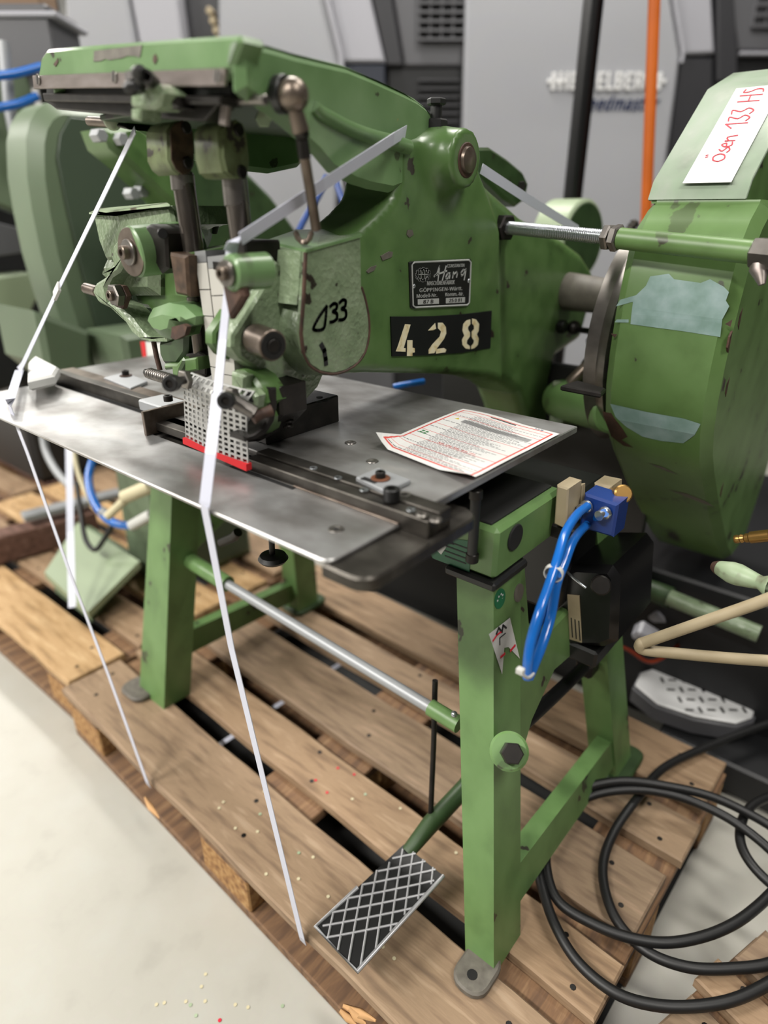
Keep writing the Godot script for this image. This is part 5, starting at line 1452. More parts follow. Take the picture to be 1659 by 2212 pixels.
	for p in [[Vector3(0.1662,1.0319,0.2441),Vector3(0.1662,1.024,0.254),Vector3(0.1662,1.0127,0.2647),Vector3(0.1662,1.0086,0.2636),Vector3(0.1662,1.0085,0.2505),Vector3(0.1662,1.0181,0.2463),Vector3(0.1662,1.0319,0.2441)], [Vector3(0.1662,1.0313,0.2382),Vector3(0.1662,1.0338,0.2328),Vector3(0.1662,1.0323,0.2276),Vector3(0.1662,1.0278,0.2286),Vector3(0.1662,1.0253,0.234),Vector3(0.1662,1.0227,0.2281),Vector3(0.1662,1.0171,0.2283),Vector3(0.1662,1.0146,0.2337),Vector3(0.1662,1.0142,0.239)], [Vector3(0.1662,1.0339,0.223),Vector3(0.1662,1.0364,0.2175),Vector3(0.1662,1.0349,0.2129),Vector3(0.1662,1.0294,0.2139),Vector3(0.1662,1.0269,0.2194),Vector3(0.1662,1.0242,0.2133),Vector3(0.1662,1.018,0.2128),Vector3(0.1662,1.0149,0.2176),Vector3(0.1662,1.0151,0.2246)]]:
		ink.stroke(smooth_path(p, 4), 0.0036, Vector3.RIGHT)
	ink.stroke([Vector3(0.1662,0.9911,0.2544),Vector3(0.1662,0.9842,0.2503),Vector3(0.1662,0.9745,0.2486),Vector3(0.1662,0.9691,0.2482)], 0.006, Vector3.RIGHT)
	obj("handwriting", ink, M.ink, hop)
	# lower jaw: curved guide rings and carriers
	for r in [[0.15, 0.014, 0.0, M.rust], [0.168, 0.012, 0.014, M.steel_brown]]:
		pass
	var outer := [0.3267,0.9546,0.3163,0.9526,0.3175,0.931,0.3237,0.9154,0.3356,0.9043,0.3517,0.901,0.3656,0.903,0.3675,0.9087,0.3535,0.9088,0.3414,0.9127,0.3326,0.9211,0.3281,0.9332]
	obj("guide_ring", Sh.new().ext(outer, 0.13, 0.158, "X", 0.002), M.steel_dark, t)
	obj("guide_ring", Sh.new().ext([0.2919,0.9479,0.245,0.9446,0.2482,0.9181,0.2641,0.8997,0.2912,0.889,0.3202,0.8851,0.3417,0.8885,0.3433,0.8923,0.3121,0.8959,0.2993,0.9124,0.2936,0.9287], 0.085, 0.128, "X", 0.003), M.steel_dark, t)
	obj("chain_teeth", spring(Vector3(0.141,0.9428,0.2731), Vector3(0.141,0.8964,0.29), 0.004, 9, 0.0022), M.steel_dark, t)
	obj("jaw_carrier", Sh.new().ext([0.1064,0.9674,0.1205,0.9694,0.1417,0.9634,0.1541,0.9517,0.1571,0.9383,0.1464,0.927,0.1503,0.9198,0.1352,0.9131,0.124,0.9147,0.1138,0.9236,0.1039,0.9407], 0.3, 0.335, "Z", 0.004), M.green, t)
	obj("jaw_block", Sh.new().ext([0.1148,0.9688,0.1399,0.9674,0.1365,0.9537,0.1489,0.9537,0.1574,0.9485,0.1525,0.9339,0.1361,0.934,0.1185,0.9404,0.1111,0.9454], 0.33, 0.345, "Z", 0.003), M.hammer, t)
	obj("jaw_hole", Sh.new().cyl(Vector3(0.1477,0.946,0.345), Vector3(0.1487,0.9463,0.3458), 0.006, 0.0, 16), M.slot, t)
	obj("jaw_tip", Sh.new().ext([0.1226,0.9133,0.1439,0.9228,0.1513,0.9189,0.1412,0.9006,0.1236,0.8897,0.1169,0.8956], 0.3, 0.33, "Z", 0.004), M.green, t)
	obj("jaw_back", Sh.new().ext([0.114,0.9545,0.157,0.9518,0.1567,0.9191,0.1265,0.891,0.0954,0.8786,0.0967,0.9189], 0.27, 0.312, "Z", 0.003), M.steel_dark, t)
	obj("nose_block", Sh.new().ext([0.2821,0.9574,0.235,0.9407,0.2366,0.9205,0.2589,0.9133,0.2777,0.9287], 0.05, 0.1, "X", 0.006), M.hammer, t)

func build_left_head(t: Node3D) -> void:
	# hopper with its lid
	obj("hopper_box", Sh.new().ext([-0.2304,1.1244,-0.0449,1.1345,-0.0403,1.1134,-0.0769,1.1098,-0.1346,1.0936,-0.1741,1.0695,-0.2164,1.0666,-0.2276,1.0912], 0.2, 0.29, "Z", 0.004), M.hammer, t)
	var lid: Array = [Vector3(-0.2281,1.1267,0.296),Vector3(-0.2006,1.1279,0.296),Vector3(-0.1595,1.1247,0.296),Vector3(-0.0354,1.1359,0.296),Vector3(-0.1263,1.1389,0.24),Vector3(-0.3032,1.1321,0.24)]
	var ls := Sh.new()
	ls.flat(lid, Vector3.UP)
	ls.flat(lid.map(func(p): return p - Vector3(0, 0.0022, 0)), Vector3.DOWN)
	for i in 6:
		var a: Vector3 = lid[i]
		var b: Vector3 = lid[(i + 1) % 6]
		ls.flat([a, b, b - Vector3(0, 0.0022, 0), a - Vector3(0, 0.0022, 0)], (a + b) * 0.5 - Vector3(-0.1, 1.13, 0.25))
	obj("hopper_lid", ls, M.pale_green, t)
	obj("hopper_drum", Sh.new().ext([-0.2313,1.0672,-0.1734,1.0719,-0.1235,1.0938,-0.0972,1.0726,-0.1096,1.0265,-0.1924,1.0204,-0.2428,1.0389,-0.2448,1.0512], 0.22, 0.29, "Z", 0.012), M.hammer, t)
	# head plates with the rim, hollow in front
	obj("head_plate", Sh.new().ext([-0.0856,1.11,-0.1059,1.1055,-0.1286,1.0992,-0.1467,1.0883,-0.1557,1.0786,-0.1529,1.0628,-0.1818,1.0474,-0.211,1.0379,-0.2228,1.0267,-0.2103,1.0122,-0.1741,1.0059,-0.1483,0.9937,-0.1341,0.9793,-0.1168,0.972,-0.0833,0.9735,-0.0459,0.9801,-0.0453,0.9825,-0.0919,0.9778,-0.1092,0.9831,-0.1293,0.9991,-0.1569,1.011,-0.1826,1.0168,-0.1841,1.0336,-0.1661,1.0477,-0.1425,1.0559,-0.1304,1.0656,-0.1038,1.0842,-0.0779,1.1008], 0.275, 0.315, "Z", 0.004), M.hammer, t)
	obj("head_hollow", Sh.new().ext([-0.1563,1.0563,-0.1132,1.0725,-0.0528,1.0959,-0.0381,1.0755,-0.0354,1.0328,-0.0287,1.0057,-0.0258,0.9919,-0.0535,0.9767,-0.092,0.9711,-0.1202,0.9776,-0.1413,0.992,-0.1561,1.0046,-0.1824,1.0048,-0.1891,1.0215,-0.1731,1.0407], 0.25, 0.272, "Z", 0.006), M.green, t)
	obj("head_nose", Sh.new().ext([-0.0411,1.0215,-0.0062,1.0307,0.0245,1.0301,0.0455,1.0198,0.0415,1.0098,0.0164,1.0036,0.0102,0.9934,-0.0124,0.9876,-0.0338,0.9896,-0.047,1.0008,-0.0533,1.0112], 0.295, 0.345, "Z", 0.012), M.green_beam, t)
	obj("bare_spot", Sh.new().ext([0.0141,1.0065,0.0374,1.012,0.0449,1.0097,0.0382,0.9997,0.0182,0.9922,0.009,0.9933], 0.34, 0.3462, "Z", 0.0), M.rust, t)
	# boss with washer
	var b0 := Vector3(-0.0538,1.0847,0.345)
	obj("head_boss", Sh.new().cyl(b0 + Vector3(0.012, 0.006, -0.085), b0 + Vector3(0, 0, -0.003), 0.0285, 0.002, 30), M.green_beam, t)
	obj("boss_face", Sh.new().cyl(b0 + Vector3(0, 0, -0.003), b0, 0.027, 0.0006, 30), M.steel_brown, t)
	obj("washer", Sh.new().cyl(b0, b0 + Vector3(0, 0, 0.004), 0.0145, 0.0008, 24), M.steel, t)
	socket_screw(t, b0 + Vector3(0, 0, 0.004), Vector3(0, 0, 1), 0.0078, 0.008, M.steel_brown)
	obj("slide_plate", Sh.new().ext([-0.041,1.112,-0.0295,1.115,-0.0044,1.1105,0.0017,1.1054,-0.0038,1.0684,-0.0207,1.0615,-0.0321,1.0772,-0.0305,1.0974], 0.28, 0.33, "Z", 0.003), M.steel_dark, t)
	obj("plate_screw", Sh.new().cyl(Vector3(-0.0032,1.1053,0.331), Vector3(0.0015,1.1055,0.334), 0.006, 0.0008, 14), M.black, t)
	# nut with a collar
	var n0 := Vector3(-0.1351,1.0294,0.325)
	obj("nut_collar", Sh.new().ext([-0.1604,1.0326,-0.1458,1.0411,-0.1277,1.0405,-0.1202,1.0285,-0.1372,1.0109,-0.1552,1.013,-0.1641,1.0217], 0.312, 0.322, "Z", 0.002), M.rust, t)
	obj("hex_nut", Sh.new().hexa(n0 + Vector3(0, 0, -0.004), n0 + Vector3(0, 0, 0.008), 0.0145), M.steel, t)
	socket_screw(t, n0 + Vector3(0, 0, 0.008), Vector3(0, 0, 1), 0.0068, 0.005, M.steel_brown)
	obj("left_pin", Sh.new().cyl(Vector3(-0.2693,1.0272,0.3), Vector3(-0.2333,1.0246,0.3), 0.0075, 0.002, 14), M.steel_brown, t)
	# lower carriers
	obj("lower_housing", Sh.new().ext([-0.0811,0.9737,-0.0133,0.9917,-0.0211,0.9652,-0.0433,0.9476,-0.0757,0.9443,-0.0832,0.9573], 0.26, 0.31, "Z", 0.005), M.green_dark, t)
	obj("lower_stem", Sh.new().ext([-0.0589,0.9494,-0.029,0.9535,-0.0147,0.9635,-0.0097,0.9596,-0.0226,0.9463,-0.0299,0.9322,-0.0427,0.9302,-0.0413,0.9448,-0.0589,0.9411], 0.29, 0.32, "Z", 0.003), M.green, t)
	obj("lower_edge", Sh.new().tube([Vector3(-0.1068,0.9694,0.3),Vector3(-0.1053,0.9498,0.3),Vector3(-0.1011,0.9316,0.3)], 0.0035, 8), M.rust, t)
	obj("lower_block", Sh.new().ext([-0.0211,0.9652,0.0074,0.9717,0.0229,0.9691,0.0171,0.9434,-0.0245,0.9407], 0.25, 0.31, "Z", 0.002), M.steel_dark, t)
	obj("lower_bracket", Sh.new().ext([0.0062,0.9656,0.0318,0.9712,0.0305,0.9556,0.0024,0.9482], 0.29, 0.33, "Z", 0.002), M.green, t)

func build_guard(t: Node3D) -> void:
	# perforated steel guard: a frame of bars, bent a little at the top
	var a := Vector3(0.0371,0.9565,0.355)
	var b := Vector3(0.1515,0.9527,0.355)
	var c := Vector3(0.1402,0.8687,0.352)
	var d := Vector3(0.0211,0.8745,0.352)
	var at := func(u: float, w: float) -> Vector3:
		var p: Vector3 = a.lerp(b, u).lerp(d.lerp(c, u), w)
		return p + Vector3(0, 0, 0.004 * sin(u * PI)) + Vector3(0, 0, -0.012 * maxf(0.0, 0.12 - w) / 0.12)
	var nu := 12
	var nw := 13
	var s := Sh.new()
	var back := Vector3(0, 0, -0.0012)
	var cell := func(u0: float, u1: float, w0: float, w1: float) -> void:
		var q := [at.call(u0, w0), at.call(u1, w0), at.call(u1, w1), at.call(u0, w1)]
		hexahedron(s, q, q.map(func(p): return p + back))
	for j in nw + 1:
		var w0 := maxf(0.0, (j - 0.2) / nw)
		var w1 := minf(1.0, (j + 0.2) / nw)
		for i in 6:
			cell.call(i / 6.0, (i + 1) / 6.0, w0, w1)
	for i in nu + 1:
		var u0 := maxf(0.0, (i - 0.2) / nu)
		var u1 := minf(1.0, (i + 0.2) / nu)
		for j in nw:
			cell.call(u0, u1, (j + 0.2) / nw, (j + 0.8) / nw)
	var g := obj("finger_guard", s, M.guard_sheet, t, "perforated sheet metal guard")
	var felt := Sh.new()
	var f := [at.call(-0.005, 0.985), at.call(1.01, 0.985), at.call(1.01, 1.085), at.call(-0.005, 1.085)]
	hexahedron(felt, f.map(func(p): return p + Vector3(0, 0, 0.004)), f.map(func(p): return p + Vector3(0, 0, -0.004)))
	obj("red_felt_edge", felt, M.red, g, "red felt edging")
	# holding screws with nuts and springs
	for q in [[Vector3(0.0568,0.9549,0.365), Vector3(0.0811,0.9605,0.4)], [Vector3(0.137,0.9476,0.362), Vector3(0.1654,0.9547,0.392)]]:
		obj("hex_nut", Sh.new().hexa(q[0] + Vector3(0, 0, -0.004), q[0] + Vector3(0, 0, 0.004), 0.0115), M.steel, t)
		obj("holding_screw", Sh.new().cyl(q[0], q[1], 0.0048, 0.0005, 12), M.steel_dark, t)
		socket_screw(t, q[1] + (q[0] - q[1]).normalized() * 0.012, q[1] - q[0], 0.0088, 0.014, M.black, "screw_head")
	obj("spring", spring(Vector3(-0.0441,0.9448,0.35), Vector3(0.0399,0.9521,0.37), 0.0058, 12, 0.0016), M.steel, t)
	obj("spring_core", Sh.new().tube([Vector3(-0.0591,0.943,0.345),Vector3(0.0399,0.9521,0.37)], 0.0044, 10), M.steel_dark, t)
	obj("spring", spring(Vector3(0.1511,0.9507,0.375), Vector3(0.1698,0.9359,0.36), 0.0062, 16, 0.0016), M.steel, t)
	obj("spring_core", Sh.new().tube([Vector3(0.1511,0.9507,0.375),Vector3(0.1713,0.9357,0.36)], 0.0048, 10), M.steel_dark, t)
	obj("spring_anchor", Sh.new().tube([Vector3(0.166,0.9302,0.36),Vector3(0.1695,0.9326,0.35),Vector3(0.1746,0.9354,0.34)], 0.006, 12, [0.0075, 0.0055, 0.0065]), M.rust, t)

func build_drive(t: Node3D) -> void:
	# belt guard at the right
	var prof: Array = [-0.6, 1.14, -0.5, 1.141, -0.242, 1.142, -0.241, 1.138, -0.212, 1.118, -0.19, 1.091, -0.181, 1.049, -0.173, 1.0, -0.171, 0.94, -0.176, 0.885, -0.191, 0.837, -0.22, 0.79, -0.256, 0.752, -0.35, 0.665, -0.452, 0.576, -0.53, 0.51, -0.6, 0.46, -0.72, 0.46, -0.78, 0.6, -0.8, 0.9, -0.78, 1.13]
	var g := obj("belt_guard", Sh.new().ext(prof, 0.33, 0.49, "X", 0.014), M.guard, t, "large green belt guard with patched paint")
	obj("guard_hood", Sh.new().ext([-0.242, 1.138, -0.256, 1.162, -0.42, 1.288, -0.532, 1.322, -0.7, 1.30, -0.78, 1.138], 0.333, 0.456, "X", 0.004), M.guard, g)
	# hinged grey-green lid on the slope, with a turned-up lower edge
	var lidp := []
	for p in [[-0.245, 1.1415], [-0.256, 1.1635], [-0.42, 1.2905], [-0.532, 1.3245], [-0.532, 1.3295], [-0.418, 1.295], [-0.252, 1.167], [-0.2405, 1.143]]:
		lidp.append_array(p)
	var ld := obj("guard_lid", Sh.new().ext(lidp, 0.331, 0.459, "X", 0.001), M.lid, g, "grey green hinged lid")
	# paper strip on the lid
	var up := Vector3(0, 0.1275, -0.166).normalized()
	var nn := Vector3(0, 0.166, 0.1275).normalized()
	var o := Vector3(0.393, 1.1625, -0.2455) + nn * 0.0012
	var st := Sh.new()
	st.flat([o + Vector3(-0.019, 0, 0), o + Vector3(0.041, 0, 0), o + Vector3(0.041, 0, 0) + up * 0.205, o + Vector3(-0.019, 0, 0) + up * 0.205], nn)
	var band := obj("paper_label", Sh.new().box(o + Vector3(0.012, 0, 0) + up * 0.104, Vector3(0.062, 0.21, 0.0008), 0.0, Basis(Vector3.RIGHT, up, nn)), M.paper, ld, "white paper strip with red handwriting")
	# red handwriting, reading up the strip
	var wr := func(u: float, w: float) -> Vector3:     # u along the strip, w across it, from its left edge
		return o + up * u + Vector3(-0.019 + w, 0, 0) + nn * 0.0005
	var ink := Sh.new()
	var glyphs := [
		[[0.042, 0.031], [0.045, 0.024], [0.053, 0.022], [0.058, 0.028], [0.055, 0.035], [0.047, 0.037], [0.042, 0.031]],
		[[0.052, 0.012], [0.053, 0.014]], [[0.056, 0.011], [0.057, 0.013]],
		[[0.068, 0.024], [0.064, 0.029], [0.072, 0.034], [0.066, 0.038], [0.061, 0.036]],
		[[0.074, 0.031], [0.081, 0.029], [0.078, 0.024], [0.073, 0.03], [0.076, 0.037], [0.083, 0.036]],
		[[0.086, 0.038], [0.086, 0.026], [0.086, 0.03], [0.094, 0.026], [0.097, 0.038]],
		[[0.114, 0.024], [0.124, 0.014], [0.124, 0.042]],
		[[0.131, 0.015], [0.14, 0.014], [0.135, 0.026], [0.142, 0.033], [0.136, 0.041], [0.129, 0.038]],
		[[0.147, 0.014], [0.156, 0.013], [0.151, 0.025], [0.158, 0.033], [0.152, 0.041], [0.145, 0.038]],
		[[0.175, 0.013], [0.174, 0.041]], [[0.189, 0.012], [0.188, 0.041]], [[0.174, 0.027], [0.189, 0.026]],
		[[0.203, 0.015], [0.197, 0.014], [0.197, 0.022], [0.202, 0.03], [0.201, 0.038], [0.195, 0.04]],
	]
	for gl in glyphs:
		var pts := []
		for q in gl:
			pts.append(wr.call(q[0], q[1]))
		ink.stroke(smooth_path(pts, 3) if pts.size() > 3 else pts, 0.0017, nn)
	obj("handwriting", ink, M.red_ink, band)
	# patches of grey-blue repaint on the front, and bare metal
	var curve := func(y: float) -> float:
		var z := -0.3
		for i in range(4, 16):
			var y0: float = prof[i * 2 + 1]
			var y1: float = prof[i * 2 + 3]
			if y <= y0 and y >= y1:
				z = lerpf(prof[i * 2], prof[i * 2 + 2], (y0 - y) / maxf(y0 - y1, 1e-4))
		return z
	var patches := [
		[[0.3698,1.0347,0.3728,1.0469,0.3968,1.0517,0.4052,1.0452,0.44,1.0426,0.4505,1.0478,0.4689,1.0399,0.4769,1.0337,0.4757,1.0233,0.4815,1.0169,0.4771,1.0003,0.4794,0.9781,0.4342,0.9804,0.3589,0.9827,0.3566,1.0128,0.3338,1.0047,0.3378,1.0139,0.3591,1.0217], M.paint_patch],
		[[0.3379,0.9871,0.3552,0.9888,0.3559,0.9844,0.3358,0.983], M.paint_patch],
		[[0.3429,0.8616,0.3986,0.8588,0.4516,0.8591,0.4751,0.8554,0.4688,0.8362,0.453,0.8173,0.4202,0.813,0.3922,0.8142,0.3687,0.8263,0.3518,0.8414], M.paint_patch],
		[[0.3311,0.8463,0.3452,0.846,0.3603,0.8245,0.3688,0.8077,0.3583,0.7993,0.3763,0.7882,0.3602,0.7875,0.3415,0.8018], M.rust],
		[[0.3942,0.7584,0.4166,0.7575,0.4403,0.746,0.4257,0.7471,0.4063,0.7533], M.primer],
		[[0.416,0.6963,0.4465,0.6977,0.4782,0.6878,0.4877,0.677,0.4686,0.68,0.4408,0.6876], M.primer],
		[[0.4816,0.9949,0.4891,1.0015,0.4889,0.9921], M.rust], [[0.3328,0.967,0.3425,0.9668,0.3392,0.9612], M.rust],
	]
	for p in patches:
		var pts: Array = p[0]
		var pv := PackedVector2Array()
		for i in range(0, pts.size(), 2):
			pv.append(Vector2(pts[i], pts[i + 1]))
		# cut into strips so that the patch follows the curve of the guard
		var s := Sh.new()
		var ylo := 9.0
		var yhi := -9.0
		for q in pv:
			ylo = minf(ylo, q.y)
			yhi = maxf(yhi, q.y)
		var rows := 8
		for r in rows:
			var y0 := lerpf(ylo, yhi, float(r) / rows)
			var y1 := lerpf(ylo, yhi, float(r + 1) / rows)
			for part in Geometry2D.intersect_polygons(pv, PackedVector2Array([Vector2(0, y0), Vector2(1, y0), Vector2(1, y1), Vector2(0, y1)])):
				var idx := Geometry2D.triangulate_polygon(part)
				for i in range(0, idx.size(), 3):
					var tri3 := []
					for k in 3:
						var v: Vector2 = part[idx[i + k]]
						tri3.append(Vector3(v.x, v.y, curve.call(v.y) + 0.0007))
					s.flat(tri3, Vector3(0, 0, 1))
		if s.v.size():
			obj("paint_patch", s, p[1], g)
	for q in [Vector3(0.491,0.9974,-0.2092), Vector3(0.491,0.971,-0.1811), Vector3(0.491,0.9021,-0.2239), Vector3(0.491,0.7026,-0.3525)]:
		obj("bare_spot", Sh.new().ext([q.z - 0.004, q.y - 0.014, q.z + 0.006, q.y - 0.006, q.z + 0.007, q.y + 0.008, q.z - 0.001, q.y + 0.015], 0.488, 0.4905, "X", 0.0), M.rust, g)
	# tie rod between body and guard
	var ra := Vector3(0.1204,1.1049,-0.205)
	var rb := Vector3(0.3148,1.0954,-0.165)
	obj("body_nut", Sh.new().hexa(ra - (rb - ra).normalized() * 0.004, ra + (rb - ra).normalized() * 0.013, 0.0205), M.steel_dark, t)
	obj("tie_rod", Sh.new().cyl(ra, rb, 0.0095, 0.001, 20), M.zinc, t, "bright zinc tie rod with thread")
	obj("rod_thread", spring(ra.lerp(rb, 0.03), rb, 0.0094, 60, 0.0008), M.zinc, t)
	var dr := (rb - ra).normalized()
	obj("rod_nut", Sh.new().hexa(rb - dr * 0.008, rb + dr * 0.003, 0.0178), M.steel, t)
	obj("rod_nut", Sh.new().hexa(rb + dr * 0.004, rb + dr * 0.016, 0.0178, 0.3), M.steel, t)
	var rc := Vector3(0.5001,1.0832,-0.155)
	obj("guard_tube", Sh.new().cyl(rb + dr * 0.014, rc, 0.0138, 0.001, 24), M.guard, t)
	obj("tube_nut", Sh.new().hexa(rc, rc + dr * 0.03, 0.019), M.steel, t)
	obj("tube_wing", Sh.new().tube([rc + dr * 0.008, rc + dr * 0.012 + Vector3(0, -0.018, 0.006), rc + dr * 0.02 + Vector3(0, -0.034, 0.008)], 0.008, 10, [0.008, 0.011, 0.004]), M.strip, t)
	# pulley wheel between body and guard
	var pc := Vector3(0.285, 0.93, -0.37)
	obj("pulley", Sh.new().lathe([0.0, 0.0, 0.17, 0.0, 0.178, 0.004, 0.17, 0.02, 0.178, 0.036, 0.17, 0.04, 0.0, 0.04], pc, Vector3.RIGHT, 56), M.steel, t)
	obj("pulley_hub", Sh.new().cyl(Vector3(0.10, 0.985, -0.48), Vector3(0.29, 0.985, -0.42), 0.036, 0.01, 28, 0.028), M.primer, t)
	obj("bracket_tube", Sh.new().cyl(Vector3(0.16,0.7916,-0.4047), Vector3(0.33,0.8335,-0.2469), 0.038, 0.004, 28), M.green_leg, t)
	obj("bracket_strap", Sh.new().ext([-0.3699,0.8337,-0.4258,0.8261,-0.453,0.7661,-0.4332,0.7219,-0.3634,0.7152,-0.3394,0.7356,-0.3748,0.7504,-0.3743,0.7923], 0.155, 0.185, "X", 0.003), M.hammer, t)
	obj("bracket_top", Sh.new().ext([0.3101,-0.072,0.3147,-0.1159,0.3655,-0.0976,0.371,-0.0689], 0.898, 0.906, "Y", 0.002), M.steel_dark, t)
	obj("shift_lever", Sh.new().tube([Vector3(0.2,0.8389,-0.3529),Vector3(0.22,0.8662,-0.3605),Vector3(0.23,0.885,-0.3882)], 0.012, 8), M.steel_brown, t)
	obj("shift_rod", Sh.new().tube([Vector3(0.14,0.9123,-0.4928),Vector3(0.22,0.9298,-0.3862),Vector3(0.3,0.9483,-0.2678)], 0.0058, 10), M.steel_dark, t)
	obj("shift_eye", Sh.new().ball(Vector3(0.14,0.9182,-0.4742), 0.014, 16), M.steel_dark, t)
	obj("shift_screw", Sh.new().cyl(Vector3(0.12,0.9212,-0.4474), Vector3(0.135,0.9228,-0.4465), 0.013, 0.002, 16), M.black, t)
	obj("spindle_end", Sh.new().tube([Vector3(0.2,0.9063,-0.4335),Vector3(0.22,0.8834,-0.4015),Vector3(0.22,0.8706,-0.3751)], 0.014, 12), M.steel_dark, t)
	# handwheel drum behind
	obj("rear_drum", Sh.new().lathe([0, 0, 0.088, 0, 0.092, 0.003, 0.092, 0.085, 0.086, 0.09, 0.082, 0.09, 0.082, 0.084, 0, 0.08], Vector3(-0.1073,1.0629,-0.8347), Vector3(1, 0, 0.12), 40), M.far_light, t)
	var dc := Vector3(-0.1073,1.0629,-0.8347)
	var dd := Vector3(1, 0, 0.12).normalized()
	obj("drum_face", Sh.new().cyl(dc + dd * 0.082, dc + dd * 0.0905, 0.0835, 0.001, 40), M.green_dark, t)
	obj("hose_fitting", Sh.new().lathe([0.006, 0, 0.011, 0.002, 0.007, 0.009, 0.012, 0.012, 0.007, 0.019, 0.012, 0.022, 0.008, 0.028, 0.0, 0.03], Vector3(0.0835,1.0853,-0.8356), Vector3(0.0955,1.1193,-0.8663) - Vector3(0.0835,1.0853,-0.8356), 14), M.steel, t)
	# motor and air valves below
	var mt := obj("motor", Sh.new().ext([0.353,0.6385,0.3863,0.6649,0.4376,0.6807,0.4507,0.668,0.4634,0.5649,0.4454,0.5465,0.3755,0.5146,0.3647,0.5269], -0.17, -0.02, "Z", 0.01), M.black_gloss, t)
	obj("motor_plate", Sh.new().ext([0.3829,0.6153,0.401,0.621,0.415,0.544,0.3961,0.5418], -0.02, -0.0185, "Z", 0.0), M.beige, mt, "tan motor data plate")
	var mpr := Sh.new()
	for i in 3:
		mpr.stroke([Vector3(0.3941,0.5794,-0.018) + Vector3(0.006 * i, 0, 0), Vector3(0.4004,0.5481,-0.018) + Vector3(0.006 * i, 0, 0)], 0.0016, Vector3(0, 0, 1))
	obj("print", mpr, M.ink, mt)
	obj("motor_fin", Sh.new().tube([Vector3(0.3717,0.6549,-0.02),Vector3(0.3968,0.6564,0),Vector3(0.4159,0.6487,0)], 0.0022, 6), M.zinc, mt)
	obj("motor_fin", Sh.new().tube([Vector3(0.3884,0.6519,-0.1),Vector3(0.4134,0.6415,-0.1)], 0.0022, 6), M.zinc, mt)
	obj("motor_cap", Sh.new().cyl(Vector3(0.424,0.6439,-0.03), Vector3(0.4358,0.6603,0), 0.014, 0.002, 16), M.steel_dark, mt)
	obj("motor_base", Sh.new().box(Vector3(0.34, 0.52, -0.12), Vector3(0.2, 0.03, 0.2), 0.004), M.black, mt)
	var vb := obj("valve_block", Sh.new().ext([0.4058,0.8001,0.4512,0.7976,0.4512,0.7511,0.4049,0.7508], -0.01, 0.03, "Z", 0.003), M.blue_block, t, "blue air valve block")
	for q in [Vector3(0.4127,0.7845,0.032), Vector3(0.4375,0.7828,0.032)]:
		obj("air_fitting", Sh.new().lathe([0.0085, 0, 0.0085, 0.004, 0.0065, 0.006, 0.0065, 0.014, 0, 0.014], q - Vector3(0, 0, 0.002), Vector3(-0.3, -0.1, 1), 18), M.zinc, vb)
	obj("valve_cover", Sh.new().ext([0.3803,0.8144,0.3967,0.8138,0.4001,0.758,0.383,0.7606], 0.02, 0.06, "Z", 0.002), M.beige, t)
	obj("valve_plate", Sh.new().ext([0.3781,0.7998,0.3979,0.8064,0.4029,0.76,0.3831,0.7608], 0.01, 0.02, "Z", 0.001), M.beige, t)
	socket_screw(t, Vector3(0.3914,0.7759,0.025), Vector3(0, 0, 1), 0.009, 0.012, M.steel)
	obj("valve_top", Sh.new().ext([0.3969,0.7961,0.4212,0.7972,0.4237,0.7724,0.4001,0.7738], -0.06, -0.02, "Z", 0.003), M.beige, t)
	obj("copper_fitting", Sh.new().cyl(Vector3(0.4292,0.7861,-0.02), Vector3(0.4459,0.8013,0), 0.012, 0.002, 14), M.brass, t)
	obj("gear_case", Sh.new().box(Vector3(0.30, 0.68, -0.06), Vector3(0.16, 0.18, 0.14), 0.01), M.black, t)
	obj("valve_rail", Sh.new().box(Vector3(0.36, 0.745, -0.02), Vector3(0.1, 0.02, 0.14), 0.003), M.steel_dark, t)
	# lower shaft behind
	obj("drive_shaft", Sh.new().tube([Vector3(0.4054,0.3719,-0.5287),Vector3(0.5853,0.3586,-0.5276)], 0.018, 14), M.hammer, t)
	obj("drive_shaft_end", Sh.new().tube([Vector3(0.2824,0.3566,-0.5602),Vector3(0.4056,0.3592,-0.55)], 0.024, 14), M.green_dark, t)
	obj("rear_guard_plate", Sh.new().box(Vector3(0.1, 0.6, -0.45), Vector3(0.5, 0.5, 0.02), 0.003), M.black, t)

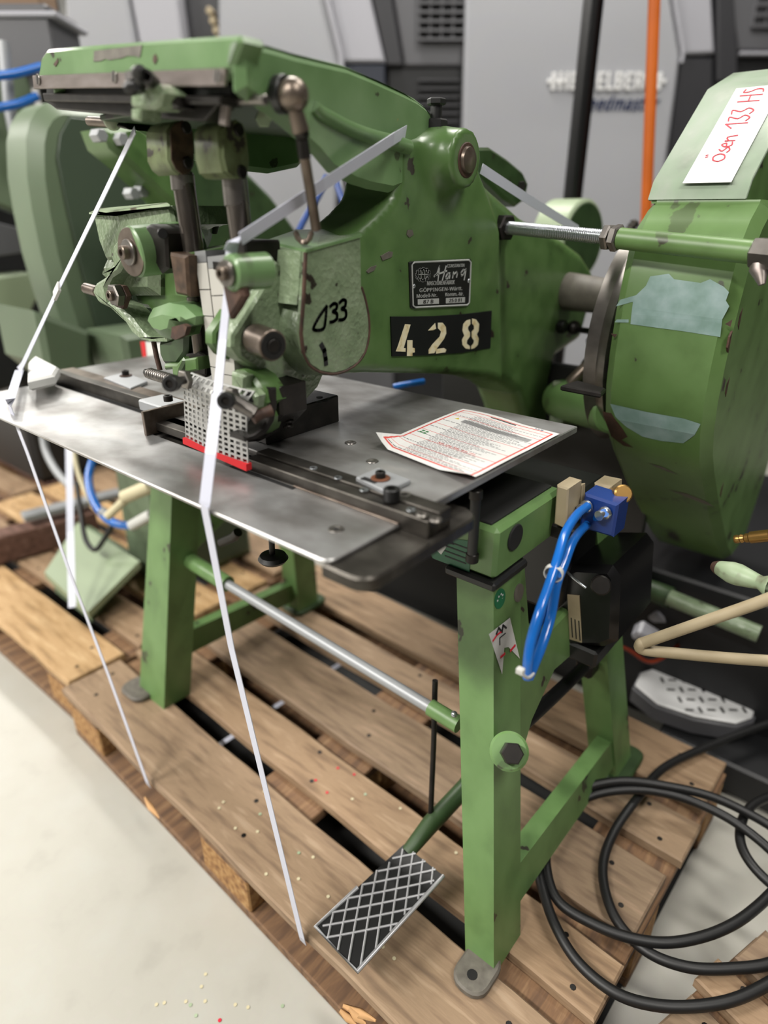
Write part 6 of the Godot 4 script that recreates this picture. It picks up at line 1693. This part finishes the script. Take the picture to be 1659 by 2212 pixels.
func build_loose_things() -> void:
	# straps
	var s := Sh.new().band([Vector3(0.1,1.2257,0.0032),Vector3(0.125,1.2185,0.0514),Vector3(0.168,1.2024,0.1293),Vector3(0.18,1.1533,0.2549),Vector3(0.159,1.1043,0.35)], Vector3(0.3, 0.9, 0.3), 0.013, 0.0009)
	s.band([Vector3(0.159,1.1043,0.35),Vector3(0.1488,1.1,0.352),Vector3(0.1432,1.0918,0.352)], Vector3(0.75, 0.5, -0.4), 0.0125, 0.0009)
	s.band([Vector3(0.1432,1.0918,0.352),Vector3(0.1307,1.0495,0.351),Vector3(0.1302,1.0068,0.362),Vector3(0.1507,0.9595,0.39)], Vector3(1, 0, 0), 0.0125, 0.0009)
	s.band([Vector3(0.1507,0.9595,0.39),Vector3(0.1701,0.9071,0.42),Vector3(0.174,0.8606,0.436),Vector3(0.173,0.8566,0.437)], Vector3(1, 0, -0.3), 0.0135, 0.0009)
	s.band([Vector3(0.173,0.8566,0.437),Vector3(0.1672,0.8048,0.43),Vector3(0.1505,0.6527,0.41),Vector3(0.1784,0.4094,0.4),Vector3(0.2147,0.145,0.3923),Vector3(0.209,0.12,0.3859)], Vector3(1, 0, 0), 0.0125, 0.0009)
	tag(obj("plastic_strap", s, M.strap), "white plastic strap over the lever pivot, down past the perforated guard to the pallet", "strap", "white straps")
	s = Sh.new().band([Vector3(0.12,1.1849,-0.1331),Vector3(0.136,1.1458,-0.25),Vector3(0.1488,1.098,-0.42)], Vector3(0, 1, 0.5), 0.014, 0.0009)
	tag(obj("plastic_strap", s, M.strap), "short white strap end running back from the lever pivot to the green drum", "strap", "white straps")
	s = Sh.new().band([Vector3(-0.0796,1.2142,0.3),Vector3(-0.1474,1.1526,0.31),Vector3(-0.3151,1.0218,0.32),Vector3(-0.4537,0.8954,0.34),Vector3(-0.5533,0.868,0.3085)], Vector3(1, 0, 0.2), 0.0125, 0.0009)
	s.band([Vector3(-0.5533,0.868,0.3085),Vector3(-0.3376,0.8738,0.412),Vector3(-0.339,0.8643,0.415)], Vector3(1, 0, 0.1), 0.0135, 0.0009)
	s.band([Vector3(-0.339,0.8643,0.415),Vector3(-0.3217,0.7912,0.412),Vector3(-0.3011,0.585,0.4),Vector3(-0.2755,0.3728,0.385),Vector3(-0.2213,0.146,0.3806),Vector3(-0.2303,0.125,0.3747)], Vector3(1, 0, 0), 0.0125, 0.0009)
	var st := obj("plastic_strap", s, M.strap)
	tag(st, "white plastic strap from the lever's left end round the table corner to the pallet", "strap", "white straps")
	obj("buckle", Sh.new().band([Vector3(-0.3018,1.0293,0.322),Vector3(-0.3189,1.0141,0.324)], Vector3(1, 0, 0.2), 0.0165, 0.004), M.tie, st)
	s = Sh.new().band([Vector3(-1.107,0.8377,-0.0463),Vector3(-1.0125,0.6333,0.0417),Vector3(-0.8877,0.3728,0.1527),Vector3(-0.7766,0.2298,0.2327)], Vector3(0.7, 0, -0.6), 0.0185, 0.001)
	tag(obj("plastic_strap", s, M.strap), "white strap hanging straight down behind the left end of the table", "strap", "white straps")
	s = Sh.new().band([Vector3(-1.212,0.7955,-0.1485),Vector3(-1.0749,0.8354,-0.2158)], Vector3(0, 1, 0), 0.016, 0.001)
	tag(obj("plastic_strap", s, M.strap), "short level strap round the blurred pale green column", "strap", "white straps")
	for k in 3:
		var q: Vector3 = [Vector3(-0.2359,0.1,0.1976), Vector3(-0.2339,0.1,0.0507), Vector3(-0.2274,0.1,-0.1463)][k]
		tag(obj("strap_loop", Sh.new().band([q + Vector3(-0.002, 0, 0.05), q, q + Vector3(0.002, 0, -0.05)], Vector3(1, 0, 0), 0.0125, 0.001), M.strap), ["strap crossing the gap between the first and second pallet boards", "strap crossing the gap between the second and third pallet boards", "strap crossing the gap between the third and fourth pallet boards"][k], "strap", "white straps")
	# instruction sheet on the table
	var im := Image.create(420, 594, false, Image.FORMAT_RGB8)
	im.fill(Color(0.93, 0.93, 0.92))
	var red := Color(0.88, 0.30, 0.26)
	for r in [[14, 20, 392, 6], [14, 20, 7, 548], [399, 20, 7, 548], [14, 558, 392, 9], [14, 52, 392, 3], [14, 110, 392, 3], [14, 240, 392, 3], [14, 330, 392, 3], [14, 410, 392, 3], [14, 480, 392, 3], [14, 528, 392, 2]]:
		im.fill_rect(Rect2i(r[0], r[1], r[2], r[3]), red)
	var rng := RandomNumberGenerator.new()
	rng.seed = 5
	var y := 62
	while y < 552:
		var bold: bool = y % 90 < 10
		var x := 96 + (rng.randi() % 3) * 4 if not bold else 24
		var stop := 250 + rng.randi() % 140
		while x < stop:
			var w := 6 + rng.randi() % 16
			im.fill_rect(Rect2i(x, y, w, 4 if bold else 3), Color(0.16, 0.16, 0.17) if bold else Color(0.32, 0.32, 0.34))
			x += w + 4
		y += 9
	im.fill_rect(Rect2i(90, 130, 290, 36), Color(0.62, 0.62, 0.62))
	for i in 4:
		im.fill_rect(Rect2i(96, 133 + i * 9, 260 - i * 30, 3), Color(0.2, 0.2, 0.2))
	for i in 5:
		im.fill_rect(Rect2i(150 + i * 34, 398 + 0, 26, 4), red)
	im.fill_rect(Rect2i(150, 28, 110, 9), Color(0.12, 0.12, 0.12))
	for i in 20:
		im.fill_rect(Rect2i(60 - i / 2, 128 + i, i + 1, 1), Color(0.85, 0.75, 0.1))
	for q in [[34, 342], [52, 342], [34, 360], [52, 360]]:
		im.fill_rect(Rect2i(q[0], q[1], 13, 13), Color(0.25, 0.5, 0.3))
	for q in [[330, 4, 3, 13], [338, 5, 8, 3], [342, 10, 3, 6], [336, 15, 8, 3], [352, 5, 8, 3], [352, 10, 8, 3], [352, 15, 8, 3], [350, 6, 3, 4], [359, 11, 3, 4]]:
		im.fill_rect(Rect2i(q[0], q[1], q[2], q[3]), Color(0.2, 0.25, 0.4))
	var pm := mat(Color(0.95, 0.95, 0.95), 0.6)
	pm.albedo_texture = ImageTexture.create_from_image(im)
	pm.texture_repeat = false
	var pc := [Vector3(0.1998,0.868,0.0059),Vector3(0.3598,0.868,0.0228),Vector3(0.3592,0.868,0.2344),Vector3(0.207,0.868,0.2079)]
	var sh := Sh.new()
	sh.has_uv = true
	var gx := 14
	var gy := 16
	var pos := func(u: float, w: float) -> Vector3:
		var p: Vector3 = pc[0].lerp(pc[1], u).lerp(pc[3].lerp(pc[2], u), w)
		var lift := 0.010 * maxf(0.0, (0.12 - u) / 0.12) * maxf(0.0, (w - 0.75) / 0.25) * 1.6
		lift += 0.008 * maxf(0.0, (w - 0.93) / 0.07) * maxf(0.0, (u - 0.72) / 0.28)
		lift += 0.0022 * sin(u * 5.0 + w * 3.0) * (1.0 - w) + 0.0008
		return p + Vector3(0, maxf(lift, 0.0006), 0)
	for i in gx:
		for j in gy:
			var c := []
			var uvs := []
			for k in [[0, 0], [1, 0], [1, 1], [0, 1]]:
				var u := float(i + k[0]) / gx
				var w := float(j + k[1]) / gy
				c.append(pos.call(u, w))
				uvs.append(Vector2(u, w))
			for tr in [[0, 1, 2], [0, 2, 3]]:
				var nn: Vector3 = (c[tr[1]] - c[tr[0]]).cross(c[tr[2]] - c[tr[0]]).normalized()
				if nn.y < 0.0:
					nn = -nn
				var before := sh.v.size()
				sh.tri(c[tr[0]], c[tr[1]], c[tr[2]], nn, nn, nn)
				for k in 3:
					var idx := 0
					for z in 3:
						if sh.v[before + k] == c[tr[z]]:
							idx = tr[z]
					sh.u.append(uvs[idx])
	tag(obj("instruction_sheet", sh, pm), "printed white instruction sheet with red frame lying on the steel table", "paper sheet")
	# under it a brown card and its steel edge
	# white sheet with a red edge behind the left head
	var ws := thing("warning_sheet", Vector3(-0.538,0.8259,0.05), "white sheet with a red edge standing behind the left head", "paper sheet")
	obj("sheet", Sh.new().ext([-0.5771,0.8804,-0.497,0.886,-0.3879,0.8831,-0.4001,0.8238,-0.5802,0.8198,-0.5752,0.8499], 0.046, 0.048, "Z", 0.0), M.white, ws)
	obj("red_edge", Sh.new().ext([-0.5808,0.88,-0.5625,0.8821,-0.5656,0.8463,-0.5806,0.8433], 0.0482, 0.049, "Z", 0.0), M.red, ws)
	tag(obj("white_block", Sh.new().ext([-0.5367,0.2968,-0.5755,0.2664,-0.4503,0.2828,-0.3983,0.3154,-0.3902,0.3621], 0.866, 0.885, "Y", 0.004), M.white), "whitish block on the left rear corner of the steel table", "block")
	# blue pneumatic hoses tied in a hanging loop
	var hs := thing("pneumatic_hose", Vector3(0.44,0.7548,0.179), "pair of bright blue pneumatic hoses tied in a loop hanging from the blue valve block", "hose")
	obj("hose_tube", Sh.new().tube(smooth_path([Vector3(0.4157,0.7882,0.04),Vector3(0.42,0.7922,0.08),Vector3(0.43,0.791,0.1307),Vector3(0.44,0.7764,0.1673),Vector3(0.445,0.7578,0.1918),Vector3(0.45,0.737,0.2204),Vector3(0.452,0.7111,0.2376),Vector3(0.455,0.6872,0.2467),Vector3(0.456,0.6672,0.2457)], 6), 0.0056, 12), M.blue, hs)
	obj("hose_tube", Sh.new().tube(smooth_path([Vector3(0.4392,0.7862,0.04),Vector3(0.415,0.7583,0.0234),Vector3(0.43,0.771,0.1031),Vector3(0.44,0.759,0.1478),Vector3(0.445,0.7469,0.1735),Vector3(0.45,0.715,0.1894),Vector3(0.455,0.6932,0.2141),Vector3(0.456,0.6735,0.2333),Vector3(0.456,0.6628,0.2428)], 6), 0.0056, 12), M.blue, hs)
	obj("hose_tube", Sh.new().tube(smooth_path([Vector3(0.456,0.6657,0.2454),Vector3(0.445,0.6722,0.219),Vector3(0.44,0.7042,0.201),Vector3(0.437,0.7253,0.1776),Vector3(0.435,0.744,0.1597)], 6), 0.0056, 12), M.blue, hs)
	var t1 := Vector3(0.442,0.7623,0.178)
	obj("cable_tie", Sh.new().lathe([0.0098, -0.003, 0.0108, -0.003, 0.0108, 0.003, 0.0098, 0.003], t1, Vector3(0.447,0.7598,0.1994) - Vector3(0.438,0.7665,0.1596), 20), M.tie, hs)
	var t2 := Vector3(0.46,0.6832,0.256)
	obj("cable_tie", Sh.new().tube(smooth_path([Vector3(0.462,0.6957,0.2768),Vector3(0.465,0.6932,0.2759),Vector3(0.465,0.6821,0.264),Vector3(0.462,0.6734,0.2466),Vector3(0.455,0.6643,0.2275),Vector3(0.448,0.6638,0.224)], 4), 0.0017, 8), M.tie, hs)
	obj("tie_head", Sh.new().box(Vector3(0.464,0.7014,0.2814), Vector3(0.008, 0.007, 0.007), 0.001), M.tie, hs)
	# blue hoses seen behind the body
	for k in 2:
		var p: Array = [[Vector3(-0.4873,1.2019,-0.4274),Vector3(-0.488,1.163,-0.4033),Vector3(-0.4981,1.1144,-0.3653),Vector3(-0.5017,1.0853,-0.3446)], [Vector3(-0.4748,1.2067,-0.4409),Vector3(-0.4564,1.1727,-0.4356),Vector3(-0.4302,1.129,-0.4311),Vector3(-0.4032,1.0853,-0.4272)]][k]
		tag(obj("blue_tube", Sh.new().tube(smooth_path(p, 5), 0.0075, 10), M.blue_tube), ["left-leaning blue tube under the lever, behind the right hopper", "right-leaning blue tube under the lever, behind the right hopper"][k], "hose")
	tag(obj("grey_tube", Sh.new().tube([Vector3(-0.5031,1.2043,-0.4876),Vector3(-0.4813,1.1541,-0.4754),Vector3(-0.4578,1.0838,-0.4525)], 0.005, 10), M.alu_soft), "thin grey tube beside the blue tubes under the lever", "hose")
	tag(obj("blue_tube", Sh.new().tube(smooth_path([Vector3(-0.1111,0.8082,-0.2162),Vector3(-0.0912,0.8133,-0.2359),Vector3(-0.0797,0.8135,-0.2746)], 5), 0.006, 10), M.blue), "blue tube end lying on the table behind the arm", "hose")
	# coil of black cable
	var coil := thing("power_cable", Vector3(0.6316,0.16,-0.0347), "thick black cable lying in large loose loops at the right of the pallet", "cable")
	var loop := [Vector3(0.684,0.155,-0.6106),Vector3(0.5857,0.16,-0.4169),Vector3(0.5241,0.17,-0.2666),Vector3(0.5115,0.18,-0.1532),Vector3(0.5037,0.165,-0.0632),Vector3(0.5168,0.16,0.0104),Vector3(0.5588,0.16,0.0697),Vector3(0.6124,0.16,0.0914),Vector3(0.6664,0.165,0.0812),Vector3(0.717,0.165,0.042),Vector3(0.7644,0.165,-0.0116),Vector3(0.7965,0.17,-0.0896)]
	obj("cable", Sh.new().tube(smooth_path(loop, 8), 0.0078, 14), M.rubber, coil)
	loop = [Vector3(0.7593,0.19,-0.2122),Vector3(0.6882,0.2,-0.2165),Vector3(0.6162,0.21,-0.2041),Vector3(0.5476,0.215,-0.1718),Vector3(0.4843,0.215,-0.1332),Vector3(0.4392,0.21,-0.0814),Vector3(0.4166,0.2,-0.0227),Vector3(0.4186,0.19,0.0344),Vector3(0.4341,0.18,0.0778),Vector3(0.4608,0.175,0.1123),Vector3(0.5016,0.17,0.149),Vector3(0.5496,0.165,0.1728),Vector3(0.605,0.165,0.177),Vector3(0.6537,0.165,0.156),Vector3(0.7012,0.165,0.1162),Vector3(0.7407,0.165,0.0669),Vector3(0.7864,0.165,-0.0179)]
	obj("cable", Sh.new().tube(smooth_path(loop, 8), 0.0078, 14), M.rubber, coil)
	loop = [Vector3(0.7635,0.195,-0.143),Vector3(0.6978,0.2,-0.1725),Vector3(0.6382,0.205,-0.1811),Vector3(0.5726,0.205,-0.1732),Vector3(0.5113,0.205,-0.1425),Vector3(0.4575,0.2,-0.0915),Vector3(0.4293,0.19,-0.0346),Vector3(0.4307,0.185,0.0305),Vector3(0.4482,0.18,0.0766),Vector3(0.4875,0.175,0.1143),Vector3(0.5424,0.172,0.1119),Vector3(0.598,0.172,0.0942),Vector3(0.6457,0.172,0.0601),Vector3(0.6919,0.172,-0.002),Vector3(0.7246,0.172,-0.0778),Vector3(0.7585,0.175,-0.1993)]
	obj("cable", Sh.new().tube(smooth_path(loop, 8), 0.0078, 14), M.rubber, coil)
	loop = [Vector3(0.7371,0.17,-0.3743),Vector3(0.6894,0.18,-0.2999),Vector3(0.6681,0.185,-0.2405),Vector3(0.6697,0.185,-0.1816),Vector3(0.6889,0.185,-0.1418),Vector3(0.7265,0.18,-0.1209),Vector3(0.7794,0.17,-0.1208)]
	obj("cable", Sh.new().tube(smooth_path(loop, 8), 0.0078, 14), M.rubber, coil)
	# things reaching in from the right
	tag(obj("beige_hose", Sh.new().tube(smooth_path([Vector3(0.6803,0.7667,-0.02),Vector3(0.63,0.7062,-0.0275),Vector3(0.5583,0.6421,-0.0148),Vector3(0.5093,0.5989,-0.0051),Vector3(0.5012,0.5919,-0.0012),Vector3(0.5065,0.582,-0.0069),Vector3(0.5476,0.5835,-0.0279),Vector3(0.6045,0.5904,-0.051),Vector3(0.6632,0.5985,-0.0764)], 5), 0.0078, 12), M.beige), "stiff beige hose bent sharply in front of the belt guard", "hose")
	var h := thing("crank_handle", Vector3(0.5871,0.6992,-0.0737), "pale green wooden handle with a worn tip reaching in at the right edge", "handle")
	var ha := Vector3(0.5507,0.6968,-0.0848)
	var hb := Vector3(0.6259,0.7077,-0.0538)
	var hd := (hb - ha).normalized()
	var hl := ha.distance_to(hb)
	obj("grip", Sh.new().lathe([0, 0.0, 0.006, 0.001, 0.010, hl * 0.12, 0.0142, hl * 0.32, 0.0145, hl * 0.45, 0.011, hl * 0.68, 0.0088, hl * 0.82, 0.012, hl * 0.9, 0.0145, hl * 0.97, 0.0145, hl], ha, hd, 24), M.pale_green, h)
	obj("worn_tip", Sh.new().lathe([0, -0.001, 0.0062, 0.0004, 0.0101, hl * 0.1, 0.0101, hl * 0.11], ha, hd, 20), M.rust, h)
	obj("crank_shaft", Sh.new().cyl(hb, hb + hd * 0.12, 0.0075, 0.001, 16), M.steel_dark, h)
	var n := thing("hose_nozzle", Vector3(0.5794,0.7169,-0.1643), "small brass hose nipple reaching in at the right edge above the handle", "nozzle")
	var na := Vector3(0.5561,0.7059,-0.1669)
	var nb := Vector3(0.5994,0.7295,-0.1599)
	var nd := (nb - na).normalized()
	obj("nipple", Sh.new().lathe([0, 0, 0.0058, 0, 0.0064, 0.003, 0.005, 0.007, 0.0066, 0.009, 0.005, 0.013, 0.0066, 0.015, 0.0066, 0.02, 0.0085, 0.022, 0.0085, 0.05, 0, 0.05], na, nd, 20), M.brass, n)
	obj("coupling", Sh.new().cyl(na + nd * 0.048, na + nd * 0.11, 0.0095, 0.001, 18), M.steel_dark, n)
	tag(obj("orange_cable", Sh.new().tube(smooth_path([Vector3(0.2779,0.2922,-0.3014),Vector3(0.3101,0.2957,-0.3305),Vector3(0.3281,0.2888,-0.3847),Vector3(0.3624,0.2721,-0.4321),Vector3(0.4047,0.2323,-0.4722),Vector3(0.426,0.2274,-0.5303),Vector3(0.4392,0.2303,-0.6151)], 5), 0.0045, 8), mat(Color(0.55, 0.18, 0.05), 0.5)), "thin orange cable behind the motor", "cable")
	var cl := Sh.new()
	for q in [Vector3(0.3836,0.2789,-0.598), Vector3(0.4348,0.2449,-0.6203), Vector3(0.3776,0.2697,-0.5154), Vector3(0.2605,0.388,-0.7048), Vector3(0.2685,0.3466,-0.6864)]:
		cl.box(q, Vector3(0.05, 0.035, 0.04), 0.006, Basis(Vector3(0.3, 1, 0.2).normalized(), q.x * 9.0))
	tag(obj("rag", cl, M.press_lit, null), "greyish white rags lying in the dark behind the belt guard", "rag", "", "stuff")
	# punched paper dots scattered on the boards and the floor
	var rg := RandomNumberGenerator.new()
	rg.seed = 11
	var inks := [M.cream, M.cream, M.cream, M.pale_green, M.red_ink]
	var words := ["tiny cream paper dot", "tiny cream paper dot", "tiny cream paper dot", "tiny pale green paper dot", "tiny red paper dot"]
	var dot := Sh.new().cyl(Vector3.ZERO, Vector3(0, 0.0006, 0), 0.0028, 0.0, 10).mesh()
	for i in 44:
		var on_floor := i % 2 == 0
		var p := Vector3(rg.randf_range(0.0, 0.33), 0.0005, rg.randf_range(0.42, 0.56)) if on_floor else Vector3(rg.randf_range(-0.1, 0.36), 0.1452, 0.0)
		if not on_floor:
			p.z = rg.randf_range(0.24, 0.36) if rg.randf() < 0.6 else rg.randf_range(0.11, 0.18)
			p.z += p.x * 0.034
		var k := rg.randi() % 5
		var o := MeshInstance3D.new()
		o.name = numbered("paper_dot")
		o.mesh = dot
		o.material_override = inks[k]
		o.position = p
		add_child(o)
		tag(o, words[k] + (" lying on the floor in front of the weathered pallet" if on_floor else " lying on a board of the weathered pallet"), "paper dot", words[k].replace("tiny ", "") + ("s on the floor" if on_floor else "s on the pallet boards"))
